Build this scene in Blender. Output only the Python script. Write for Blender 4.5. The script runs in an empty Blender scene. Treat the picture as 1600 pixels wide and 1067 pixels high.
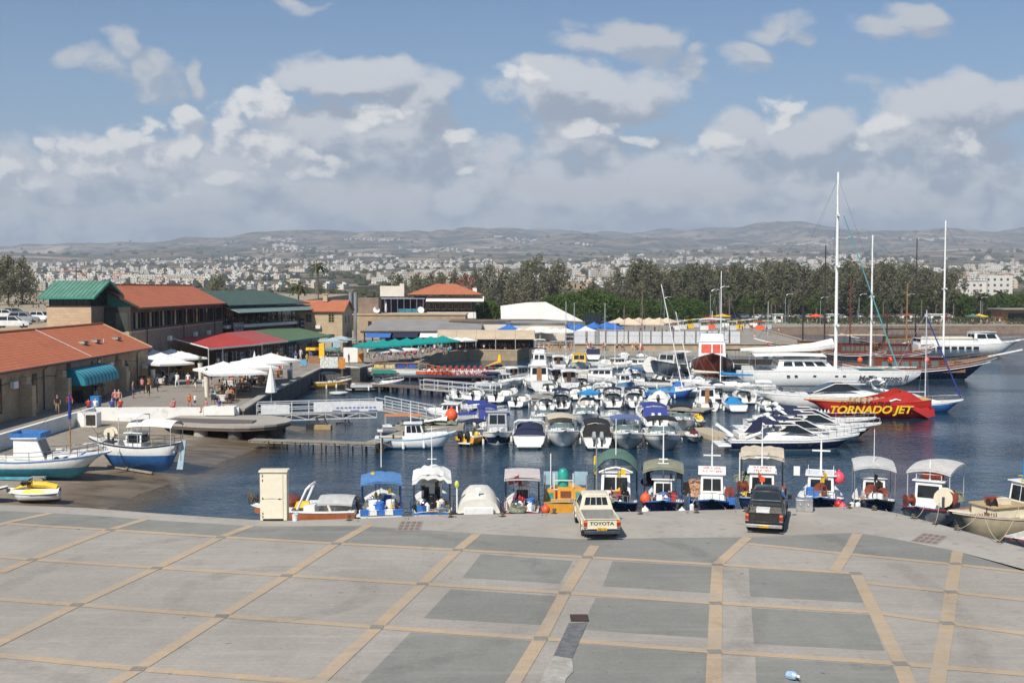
import bpy,bmesh,math,random
from mathutils import Vector,Matrix,noise
random.seed(7)
R=math.radians
scene=bpy.context.scene
COL=scene.collection
# ------------------------------------------------------------------ camera
HAZE_DENSITY=1.1e-4
F_PX,HORIZON,EYE=1720.0,450.0,12.8
PITCH=math.atan((533.5-HORIZON)/F_PX)
cam_d=bpy.data.cameras.new('camera')
cam_d.sensor_width=36.0
cam_d.lens=36.0*F_PX/1600.0
cam_d.clip_start,cam_d.clip_end=0.5,60000.0
cam=bpy.data.objects.new('camera',cam_d)
COL.objects.link(cam)
cam.location=(0,0,EYE)
cam.rotation_euler=(R(90)-PITCH,0,0)
scene.camera=cam
scene.view_settings.view_transform='Standard'
scene.view_settings.look='None'
scene.view_settings.gamma=1.0
scene.view_settings.exposure=0.35
scene.cycles.max_bounces=6
scene.cycles.transparent_max_bounces=8
scene.cycles.volume_bounces=0
# ------------------------------------------------------------------ sun and sky
SUN_EL,SUN_AZ=R(46),math.atan2(-0.45,-0.89)
sun_dir=Vector((math.sin(SUN_AZ)*math.cos(SUN_EL),math.cos(SUN_AZ)*math.cos(SUN_EL),math.sin(SUN_EL)))
sun_d=bpy.data.lights.new('sun','SUN')
sun_d.energy,sun_d.angle,sun_d.color=4.3,R(0.5),(1.0,0.93,0.82)
sun=bpy.data.objects.new('sun',sun_d)
COL.objects.link(sun)
sun.rotation_euler=(-sun_dir).to_track_quat('-Z','Y').to_euler()
world=bpy.data.worlds.new('World')
scene.world=world
world.use_nodes=True
SKY_STRENGTH=0.07
world.cycles.sampling_method='MANUAL'
world.cycles.sample_map_resolution=256
class NT:
 """tiny node-tree writer"""
 def __init__(s,tree):
  s.t=tree;s.n=tree.nodes;s.l=tree.links
 def add(s,typ,**kw):
  nd=s.n.new(typ)
  for k,v in kw.items():
   setattr(nd,k,v)
  return nd
 def put(s,sock,val):
  if hasattr(val,'is_output')or isinstance(val,bpy.types.NodeSocket):
   s.l.new(val,sock)
  elif val is not None:
   try:
    sock.default_value=val
   except Exception:
    sock.default_value=(val[0],val[1],val[2],1.0)
 def m(s,op,a,b=None,c=None,clamp=False):
  nd=s.add('ShaderNodeMath',operation=op,use_clamp=clamp)
  for i,x in enumerate((a,b,c)):
   if x is not None:
    s.put(nd.inputs[i],x)
  return nd.outputs[0]
 def mix(s,f,a,b,blend='MIX'):
  nd=s.add('ShaderNodeMix',data_type='RGBA',blend_type=blend)
  s.put(nd.inputs[0],f)
  for i,x in((6,a),(7,b)):
   if isinstance(x,tuple)and len(x)==3:
    x=x+(1.0,)
   s.put(nd.inputs[i],x)
  return nd.outputs[2]
 def ramp(s,f,a,b,c=0.0,d=1.0,smooth=True):
  nd=s.add('ShaderNodeMapRange',interpolation_type='SMOOTHSTEP' if smooth else 'LINEAR')
  nd.clamp=True
  for i,x in enumerate((f,a,b,c,d)):
   s.put(nd.inputs[i],x)
  return nd.outputs[0]
 def noise(s,vec,scale,detail=4,rough=0.55,dist=0.0):
  nd=s.add('ShaderNodeTexNoise')
  if vec is not None:
   s.l.new(vec,nd.inputs['Vector'])
  nd.inputs['Scale'].default_value=scale
  nd.inputs['Detail'].default_value=detail
  nd.inputs['Roughness'].default_value=rough
  nd.inputs['Distortion'].default_value=dist
  return nd.outputs[0]
 def mapping(s,vec,scale=(1,1,1),loc=(0,0,0),rot=(0,0,0)):
  nd=s.add('ShaderNodeMapping')
  s.l.new(vec,nd.inputs[0])
  nd.inputs['Location'].default_value=loc
  nd.inputs['Rotation'].default_value=rot
  nd.inputs['Scale'].default_value=scale
  return nd.outputs[0]
def cloud_group(name,blobs,n_scale,n_amp,seed,warp,detail):
 """density field of a bank of clouds over (u, v) = (x/y, z/y) of the sky direction; blobs in hundredths of u, v"""
 g=bpy.data.node_groups.new(name,'ShaderNodeTree')
 g.interface.new_socket('p',in_out='INPUT',socket_type='NodeSocketVector')
 g.interface.new_socket('d',in_out='OUTPUT',socket_type='NodeSocketFloat')
 T=NT(g)
 gi,go=T.add('NodeGroupInput'),T.add('NodeGroupOutput')
 sh=T.mapping(gi.outputs[0],loc=(seed,seed*0.37,0.0),scale=(1.0,1.5,1.0))
 wn=T.add('ShaderNodeTexNoise',noise_dimensions='2D')
 T.l.new(sh,wn.inputs['Vector'])
 wn.inputs['Scale'].default_value=n_scale*0.6
 wn.inputs['Detail'].default_value=2
 wv=T.add('ShaderNodeVectorMath',operation='SUBTRACT')
 T.l.new(wn.outputs['Color'],wv.inputs[0]);wv.inputs[1].default_value=(0.5,0.5,0.5)
 ws=T.add('ShaderNodeVectorMath',operation='MULTIPLY_ADD')
 T.l.new(wv.outputs[0],ws.inputs[0]);ws.inputs[1].default_value=(warp,warp*0.8,0)
 T.l.new(gi.outputs[0],ws.inputs[2])
 sep=T.add('ShaderNodeSeparateXYZ')
 T.l.new(ws.outputs[0],sep.inputs[0])
 best=None
 for(px,py,rx,ry,wgt)in blobs:
  a=T.m('MULTIPLY_ADD',sep.outputs[0],F_PX/rx,-(px-800)/rx)
  b=T.m('MULTIPLY_ADD',sep.outputs[1],F_PX/ry,-(450-py)/ry)
  d=T.m('SUBTRACT',wgt,T.m('MULTIPLY_ADD',a,a,T.m('MULTIPLY',b,b)))
  best=d if best is None else T.m('SMOOTH_MAX',best,d,0.25)
 n=T.add('ShaderNodeTexNoise',noise_dimensions='2D')
 T.l.new(sh,n.inputs['Vector'])
 n.inputs['Scale'].default_value=n_scale
 n.inputs['Detail'].default_value=detail
 n.inputs['Roughness'].default_value=0.63
 bl=T.add('ShaderNodeTexNoise',noise_dimensions='2D',noise_type='RIDGED_MULTIFRACTAL',normalize=False)
 T.l.new(ws.outputs[0],bl.inputs['Vector'])
 bl.inputs['Scale'].default_value=n_scale*0.8
 bl.inputs['Detail'].default_value=3
 bl.inputs['Roughness'].default_value=0.5
 bl.inputs['Offset'].default_value=1.0
 bl.inputs['Gain'].default_value=1.0
 puff=T.m('MULTIPLY_ADD',T.m('MINIMUM',bl.outputs[0],2.0),-n_amp*0.30,n_amp*0.36)
 tot=T.m('ADD',T.m('MULTIPLY_ADD',T.m('SUBTRACT',n.outputs[0],0.5),n_amp*1.9,best),puff)
 T.l.new(tot,go.inputs[0])
 return g
def build_sky():
 T=NT(world.node_tree)
 T.n.clear()
 out=T.add('ShaderNodeOutputWorld')
 bg=T.add('ShaderNodeBackground')
 bg.inputs['Strength'].default_value=SKY_STRENGTH
 sky=T.add('ShaderNodeTexSky',sky_type='NISHITA')
 sky.sun_disc=False
 sky.sun_elevation=SUN_EL
 sky.sun_rotation=SUN_AZ
 sky.altitude=0
 sky.air_density,sky.dust_density,sky.ozone_density=1.0,1.2,2.0
 tc=T.add('ShaderNodeTexCoord')
 sx=T.add('ShaderNodeSeparateXYZ')
 T.l.new(tc.outputs['Generated'],sx.inputs[0])
 ay=T.m('MAXIMUM',T.m('ABSOLUTE',sx.outputs[1]),0.12)
 u=T.m('DIVIDE',sx.outputs[0],ay)
 v=T.m('DIVIDE',sx.outputs[2],ay)
 cv=T.add('ShaderNodeCombineXYZ')
 T.l.new(u,cv.inputs[0]);T.l.new(v,cv.inputs[1])
 P=cv.outputs[0]
 def shifted(dx,dy):
  return T.mapping(P,loc=(dx,dy,0))
 def dens(g,vec):
  nd=T.add('ShaderNodeGroup');nd.node_tree=g
  T.l.new(vec,nd.inputs[0])
  return nd.outputs[0]
 def layer(base,g,lo,hi,amax,dark,lite,spread,off=(-0.014,0.016),base_dark=0.5):
  d0=dens(g,P)
  d1=dens(g,shifted(*off))
  a=T.m('MULTIPLY',T.ramp(d0,lo,hi),amax)
  lit=T.ramp(T.m('SUBTRACT',d0,d1),-spread*base_dark,spread)
  c=T.mix(lit,tuple(x/SKY_STRENGTH for x in dark),tuple(x/SKY_STRENGTH for x in lite))
  return T.mix(a,base,c)
 # the blue of the sky, a little milkier toward the horizon
 blue=T.mix(1.0,sky.outputs[0],SKY_TINT,'MULTIPLY')
 milky=T.ramp(v,0.30,0.0,0.0,0.75)
 col=T.mix(milky,blue,tuple(x/SKY_STRENGTH for x in(0.27,0.36,0.47)))
 thin=cloud_group('thin clouds',[
  (150,100,60,30,0.7),(205,75,40,34,0.8),(240,125,70,40,0.85),(320,120,24,26,0.6),(1225,48,58,26,0.85),(1175,95,45,24,0.85),
  (1410,45,85,30,1.15),(985,75,90,34,1.1),(1350,130,40,22,0.4),(1060,110,60,30,0.7),(470,15,60,14,0.4),(930,45,50,14,0.4)],24.0,1.15,3.1,0.06,10)
 col=layer(col,thin,-0.15,1.0,0.88,(0.30,0.34,0.41),(0.47,0.48,0.495),0.7)
 bank=cloud_group('grey bank',[
  (800,355,1700,125,1.3),(130,300,170,60,1.0),(330,285,190,70,1.1),(600,235,170,80,1.15),(555,125,125,34,1.25),(660,145,60,40,1.0),(450,130,60,26,.8),(760,260,80,60,0.7),
  (920,145,135,48,1.3),(840,118,60,30,0.9),(900,225,100,46,0.9),(1270,205,85,40,1.15),(1160,230,90,50,0.9),(1500,165,105,44,1.25),(1390,215,90,50,0.9),(1560,160,70,36,1.1),(1480,240,120,50,1.0)],
  21.0,0.95,11.7,0.05,11)
 col=layer(col,bank,-0.12,0.75,0.94,(0.255,0.29,0.35),(0.54,0.545,0.56),0.66,(-0.014,0.024))
 white=cloud_group('sunlit cumulus',[
  (15,275,48,36,1.0),(85,240,20,30,0.7),(150,250,60,36,1.0),(210,222,42,30,1.0),(300,205,32,46,1.05),(262,255,60,28,0.9),
  (415,170,40,34,1.05),(375,205,40,44,1.0),(420,235,70,48,1.05),(490,270,55,22,0.9),(350,290,70,18,0.7),(600,185,66,22,.85),
  (712,222,34,24,0.75),(735,255,20,12,.7),(925,205,60,22,0.7),(1000,230,34,14,0.55),(1225,183,40,30,.85),(1372,205,42,28,.85),(1505,232,32,22,0.65),(1110,230,40,24,0.8),(815,130,50,30,.75)],32.0,1.6,5.3,0.045,11)
 col=layer(col,white,-0.2,0.95,0.9,(0.36,0.385,0.43),(0.74,0.72,0.685),0.8,(-0.009,0.010),0.7)
 low=cloud_group('low veil',[(250,335,180,20,0.8),(330,360,120,14,0.8),(560,305,130,26,0.8),(880,300,170,24,0.8),(600,330,90,20,.7),
  (1100,300,110,24,0.8),(1420,320,140,20,0.7),(60,330,120,16,0.7),(780,345,220,16,0.6),(1180,345,160,16,.6)],15.0,0.9,8.8,0.05,8)
 col=T.mix(T.m('MULTIPLY',T.ramp(dens(low,P),-0.3,0.9),0.7),col,tuple(x/SKY_STRENGTH for x in(0.50,0.49,0.485)))
 T.l.new(col,bg.inputs['Color'])
 T.l.new(bg.outputs[0],out.inputs[0])
SKY_TINT=(0.74,0.95,1.12,1.0)
build_sky()
# ------------------------------------------------------------------ pixel -> world
def ray(px,py):
 x,y=(px-800.0)/F_PX,(533.5-py)/F_PX
 return Vector((x,math.cos(PITCH)+y*math.sin(PITCH),-math.sin(PITCH)+y*math.cos(PITCH)))
def gp(px,py,z=0.0):
 """the point of the level z seen at a photo pixel"""
 d=ray(px,py)
 t=(z-EYE)/d.z
 return Vector((d.x*t,d.y*t,z))
def dp(px,py,Y):
 """the point at distance Y seen at a photo pixel"""
 d=ray(px,py)
 t=Y/d.y
 return Vector((d.x*t,Y,EYE+d.z*t))
def px_x(px,Y):
 return(px-800.0)/F_PX*Y*(1.0/(math.cos(PITCH)))*math.cos(PITCH)
# ------------------------------------------------------------------ materials
MATS={}
def new_mat(name):
 m=bpy.data.materials.new(name)
 m.use_nodes=True
 m.node_tree.nodes.clear()
 T=NT(m.node_tree)
 out=T.add('ShaderNodeOutputMaterial')
 b=T.add('ShaderNodeBsdfPrincipled')
 T.l.new(b.outputs[0],out.inputs[0])
 return m,T,b
def bump(T,b,h,strength,dist):
 nd=T.add('ShaderNodeBump')
 nd.inputs['Strength'].default_value=strength
 nd.inputs['Distance'].default_value=dist
 T.l.new(h,nd.inputs['Height'])
 T.l.new(nd.outputs[0],b.inputs['Normal'])
def pt(col,rough=0.5,metal=0.0,var=0.12,scale=3.0,bmp=0.0,coat=0.0,name=None,dirt=None):
 """plain painted / cloth / metal surface with slight uneven wear"""
 key=(col,rough,metal,var,scale,bmp,coat,dirt)
 if key in MATS:
  return MATS[key]
 m,T,b=new_mat(name or 'surface')
 tc=T.add('ShaderNodeTexCoord')
 n=T.noise(tc.outputs['Object'],scale,5,0.6)
 lo=tuple(c*(1-var)for c in col);hi=tuple(min(1,c*(1+var*0.7))for c in col)
 f=T.ramp(n,0.3,0.7)
 c=T.mix(f,lo,hi)
 if dirt:
  n2=T.noise(T.mapping(tc.outputs['Object'],scale=(1,1,0.25)),scale*2.3,6,0.7)
  c=T.mix(T.ramp(n2,0.52,0.75,0,dirt[3]),c,dirt[:3])
 T.l.new(c,b.inputs['Base Color'])
 b.inputs['Metallic'].default_value=metal
 T.l.new(T.ramp(n,0.2,0.8,max(0.02,rough-0.08),min(1,rough+0.1)),b.inputs['Roughness'])
 b.inputs['Coat Weight'].default_value=coat
 if bmp:
  bump(T,b,T.noise(tc.outputs['Object'],scale*6,4,0.6),bmp,0.02)
 MATS[key]=m
 return m
RUST=(0.20,0.11,0.06,0.35)
GRIME=(0.28,0.25,0.20,0.35)
gel=pt((0.80,0.80,0.78),0.28,coat=0.3,var=0.05,dirt=(0.45,0.42,0.36,0.22),name='white gelcoat')
gel_old=pt((0.72,0.72,0.69),0.4,var=0.08,dirt=(0.40,0.34,0.26,0.4),name='old white boat paint')
deckm=pt((0.66,0.65,0.61),0.6,var=0.1,dirt=GRIME,name='pale deck paint')
cream=pt((0.70,0.63,0.48),0.45,var=0.06,dirt=(0.40,0.33,0.22,0.25),name='cream paint')
navy=pt((0.012,0.018,0.06),0.25,coat=0.3,var=0.1,name='navy paint')
navyc=pt((0.014,0.019,0.055),0.85,var=0.2,bmp=0.2,name='navy canvas')
royal=pt((0.025,0.045,0.24),0.8,var=0.15,bmp=0.2,name='royal blue canvas')
bluec=pt((0.03,0.14,0.45),0.8,var=0.15,bmp=0.2,name='bright blue canvas')
azure=pt((0.02,0.22,0.50),0.7,var=0.15,bmp=0.2,name='azure canvas')
mblue=pt((0.03,0.15,0.42),0.5,var=0.2,dirt=(0.25,0.28,0.3,0.35),name='mid blue boat paint')
lblue=pt((0.16,0.36,0.60),0.5,var=0.15,dirt=(0.4,0.4,0.4,0.3),name='light blue boat paint')
aqua=pt((0.06,0.32,0.44),0.6,var=0.2,dirt=(0.30,0.36,0.30,0.5),name='turquoise bottom paint')
blackm=pt((0.012,0.012,0.014),0.4,name='black plastic')
blackc=pt((0.012,0.012,0.013),0.85,bmp=0.2,name='black canvas')
beigec=pt((0.52,0.45,0.34),0.85,bmp=0.2,name='beige canvas')
greyc=pt((0.42,0.42,0.42),0.85,bmp=0.2,name='grey canvas')
whitec=pt((0.74,0.73,0.70),0.8,var=0.07,bmp=0.25,name='white canvas')
greenc=pt((0.09,0.17,0.13),0.85,bmp=0.2,name='dull green canvas')
olivec=pt((0.24,0.24,0.17),0.85,bmp=0.3,var=0.2,name='faded olive canvas')
teal=pt((0.00,0.24,0.22),0.8,bmp=0.2,name='teal canvas')
redm=pt((0.43,0.024,0.018),0.35,var=0.08,coat=0.2,name='red paint')
redc=pt((0.45,0.035,0.03),0.8,name='red canvas')
orange=pt((0.75,0.10,0.03),0.5,name='orange plastic')
pinkm=pt((0.75,0.09,0.12),0.45,name='pink buoy plastic')
yellow=pt((0.80,0.50,0.02),0.45,name='yellow plastic')
ochre=pt((0.62,0.30,0.03),0.5,var=0.12,dirt=GRIME,name='orange yellow boat paint')
mahog=pt((0.16,0.035,0.018),0.35,var=0.2,coat=0.2,name='dark mahogany')
wood=pt((0.30,0.15,0.065),0.5,var=0.25,scale=5,name='varnished wood')
greywood=pt((0.30,0.27,0.22),0.85,var=0.2,scale=4,bmp=0.3,name='weathered planks')
steel=pt((0.55,0.56,0.57),0.35,metal=0.8,name='galvanised steel')
alum=pt((0.66,0.67,0.68),0.45,metal=0.4,name='pale aluminium')
darksteel=pt((0.05,0.06,0.08),0.5,metal=0.3,dirt=RUST,name='dark painted steel')
rope=pt((0.36,0.30,0.20),0.95,name='rope')
rubber=pt((0.015,0.015,0.016),0.8,name='rubber')
netm=pt((0.45,0.27,0.17),0.95,var=0.4,scale=14,bmp=0.8,name='orange brown fishing net')
netg=pt((0.20,0.22,0.16),0.95,var=0.5,scale=14,bmp=0.8,name='green brown fishing net')
bottomred=pt((0.13,0.03,0.03),0.6,var=0.2,name='red antifouling')
bottomblu=pt((0.02,0.05,0.14),0.6,var=0.2,name='blue antifouling')
hullgrey=pt((0.33,0.35,0.37),0.4,var=0.1,dirt=GRIME,name='grey boat paint')
def glass_mat(name,col,rough=0.06):
 m,T,b=new_mat(name)
 b.inputs['Base Color'].default_value=col+(1,)
 b.inputs['Roughness'].default_value=rough
 b.inputs['IOR'].default_value=1.5
 return m
glass=glass_mat('tinted glass',(0.016,0.020,0.024))
gglass=glass_mat('pale green glass',(0.10,0.15,0.15))
# ------------------------------------------------------------------ mesh builder
class MB:
 def __init__(s):
  s.v=[];s.f=[];s.mi=[];s.cur=0
 def use(s,i):
  s.cur=i;return s
 def face(s,idx):
  s.f.append(tuple(idx));s.mi.append(s.cur)
 def poly(s,pts):
  k=len(s.v);s.v+=[tuple(p)for p in pts];s.face(range(k,k+len(pts)));return s
 def grid(s,rows,closed=False,caps=False):
  k=len(s.v);n=len(rows[0])
  for r in rows:
   s.v+=[tuple(p)for p in r]
  for i in range(len(rows)-1):
   for j in range(n if closed else n-1):
    a,b=k+i*n+j,k+i*n+(j+1)%n
    s.face((a,b,b+n,a+n))
  if caps:
   s.face([k+j for j in range(n)][::-1])
   s.face([k+(len(rows)-1)*n+j for j in range(n)])
  return s
 def box(s,c,d,rz=0.0,top=1.0,rx=0.0):
  hx,hy,hz=d[0]/2,d[1]/2,d[2]/2
  M=Matrix.Translation(c)@Matrix.Rotation(rz,4,'Z')@Matrix.Rotation(rx,4,'X')
  P=[M@Vector((x*hx*(top if z>0 else 1),y*hy*(top if z>0 else 1),z*hz))for z in(-1,1)for x,y in((-1,-1),(1,-1),(1,1),(-1,1))]
  k=len(s.v);s.v+=[tuple(p)for p in P]
  for q in((3,2,1,0),(4,5,6,7),(0,1,5,4),(1,2,6,5),(2,3,7,6),(3,0,4,7)):
   s.face([k+i for i in q])
  return s
 def beam(s,p,q,w,h=None):
  """rectangular bar from p to q"""
  p,q=Vector(p),Vector(q);d=(q-p).normalized();h=h or w
  up=Vector((0,0,1))if abs(d.z)<0.95 else Vector((0,1,0))
  a=d.cross(up).normalized()*w/2;b=a.cross(d).normalized()*h/2
  s.grid([[p+a+b,p-a+b,p-a-b,p+a-b],[q+a+b,q-a+b,q-a-b,q+a-b]],True,True)
  return s
 def cyl(s,p,q,r0,r1=None,n=8):
  p,q=Vector(p),Vector(q);r1=r0 if r1 is None else r1
  d=(q-p).normalized();up=Vector((0,0,1))if abs(d.z)<0.95 else Vector((1,0,0))
  a=d.cross(up).normalized();b=d.cross(a)
  ring=lambda c,r:[c+(a*math.cos(2*math.pi*i/n)+b*math.sin(2*math.pi*i/n))*r for i in range(n)]
  s.grid([ring(p,r0),ring(q,r1)],True,True)
  return s
 def tube(s,pts,r,n=5,r1=None):
  pts=[Vector(p)for p in pts];rows=[]
  for i,p in enumerate(pts):
   d=(pts[min(i+1,len(pts)-1)]-pts[max(i-1,0)]).normalized()
   up=Vector((0,0,1))if abs(d.z)<0.9 else Vector((1,0,0))
   a=d.cross(up).normalized();b=d.cross(a)
   rr=r if r1 is None else r+(r1-r)*i/(len(pts)-1)
   rows.append([p+(a*math.cos(2*math.pi*k/n)+b*math.sin(2*math.pi*k/n))*rr for k in range(n)])
  return s.grid(rows,True,True)
 def prism(s,poly,z0,z1):
  k=len(s.v);n=len(poly)
  s.v+=[(p[0],p[1],z0)for p in poly]+[(p[0],p[1],z1)for p in poly]
  s.face(range(k+n-1,k-1,-1));s.face(range(k+n,k+2*n))
  for i in range(n):
   j=(i+1)%n
   s.face((k+i,k+j,k+n+j,k+n+i))
  return s
 def lathe(s,prof,c=(0,0,0),n=12,sx=1.0,sy=1.0):
  rows=[[(c[0]+r*sx*math.cos(2*math.pi*i/n),c[1]+r*sy*math.sin(2*math.pi*i/n),c[2]+z)for i in range(n)]for r,z in prof]
  return s.grid(rows,True,True)
 def ball(s,c,r,n=10,m=6):
  rx,ry,rz=r if isinstance(r,tuple)else(r,r,r)
  prof=[(max(0.02,math.sin(math.pi*i/m)),-math.cos(math.pi*i/m)*rz)for i in range(m+1)]
  return s.lathe(prof,c,n,rx,ry)
 def panel(s,q,u0,u1,v0,v1,th=0.012):
  """thin plate lying proud on the quad q = (bottom left, bottom right, top right, top left)"""
  q=[Vector(p)for p in q]
  f=lambda u,v:(q[0]*(1-u)+q[1]*u)*(1-v)+(q[3]*(1-u)+q[2]*u)*v
  nrm=(q[1]-q[0]).cross(q[3]-q[0]).normalized()
  c=[f(u0,v0),f(u1,v0),f(u1,v1),f(u0,v1)]
  s.grid([[p-nrm*0.004 for p in c],[p+nrm*th for p in c]],True,True)
  return s
 def sheet(s,rows,th=0.03):
  """a cloth-like sheet with thickness, given as a grid of points (upper side)"""
  n=len(rows[0]);m=len(rows);k=len(s.v)
  for r in rows:
   s.v+=[tuple(p)for p in r]
  for r in rows:
   s.v+=[(p[0],p[1],p[2]-th)for p in r]
  o=n*m
  for i in range(m-1):
   for j in range(n-1):
    a=k+i*n+j
    s.face((a,a+1,a+n+1,a+n));s.face((a+o,a+n+o,a+n+1+o,a+1+o))
  for i in range(m-1):
   for j in(0,n-1):
    a=k+i*n+j
    s.face((a,a+n,a+n+o,a+o))
  for j in range(n-1):
   for i in(0,m-1):
    a=k+i*n+j
    s.face((a,a+1,a+1+o,a+o))
  return s
 def build(s,name,mats,parent=None,smooth=30,bev=0.0,loc=None):
  me=bpy.data.meshes.new(name)
  me.from_pydata(s.v,[],s.f)
  if not isinstance(mats,(list,tuple)):
   mats=[mats]
  for m in mats:
   me.materials.append(m)
  me.polygons.foreach_set('material_index',s.mi)
  bm=bmesh.new();bm.from_mesh(me)
  bmesh.ops.remove_doubles(bm,verts=bm.verts,dist=0.0005)
  bmesh.ops.recalc_face_normals(bm,faces=bm.faces)
  bm.to_mesh(me);bm.free()
  if smooth:
   me.polygons.foreach_set('use_smooth',[True]*len(me.polygons))
   me.set_sharp_from_angle(angle=R(smooth))
  o=bpy.data.objects.new(name,me)
  COL.objects.link(o)
  if parent is not None:
   o.parent=parent
  if loc is not None:
   o.location=loc
  if bev:
   md=o.modifiers.new('bevel','BEVEL');md.width=bev;md.segments=2;md.limit_method='ANGLE'
  return o
def tag(o,label,cat,group=None,kind=None):
 if label:o['label']=label
 if cat:o['category']=cat
 if group:o['group']=group
 if kind:o['kind']=kind
 return o
def struct(o,label=None):
 o['kind']='structure'
 if label:o['label']=label
 return o
def thing(name,label,cat,loc=(0,0,0),rz=0.0,group=None):
 o=bpy.data.objects.new(name,None)
 COL.objects.link(o)
 o.empty_display_size=0.3
 o.location=loc;o.rotation_euler=(0,0,rz)
 return tag(o,label,cat,group)
def copy_tree(o,loc=None,rz=None,label=None,group=None,scale=None,parent=None):
 c=o.copy();COL.objects.link(c)
 if parent is not None:c.parent=parent
 if loc is not None:c.location=loc
 if rz is not None:c.rotation_euler=(0,0,rz)
 if scale is not None:c.scale=scale if isinstance(scale,tuple)else(scale,)*3
 if label:c['label']=label
 if group:c['group']=group
 for ch in o.children:
  copy_tree(ch,parent=c)
 return c
def text_obj(name,body,size,mat,parent,M,shear=0.0,extrude=0.004,sx=1.0,bold=0.0):
 cu=bpy.data.curves.new(name,'FONT')
 cu.body=body;cu.size=size;cu.extrude=extrude;cu.shear=shear;cu.offset=bold
 cu.align_x='CENTER';cu.align_y='CENTER'
 t=bpy.data.objects.new(name,cu)
 COL.objects.link(t)
 dg=bpy.context.evaluated_depsgraph_get()
 me=bpy.data.meshes.new_from_object(t.evaluated_get(dg))
 bpy.data.objects.remove(t);bpy.data.curves.remove(cu)
 me.materials.clear();me.materials.append(mat)
 me.transform(M@Matrix.Diagonal((sx,1,1,1)))
 o=bpy.data.objects.new(name,me)
 COL.objects.link(o)
 if parent is not None:o.parent=parent
 return o
def facing(loc,right,up):
 """matrix whose x runs along right and y along up at loc"""
 r=Vector(right).normalized();u=Vector(up).normalized();n=r.cross(u)
 M=Matrix((r,u,n)).transposed().to_4x4();M.translation=loc
 return M
# ------------------------------------------------------------------ materials of the setting
def world_pos(T):
 return T.add('ShaderNodeNewGeometry').outputs['Position']
def paving_mat(name,c1,c2,stain,scale,rot=0.0,line=0.55,fade=None):
 m,T,b=new_mat(name)
 P=T.mapping(world_pos(T),rot=(0,0,rot))
 br=T.add('ShaderNodeTexBrick')
 T.l.new(P,br.inputs['Vector'])
 br.inputs['Scale'].default_value=1.0
 br.inputs['Mortar Size'].default_value=0.012
 br.inputs['Brick Width'].default_value=0.40
 br.inputs['Row Height'].default_value=0.20
 br.inputs['Color1'].default_value=c1+(1,);br.inputs['Color2'].default_value=c2+(1,)
 br.inputs['Mortar'].default_value=tuple(x*line for x in c1)+(1,)
 n1=T.noise(P,0.16,7,0.62);n2=T.noise(P,0.9,6,0.7);n3=T.noise(T.mapping(P,scale=(3,0.35,1)),0.5,5,0.65)
 c=T.mix(T.ramp(n1,0.40,0.62),br.outputs[0],tuple(x*0.84 for x in c2))
 c=T.mix(T.m('MULTIPLY',T.ramp(n3,0.42,0.72),0.45),c,stain)
 n4=T.noise(T.mapping(P,scale=(0.16,1.6,1),rot=(0,0,R(3))),1.2,6,0.7)
 c=T.mix(T.m('MULTIPLY',T.ramp(n4,0.48,0.75),0.5),c,tuple(min(1,x*1.18)for x in c1))
 n5=T.add('ShaderNodeTexWave',wave_type='RINGS',rings_direction='Z');T.l.new(T.mapping(P,loc=(9,-41,0)),n5.inputs['Vector']);n5.inputs['Scale'].default_value=.045;n5.inputs['Distortion'].default_value=3.0;n5.inputs['Detail'].default_value=1.0;n5.inputs['Detail Scale'].default_value=.3
 c=T.mix(T.m('MULTIPLY',T.m('MULTIPLY',T.ramp(n5.outputs['Fac'],.93,.995),T.ramp(n2,.35,.6)),.32),c,tuple(x*.45 for x in c2))
 c=T.mix(T.m('MULTIPLY',T.ramp(n2,0.56,0.78),0.55),c,tuple(x*0.62 for x in stain))
 sp=T.noise(P,2.2,2,0.5)
 c=T.mix(T.m('MULTIPLY',T.ramp(sp,0.71,0.76),0.55),c,(0.05,0.045,0.04))
 c=T.mix(T.m('MULTIPLY',T.ramp(T.noise(P,6.0,3,0.6),0.4,0.75),0.25),c,tuple(x*1.25 for x in c1))
 if fade:
  c=T.mix(T.m('MULTIPLY',T.ramp(T.noise(P,0.55,7,0.75),0.42,0.68),0.75),c,fade)
 T.l.new(c,b.inputs['Base Color'])
 b.inputs['Roughness'].default_value=0.9
 bump(T,b,br.outputs['Fac'],-0.12,0.01)
 return m
pave=paving_mat('grey pavers',(0.350,0.318,0.280),(0.322,0.294,0.260),(0.265,0.24,0.21),1,line=.8)
pave_dark=paving_mat('green grey pavers',(0.228,0.224,0.203),(0.210,0.207,0.188),(0.18,0.175,0.16),1,line=.82)
pave_band=paving_mat('ochre pavers',(0.455,0.335,0.220),(0.41,0.315,0.215),(0.33,0.285,0.23),1,line=.85,fade=(0.345,0.295,0.235))
pave_prom=paving_mat('promenade pavers',(0.30,0.265,0.225),(0.265,0.236,0.20),(0.20,0.175,0.15),1)
pave_join=paving_mat('worn joint pavers',(0.245,0.225,0.195),(0.225,0.21,0.185),(0.18,0.165,0.15),1)
def rough_mat(name,c1,c2,c3,s1,s2,bmp=0.4,rough=0.9):
 m,T,b=new_mat(name)
 P=world_pos(T)
 n1=T.noise(P,s1,8,0.62,0.4);n2=T.noise(P,s2,6,0.7)
 c=T.mix(T.ramp(n1,0.36,0.64),c1,c2)
 c=T.mix(T.ramp(n2,0.52,0.72),c,c3)
 T.l.new(c,b.inputs['Base Color'])
 b.inputs['Roughness'].default_value=rough
 if bmp:bump(T,b,n2,bmp,0.05)
 return m
concrete=rough_mat('quay concrete',(0.36,0.335,0.295),(0.31,0.285,0.25),(0.25,0.225,0.19),0.25,1.7,0.2)
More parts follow.
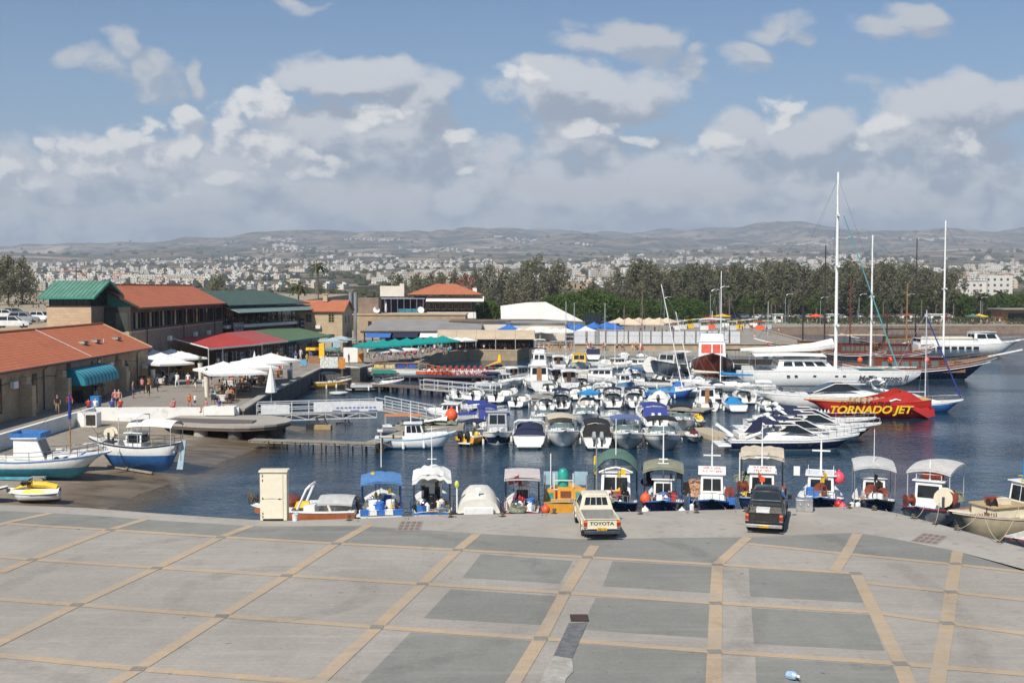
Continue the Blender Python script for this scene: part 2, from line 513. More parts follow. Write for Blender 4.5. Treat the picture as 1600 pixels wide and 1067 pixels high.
concrete_dark=rough_mat('dark quay wall concrete',(0.075,0.07,0.062),(0.12,0.11,0.095),(0.04,0.038,0.034),0.5,2.3,0.4)  # dark grey concrete, mottled at random
whitewash=rough_mat('whitewashed concrete',(0.74,0.73,0.70),(0.68,0.67,0.64),(0.52,0.50,0.46),0.35,1.3,0.1)
sand=rough_mat('dry ground',(0.33,0.25,0.17),(0.25,0.20,0.13),(0.14,0.13,0.08),0.05,0.3,0.2)
grass_m=rough_mat('grass verge',(0.10,0.16,0.04),(0.07,0.12,0.03),(0.14,0.15,0.06),0.15,0.7,0.2)
asphalt=rough_mat('asphalt',(0.06,0.06,0.058),(0.075,0.073,0.07),(0.05,0.05,0.05),0.2,1.5,0.1)
def slip_mat():
 m,T,b=new_mat('slipway concrete and silt')
 P=world_pos(T)
 s=T.add('ShaderNodeSeparateXYZ');T.l.new(P,s.inputs[0])
 n1=T.noise(P,0.35,8,0.65,0.5);n2=T.noise(P,1.6,7,0.7);n3=T.noise(T.mapping(P,scale=(0.35,1.2,1),rot=(0,0,R(-8))),0.9,6,0.65)
 dry=T.mix(T.ramp(n1,0.35,0.65),(0.29,0.25,0.20),(0.23,0.195,0.15))
 dry=T.mix(T.m('MULTIPLY',T.ramp(n2,0.55,0.75),0.7),dry,(0.13,0.11,0.085))
 wet=T.mix(T.ramp(n3,0.35,0.68),(0.175,0.130,0.083),(0.075,0.058,0.038))
 edge=T.m('MULTIPLY_ADD',T.m('SUBTRACT',n3,0.5),0.7,s.outputs[2])
 c=T.mix(T.ramp(edge,0.62,0.36),dry,wet)
 T.l.new(c,b.inputs['Base Color'])
 T.l.new(T.ramp(edge,0.2,0.5,0.35,0.9),b.inputs['Roughness'])
 bump(T,b,n2,0.5,0.06)
 return m
def water_mat():
 m,T,b=new_mat('harbour water')
 P=world_pos(T)
 s=T.add('ShaderNodeSeparateXYZ');T.l.new(P,s.inputs[0])
 n=T.noise(P,0.25,5,0.6)
 shore=T.m('SUBTRACT',s.outputs[0],T.m('MULTIPLY_ADD',s.outputs[1],0.13,-31.8))
 shal=T.m('MULTIPLY',T.ramp(T.m('MULTIPLY_ADD',T.m('SUBTRACT',n,0.5),2.5,shore),0.0,4.5,1.0,0.0),T.ramp(s.outputs[1],104.0,96.0))
 deep=T.mix(T.ramp(T.noise(P,0.02,4,0.6),0.3,0.7),(0.004,0.024,0.050),(0.008,0.036,0.066))
 c=T.mix(shal,deep,(0.075,0.055,0.028))
 T.l.new(c,b.inputs['Base Color'])
 b.inputs['Roughness'].default_value=0.07
 b.inputs['IOR'].default_value=1.33
 w1=T.noise(T.mapping(P,scale=(0.6,1.0,1),rot=(0,0,R(12))),1.1,4,0.6)
 w2=T.noise(T.mapping(P,scale=(0.8,1.0,1),rot=(0,0,R(-25))),3.6,3,0.55)
 far=T.ramp(s.outputs[1],60.0,300.0)
 calm=T.ramp(T.noise(T.mapping(P,scale=(.5,1,1)),0.05,4,0.6,.6),0.38,0.62,0.30,1.1)
 h=T.m('MULTIPLY_ADD',w2,0.30,w1)
 nd=T.add('ShaderNodeBump')
 T.l.new(T.m('MULTIPLY',calm,0.42),nd.inputs['Strength'])
 nd.inputs['Distance'].default_value=0.55
 T.l.new(h,nd.inputs['Height'])
 T.l.new(nd.outputs[0],b.inputs['Normal'])
 return m
water_m=water_mat()
slip_m=slip_mat()
# ------------------------------------------------------------------ water and ground
QZ=1.3
LZ=1.7
FZ=2.0
struct(MB().poly([(-70,15,0),(2600,15,0),(2600,330,0),(-70,330,0)]).build('water',water_m,smooth=0))
struct(MB().poly([(-400,-60,-3.2),(3000,-60,-3.2),(3000,420,-3.2),(-400,420,-3.2)]).build('seabed',sand,smooth=0))
EDGE=[(0,788),(130,793),(250,802),(400,812),(450,813),(560,810),(700,804),(1000,799),(1340,791),(1400,801),(1480,822),(1600,855),(1760,902)]
edge_w=[gp(x,y,QZ)for x,y in EDGE]
plaza_poly=[(-60,edge_w[0].y)]+[(p.x,p.y)for p in edge_w]+[(edge_w[-1].x,4),(-60,4)]
struct(MB().prism(plaza_poly[::-1],-3.0,QZ).build('plaza',pave,smooth=0))
def sheet_px(name,polys,z,mat):
 mb=MB()
 for p in polys:
  mb.poly([gp(x,y,z)for x,y in p])
 return struct(mb.build(name,mat,smooth=0))
BAND=[(0,797),(130,804),(250,813),(400,822),(450,822),(560,821),(740,833),(900,842),(1160,839),(1340,832),(1400,842),(1500,862),(1600,889),(1760,940)]
mb=MB()
lo=[gp(x,y+1.2,QZ+0.008)for x,y in EDGE];hi=[gp(x,y,QZ+0.008)for x,y in BAND]
mb.poly(lo+hi[::-1])
struct(mb.build('quay_edge_paving',concrete,smooth=0))
mb=MB()
rowA=[(0,817),(172.5,827.5),(345,838.5),(525,848.5),(715,858.5),(917.5,870),(1121,881.5)]
rowA2=[(1169,849),(1325,865),(1500,882),(1600,893),(1760,912)]
mb.poly([gp(x,y,QZ+0.004)for x,y in[(0,798)]+BAND[1:9]+[(1160,845)]+rowA[::-1]])
mb.poly([gp(x,y,QZ+0.004)for x,y in[(1164,840)]+BAND[9:]+rowA2[::-1]])
for p in([(752,865),(895,876),(875,911),(722,902)],[(704,920),(872,931),(847,976),(662,965)],[(642,987),(830,1000),(790,1085),(560,1070)],
   [(957,876),(1112,885),(1110,926),(942,915)],[(931,933),(1110,942),(1107,996),(907,983)],[(897,1005),(1105,1020),(1103,1105),(862,1105)],
   [(1170,888),(1332,896),(1350,941),(1172,931)],[(1174,949),(1359,960),(1382,1016),(1178,1005)],[(1180,1026),(1395,1040),(1420,1105),(1184,1105)]):
 mb.poly([gp(x,y,QZ+0.004)for x,y in p])
struct(mb.build('dark_paving',pave_dark,smooth=0))
COLS=[[(0,894),(50,873.5),(172,827),(230,810)],[(-20,826),(10,816),(80,801)],[(-30,1018),(120,944),(245,886.5),(345,838.5),(392,821)],
  [(130,1095),(216,1044),(346.5,961.5),(447.5,898.5),(525,848.5),(580,818)],[(465,1095),(589,979),(660,911.5),(715,858.5),(745,834)],
  [(784,1095),(845,996.5),(882.5,925.5),(917.5,870),(929,852)],[(1114,1095),(1116.5,1017),(1118.5,941.5),(1121,881.5),(1160,846),(1168,839)],
  [(1430,1095),(1407,1036),(1367,956),(1337,895)],[(1305,891),(1322,865),(1340,833)],[(1459,1095),(1480,975),(1486,925),(1493,880),(1496,861)]]
ROWS=[rowA+[(1337,895)],rowA2,[(0,869),(50,873.5),(245,886.5),(447.5,898.5),(660,911.5),(882.5,925.5),(1118.5,941.5),(1367,956),(1483,973),(1620,992)],
  [(1355,910),(1485,924),(1620,939)],[(-20,934),(120,944),(346.5,961.5),(589,979),(845,996.5),(1116.5,1017),(1407,1036),(1620,1054)],
  [(-20,1021),(216,1044),(495,1066),(640,1078),(1100,1110)]]
def strip(mb,pts,w,z):
 P=[gp(x,y,z)for x,y in pts]
 L,Rr=[],[]
 for i,p in enumerate(P):
  d=(P[min(i+1,len(P)-1)]-P[max(0,i-1)]);d.z=0;d.normalize()
  n=Vector((-d.y,d.x,0))*w/2
  L.append(p+n);Rr.append(p-n)
 mb.grid([L,Rr])
mb=MB()
for c in ROWS:strip(mb,c,0.40,QZ+0.012)
struct(mb.build('paving_cross_bands',pave_band,smooth=0))
mb=MB()
for c in COLS:strip(mb,c,0.46,QZ+0.016)
struct(mb.build('paving_long_bands',pave_band,smooth=0))
mb=MB()
for x,y in[(245,886.5),(447.5,898.5),(660,911.5),(882.5,925.5),(1118.5,941.5),(120,944),(346.5,961.5),(589,979),(845,996.5),(1116.5,1017),(1407,1036),
    (172,827),(345,838.5),(525,848.5),(715,858.5),(917.5,870),(1121,881.5),(216,1044),(50,873.5),(1480,973),(1486,924),(1493,880),(1337,895)]:
 p=gp(x,y,QZ+0.022)
 mb.poly([(p.x+a,p.y+b,p.z)for a,b in((-.23,-.20),(.23,-.20),(.23,.20),(-.23,.20))])
struct(mb.build('paving_crossings',pave_join,smooth=0))
# worn patch of repaired cobbles below the drain cover
mb=MB()
mb.poly([gp(x,y,QZ+0.02)for x,y in[(889,972),(918,972),(893,1030),(864,1026)]])
struct(mb.build('repaired_cobbles',rough_mat('loose dark cobbles',(0.10,0.105,0.115),(0.16,0.16,0.165),(0.24,0.235,0.225),3.0,9.0,0.8),smooth=0))
mb=MB()
mb.poly([gp(x,y,QZ+0.026)for x,y in[(866,1024),(894,1028),(896,1048),(884,1060),(880,1085),(838,1082),(852,1045)]])
struct(mb.build('spilled_cement',rough_mat('pale cement',(0.42,0.40,0.36),(0.30,0.28,0.25),(0.22,0.20,0.18),2.0,6.0,0.6),smooth=0))
c=gp(905,966,QZ)
t=thing('drain_cover','dark rusty square drain cover at the head of the loose cobble strip','drain cover',c)
MB().box((0,0,0.03),(0.62,0.74,0.03)).build('frame',pt((0.06,0.045,0.04),0.7,metal=0.3,bmp=0.3),t)
mb=MB()
for i in range(6):mb.box((0,-0.3+i*0.12,0.052),(0.5,0.055,0.014))
mb.build('grating',pt((0.085,0.055,0.05),0.7,metal=0.3),t)
for x,y,lb in((640,822,'brick paved drain panel let into the pale quay edge nearest the netted white boat'),(1452,842,'brick paved drain panel let into the pale quay edge by the beige boat')):
 c=gp(x,y,QZ)
 t=thing('brick_drain',lb,'drain',c,0.0 if x<1000 else R(-35))
 MB().box((0,0,0.018),(1.15,2.1,0.012)).build('slab',pt((0.27,0.25,0.22),0.9,bmp=0.2),t)
 mb=MB()
 for i in range(4):
  for j in range(3):mb.box((-0.4+i*0.27,-0.7+j*0.7,0.03),(0.17,0.5,0.018))
 mb.build('bricks',pt((0.20,0.14,0.12),0.9),t)
# left slipway
mb=MB()
rows=[]
for i in range(40):
 Y=50+i*1.3
 r=[]
 for j in range(46):
  X=-39+j*0.85
  shore=-31.8+0.13*Y+0.5*noise.noise(Vector((Y*0.3,2.0,0)))+0.25*noise.noise(Vector((Y*1.1,7.0,0)))
  k=(shore-X)/(shore+37.3)
  z=1.02*max(0,k)**0.75 if k>0 else 3.0*k
  z+=0.03*noise.noise(Vector((X*0.8,Y*0.8,0)))
  r.append((X,Y,max(z,-2.5)))
 rows.append(r)
struct(mb.grid(rows).build('slipway',slip_m,smooth=60))
# left and far promenades
W=lambda x,y,z=LZ:tuple(gp(x,y,z)[:2])
left_poly=[(-37.6,30),(-37.6,98.3),(-24.4,98.3),(-25.4,112),(-26.2,149.5),W(560,577),W(583,571),W(650,568),W(677,553),W(730,547.5),W(806,548.5),(3.2,206),(3.2,225),(-400,225),(-400,30)]
struct(MB().prism(left_poly,-3.0,LZ).build('promenade_left',pave_prom,smooth=0))
far_poly=[(3.2,212),(58,212),(66,301),(130,311),(2600,345),(2600,460),(-400,460),(-400,225),(3.2,225)]
struct(MB().prism(far_poly,-3.0,FZ).build('promenade_far',rough_mat('far paving',(0.30,0.27,0.23),(0.26,0.235,0.2),(0.2,0.18,0.15),0.1,0.8,0.1),smooth=0))
struct(MB().prism([(3.4,207.5),(64,207.5),(64,211.9),(3.4,211.9)],-3,0.85).build('quay_lower',concrete,smooth=0))
# car park plateau behind the warehouse
mb=MB();rows=[]
for i in range(20):
 Y=150+i*14
 z=7.9+max(0,Y-185)*0.012
 rows.append([(-330,Y,z+1.2),(-160,Y,z+0.4),(-110,Y,z),(-84,Y,z),(-60,Y,z-0.2),(-57,Y,1.0)])
struct(mb.grid(rows).poly([rows[0][5],rows[0][4],rows[0][3],rows[0][2],rows[0][1],rows[0][0],(-330,150,0),(-57,150,0)]).build('car_park',rough_mat('bare dusty ground',(0.36,0.29,0.21),(0.30,0.25,0.18),(0.20,0.18,0.11),0.07,0.35,0.2),smooth=30))
# rising land, town plain and hills
PROF=[(380,2.0),(600,2.6),(900,7),(1300,17),(2000,37),(3000,72),(4200,120),(5500,190),(7000,290),(8500,420),(10000,535),(11500,560),(13500,500)]
def land_z(x,y):
 for i in range(len(PROF)-1):
  if y<=PROF[i+1][0]:
   f=(y-PROF[i][0])/(PROF[i+1][0]-PROF[i][0]);f=max(0,f)
   z=PROF[i][1]*(1-f)+PROF[i+1][1]*f
   break
 else:
  z=PROF[-1][1]
 u=x/y
 side=0.66+0.34*min(1,max(0,(u+0.42)/0.33))
 side-=0.05*min(1,max(0,(u-0.0)/0.5))
 k=min(1,max(0,(y-3500)/5000))
 z*=1-(1-side)*k
 w=min(1,max(0,(y-700)/6500))
 n=noise.fractal(Vector((x/1500.0,y/1700.0,3.3)),0.9,2.1,5)
 rid=abs(noise.noise(Vector((x/700.0+y/2600.0,y/1900.0,9.1))))
 z+=w*(105*n-90*(0.35-rid))*(0.2+0.8*k)
 return max(z,1.95)if y<900 else z
rows=[]
NY,NX=120,230
for i in range(NY+1):
 Y=400*(13500/400.0)**(i/NY)
 rows.append([((-0.75+1.5*j/NX)*(Y+250),Y,land_z((-0.75+1.5*j/NX)*(Y+250),Y)-(0.03 if i==0 else 0))for j in range(NX+1)])
def hill_mat():
 m,T,b=new_mat('dry hills')
 P=world_pos(T)
 s=T.add('ShaderNodeSeparateXYZ');T.l.new(P,s.inputs[0])
 n1=T.noise(P,0.0035,9,0.68,0.3);n2=T.noise(P,0.011,9,0.72);n3=T.noise(P,0.0016,6,0.6,0.6)
 c=T.mix(T.ramp(n1,0.42,0.58),(0.25,0.19,0.13),(0.065,0.068,0.05))
 c=T.mix(T.ramp(n2,0.49,0.58),c,(0.035,0.042,0.03))
 c=T.mix(T.m('MULTIPLY',T.ramp(n3,0.56,0.68),0.75),c,(0.48,0.38,0.28))
 T.l.new(c,b.inputs['Base Color'])
 b.inputs['Roughness'].default_value=1.0
 b.inputs['Specular IOR Level'].default_value=0.0
 return m
hill_m=hill_mat()
struct(MB().grid(rows).build('hills',hill_m,smooth=80))
# ground sheet out to the sides and beyond, below everything
struct(MB().poly([(-30000,460,1.0),(30000,460,1.0),(30000,30000,1.0),(-30000,30000,1.0)]).build('ground',hill_m,smooth=0))
# ------------------------------------------------------------------ people
SKINS=[pt((0.50,0.27,0.18),0.6,name='tanned skin'),pt((0.60,0.37,0.27),0.6,name='light skin'),pt((0.36,0.19,0.12),0.6,name='brown skin')]
HAIRS=[pt((0.03,0.02,0.015),0.7,name='dark hair'),pt((0.14,0.08,0.04),0.7,name='brown hair'),pt((0.35,0.33,0.30),0.7,name='grey hair'),pt((0.36,0.24,0.11),0.7,name='fair hair')]
CL={k:pt(v,0.9,name=k+' cloth')for k,v in dict(black=(0.015,0.015,0.018),white=(0.72,0.71,0.68),red=(0.50,0.03,0.03),blue=(0.03,0.08,0.32),navy=(0.02,0.03,0.10),
  grey=(0.25,0.25,0.26),khaki=(0.33,0.27,0.17),green=(0.05,0.16,0.09),pink=(0.60,0.20,0.24),orange=(0.62,0.20,0.05),brown=(0.14,0.07,0.04),cyan=(0.10,0.35,0.48),yellow=(0.62,0.45,0.08)).items()}
SHOE=pt((0.05,0.04,0.035),0.8,name='shoe leather')
def person_mesh(name,J,long_bottom,sleeves):
 """one continuous body grown along the joints J; faces take skin, hair, top, bottom or shoe from the bone they lie on"""
 order=['pelvis','waist','chest','neck','head','crown','shoulder_l','elbow_l','wrist_l','hand_l','shoulder_r','elbow_r','wrist_r','hand_r',
    'hip_l','knee_l','ankle_l','toe_l','hip_r','knee_r','ankle_r','toe_r']
 rad=dict(pelvis=(.135,.11),waist=(.12,.10),chest=(.15,.115),neck=(.05,.05),head=(.085,.095),crown=(.075,.085),shoulder=(.065,.06),elbow=(.043,.043),wrist=(.03,.03),hand=(.036,.026),
    hip=(.09,.09),knee=(.058,.058),ankle=(.04,.04),toe=(.036,.03))
 links=[('pelvis','waist'),('waist','chest'),('chest','neck'),('neck','head'),('head','crown')]
 for s in 'lr':
  links+=[('chest','shoulder_'+s),('shoulder_'+s,'elbow_'+s),('elbow_'+s,'wrist_'+s),('wrist_'+s,'hand_'+s),
     ('pelvis','hip_'+s),('hip_'+s,'knee_'+s),('knee_'+s,'ankle_'+s),('ankle_'+s,'toe_'+s)]
 bm=bmesh.new()
 sk=bm.verts.layers.skin.verify()
 V={}
 for k in order:
  v=bm.verts.new(J[k]);r=rad[k.split('_')[0]]
  v[sk].radius=r;v[sk].use_root=(k=='pelvis');V[k]=v
 for a,b in links:bm.edges.new((V[a],V[b]))
 me=bpy.data.meshes.new(name);bm.to_mesh(me);bm.free()
 o=bpy.data.objects.new(name,me);COL.objects.link(o)
 o.modifiers.new('skin','SKIN').use_smooth_shade=True
 o.modifiers.new('sub','SUBSURF').levels=1
 dg=bpy.context.evaluated_depsgraph_get()
 res=bpy.data.meshes.new_from_object(o.evaluated_get(dg))
 bpy.data.objects.remove(o)
 for m in(SKINS[0],HAIRS[0],CL['white'],CL['navy'],SHOE):res.materials.append(m)
 def seg_d(p,a,b):
  ab=b-a;t=max(0,min(1,(p-a).dot(ab)/max(ab.length_squared,1e-6)))
  return(p-a-ab*t).length,t
 vec={k:Vector(v)for k,v in J.items()}
 for pl in res.polygons:
  c=pl.center
  (d,t),(a,b)=min(((seg_d(c,vec[a],vec[b]),(a,b))for a,b in links),key=lambda x:x[0][0])
  if b in('head','crown'):
   up=(vec['crown']-vec['head']).normalized()
   front=(c-vec['head'])
   m=1 if(b=='crown' and(front.y<0.055 or t>0.75))or(b=='head' and front.y<-0.03)else 0
  elif b=='neck':m=0 if t>0.55 else 2
  elif b in('waist','chest')or b.startswith('shoulder'):m=2
  elif b.startswith('elbow'):m=2 if t<sleeves else 0
  elif b.startswith(('wrist','hand')):m=0
  elif b.startswith('hip'):m=3
  elif b.startswith('knee'):m=3 if(long_bottom or t<0.8)else 0
  elif b.startswith('ankle'):m=3 if long_bottom and t<0.9 else 0
  else:m=4
  pl.material_index=m
 res.name=name
 return res
def stand(dx=0.0,arm=0.0,step=0.0):
 J=dict(pelvis=(0,0,.95),waist=(0,.01,1.12),chest=(0,.0,1.36),neck=(0,.0,1.50),head=(0,.03,1.60),crown=(0,.015,1.70))
 for s,k in(('l',-1),('r',1)):
  st=step*k
  J['shoulder_'+s]=(k*.19,0,1.42);J['elbow_'+s]=(k*(.25+.04*arm),-.02-st*.4,1.14+.0*arm)
  J['wrist_'+s]=(k*(.24-.12*arm),.08-st*.7+.16*arm,.92+.22*arm);J['hand_'+s]=(k*(.23-.16*arm),.13-st*.8+.2*arm,.83+.30*arm)
  J['hip_'+s]=(k*.095,st*.15,.86);J['knee_'+s]=(k*.105,.03+st*.75,.49);J['ankle_'+s]=(k*.11,-.02+st*1.0,.08+abs(min(st,0))*.35)
  J['toe_'+s]=(k*.13,.13+st*1.0,.035+abs(min(st,0))*.15)
 return J
def seated():
 J=dict(pelvis=(0,0,.52),waist=(0,.0,.70),chest=(0,.03,.94),neck=(0,.05,1.08),head=(0,.09,1.18),crown=(0,.075,1.28))
 for s,k in(('l',-1),('r',1)):
  J['shoulder_'+s]=(k*.19,.03,1.0);J['elbow_'+s]=(k*.25,.12,.76);J['wrist_'+s]=(k*.17,.34,.72);J['hand_'+s]=(k*.13,.42,.73)
  J['hip_'+s]=(k*.10,.08,.50);J['knee_'+s]=(k*.14,.48,.50);J['ankle_'+s]=(k*.14,.46,.09);J['toe_'+s]=(k*.15,.62,.04)
 return J
PM={}
for nm,J in(('standing',stand()),('carrying',stand(arm=1.0)),('walking',stand(step=.22)),('seated',seated())):
 for lb in(0,1):
  PM[nm,lb]=person_mesh(nm+' person',J,lb,0.45 if lb==0 else 0.95)
prng=random.Random(5)
def person(loc,rz,pose,top,bottom,label,group=None,long=0,hair=None,skin=None,sc=1.0):
 o=bpy.data.objects.new('person',PM[pose,long])
 COL.objects.link(o)
 mats=[SKINS[prng.randrange(3)if skin is None else skin],HAIRS[prng.randrange(4)if hair is None else hair],CL[top]if top in CL else SKINS[0],CL[bottom],SHOE]
 for sl,m in zip(o.material_slots,mats):
  sl.link='OBJECT';sl.material=m
 o.location=loc;o.rotation_euler=(0,0,rz);o.scale=(sc,)*3
 return tag(o,label,'person',group)
# ------------------------------------------------------------------ parasols, tables, planters
def make_parasol(mat,w,h,name='parasol',sq=True,rise=0.75,n=4):
 t=thing(name,'parasol','parasol')
 mb=MB()
 apex=(0,0,h)
 k=4 if sq else 8
 rim=[(w/2*(1.414 if sq else 1)*math.cos(2*math.pi*(i+(0.5 if sq else 0))/k),w/2*(1.414 if sq else 1)*math.sin(2*math.pi*(i+(0.5 if sq else 0))/k))for i in range(k)]
 for i in range(k):
  a,b=rim[i],rim[(i+1)%k]
  rows=[]
  for f in(0.02,0.35,0.7,1.0):
   z=h-rise*(f**0.85)-(0.06*math.sin(math.pi*f))
   rows.append([(a[0]*f+(b[0]-a[0])*f*g,a[1]*f+(b[1]-a[1])*f*g,z-0.05*f*math.sin(math.pi*g))for g in(0,.25,.5,.75,1)])
  mb.sheet(rows,0.015)
  # valance
  r=rows[-1]
  mb.grid([r,[(p[0],p[1],p[2]-0.2)for p in r]])
 mb.build('canopy',mat,t,smooth=20)
 MB().cyl((0,0,0),(0,0,h+0.06),0.035).build('pole',alum,t)
 MB().box((0,0,0.06),(0.6,0.6,0.12)).build('base',concrete,t)
 mb=MB()
 for a in rim:mb.beam((0,0,h-0.55),(a[0]*.92,a[1]*.92,h-rise-0.02),0.02)
 mb.build('ribs',alum,t)
 return t
def make_table(clothed=True):
 t=thing('restaurant_table','table','table')
 if clothed:
  MB().box((0,0,0.5),(0.95,0.95,0.5)).box((0,0,0.76),(1.0,1.0,0.03)).build('tablecloth',CL['white'],t)
 else:
  MB().box((0,0,0.74),(0.9,0.9,0.04)).build('top',wood,t)
 for x,y in((.4,.4),(-.4,.4),(.4,-.4),(-.4,-.4)):MB().beam((x,y,0),(x,y,.72),.05).build('leg',wood,t)
 return t
def make_chair(mat):
 t=thing('restaurant_chair','chair','chair')
 MB().box((0,0,.45),(.46,.46,.06)).build('seat',mat,t)
 MB().box((0,-.22,.72),(.46,.05,.48)).build('backrest',mat,t)
 for x in(-.2,.2):
  for y in(-.2,.2):MB().beam((x,y,0),(x,y,.44),.04).build('leg',wood,t)
 return t
def make_planter(h=1.75,w=0.32):
 t=thing('tall_planter','planter','planter')
 MB().lathe([(w*.62,0),(w,h*.97),(w*1.05,h),(w*.9,h),(w*.85,h-.1)],n=14).build('pot',pt((0.72,0.68,0.60),0.5,name='ivory pot'),t)
 mb=MB();rg=random.Random(3)
 for i in range(60):
  a=rg.random()*6.28;r=rg.random()*.28;z=h+rg.random()*.75
  p=Vector((math.cos(a)*r,math.sin(a)*r,z));d=Vector((rg.uniform(-1,1),rg.uniform(-1,1),rg.uniform(.2,1)))*.14
  e=d.cross(Vector((rg.uniform(-1,1),rg.uniform(-1,1),.3))).normalized()*.04
  mb.poly([p-d,p+e,p+d,p-e])
 mb.build('foliage',pt((0.045,0.075,0.022),0.8,name='shrub leaf'),t,smooth=0)
 return t
PROTO={}
def proto(key,fn):
 """first use builds, later uses copy"""
 if key not in PROTO:
  PROTO[key]=[fn(),False]
 return PROTO[key]
def put(key,fn,loc,rz,label,group=None,scale=None):
 p=proto(key,fn)
 if not p[1]:
  p[1]=True;o=p[0]
  o.location=loc;o.rotation_euler=(0,0,rz)
  if scale is not None:o.scale=scale if isinstance(scale,tuple)else(scale,)*3
  o['label']=label
  if group:o['group']=group
  return o
 return copy_tree(p[0],loc,rz,label,group,scale)
# ------------------------------------------------------------------ building materials
def tile_mat(name,c1,c2,axis,dark=0.55,row=0.16,colw=0.28):
 """clay tiles: rows follow the height, columns follow the eave"""
 m,T,b=new_mat(name)
 P=world_pos(T)
 s=T.add('ShaderNodeSeparateXYZ');T.l.new(P,s.inputs[0])
 cv=T.add('ShaderNodeCombineXYZ')
 T.l.new(s.outputs[1 if axis=='Y' else 0],cv.inputs[0]);T.l.new(s.outputs[2],cv.inputs[1])
 br=T.add('ShaderNodeTexBrick');br.offset=0.0
 T.l.new(cv.outputs[0],br.inputs['Vector'])
 br.inputs['Scale'].default_value=1.0
 br.inputs['Brick Width'].default_value=colw;br.inputs['Row Height'].default_value=row
 br.inputs['Mortar Size'].default_value=0.022;br.inputs['Mortar Smooth'].default_value=0.6
 br.inputs['Color1'].default_value=c1+(1,);br.inputs['Color2'].default_value=c2+(1,)
 br.inputs['Mortar'].default_value=tuple(x*dark for x in c1)+(1,)
 n=T.noise(P,0.5,6,0.65);n2=T.noise(P,2.5,5,0.7)
 c=T.mix(T.m('MULTIPLY',T.ramp(n,0.45,0.7),0.5),br.outputs[0],tuple(x*0.72 for x in c2))
 c=T.mix(T.m('MULTIPLY',T.ramp(n2,0.6,0.8),0.45),c,(0.30,0.22,0.15))
 T.l.new(c,b.inputs['Base Color']);b.inputs['Roughness'].default_value=0.85
 bump(T,b,br.outputs['Fac'],-0.6,0.03)
 return m
def stone_mat(name,c1,c2,mortar,bw=0.55,rh=0.28,var=0.5):
 m,T,b=new_mat(name)
 P=world_pos(T)
 s=T.add('ShaderNodeSeparateXYZ');T.l.new(P,s.inputs[0])
 cv=T.add('ShaderNodeCombineXYZ')
 T.l.new(T.m('ADD',s.outputs[0],s.outputs[1]),cv.inputs[0]);T.l.new(s.outputs[2],cv.inputs[1])
 br=T.add('ShaderNodeTexBrick')
 T.l.new(cv.outputs[0],br.inputs['Vector'])
 br.inputs['Scale'].default_value=1.0
 br.inputs['Brick Width'].default_value=bw;br.inputs['Row Height'].default_value=rh
 br.inputs['Mortar Size'].default_value=0.018
 br.inputs['Color1'].default_value=c1+(1,);br.inputs['Color2'].default_value=c2+(1,);br.inputs['Mortar'].default_value=mortar+(1,)
 n=T.noise(P,0.6,7,0.65);n2=T.noise(P,3.0,5,0.7)
 c=T.mix(T.m('MULTIPLY',T.ramp(n,0.42,0.68),var),br.outputs[0],tuple(x*0.6 for x in c2))
 c=T.mix(T.m('MULTIPLY',T.ramp(n2,0.55,0.75),0.5),c,tuple(min(1,x*1.35)for x in c1))
 T.l.new(c,b.inputs['Base Color']);b.inputs['Roughness'].default_value=0.92
 bump(T,b,T.m('MULTIPLY_ADD',n2,0.4,br.outputs['Fac']),-0.5,0.03)
 return m
tileY=tile_mat('orange clay tiles',(0.56,0.17,0.075),(0.47,0.14,0.065),'Y',.5,.19)
tileX=tile_mat('weathered clay tiles',(0.50,0.165,0.08),(0.42,0.14,0.07),'X',.55,.19)
stone=stone_mat('honey stone',(0.43,0.32,0.20),(0.35,0.255,0.165),(0.38,0.31,0.23))
stone_pale=stone_mat('pale ashlar',(0.52,0.40,0.26),(0.44,0.335,0.22),(0.37,0.29,0.20),0.7,0.32,0.3)
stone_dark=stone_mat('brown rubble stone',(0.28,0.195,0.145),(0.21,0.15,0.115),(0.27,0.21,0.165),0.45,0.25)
basin_stone=stone_mat('basin stone',(0.36,0.29,0.20),(0.30,0.235,0.155),(0.2,0.16,0.11),0.9,0.4)
wood_dark=pt((0.035,0.026,0.022),0.6,var=0.3,name='dark brown timber')
green_roof=pt((0.10,0.235,0.175),0.6,var=0.2,scale=0.8,dirt=(0.20,0.25,0.2,0.4),name='green metal roof')
green_trim=pt((0.03,0.25,0.17),0.5,name='green trim')
green_dark=pt((0.055,0.10,0.085),0.6,var=0.2,scale=0.8,dirt=(0.16,0.19,0.17,0.5),name='dark green roof')
winglass=glass_mat('building glass',(0.012,0.013,0.014),0.12)
plaster=pt((0.62,0.57,0.48),0.85,var=0.08,scale=0.6,dirt=(0.36,0.30,0.22,0.3),name='cream plaster')
plaster_w=pt((0.74,0.73,0.70),0.85,var=0.06,scale=0.6,dirt=(0.45,0.42,0.36,0.25),name='white plaster')
grey_roof=pt((0.26,0.25,0.235),0.9,var=0.15,scale=0.4,dirt=(0.14,0.13,0.12,0.4),name='grey flat roof')
brown_roof=pt((0.17,0.12,0.085),0.9,var=0.2,scale=0.5,name='brown flat roof')
tanc=pt((0.50,0.40,0.28),0.85,var=0.08,scale=0.5,name='tan awning cloth')
def ribbed(mb,a,b,c,d,n,h=0.05,w=0.05):
 """standing seams from edge a-b up to edge d-c"""
 a,b,c,d=map(Vector,(a,b,c,d))
 for i in range(n+1):
  f=i/n
  mb.beam(a.lerp(b,f)+Vector((0,0,h/2)),d.lerp(c,f)+Vector((0,0,h/2)),w,h)
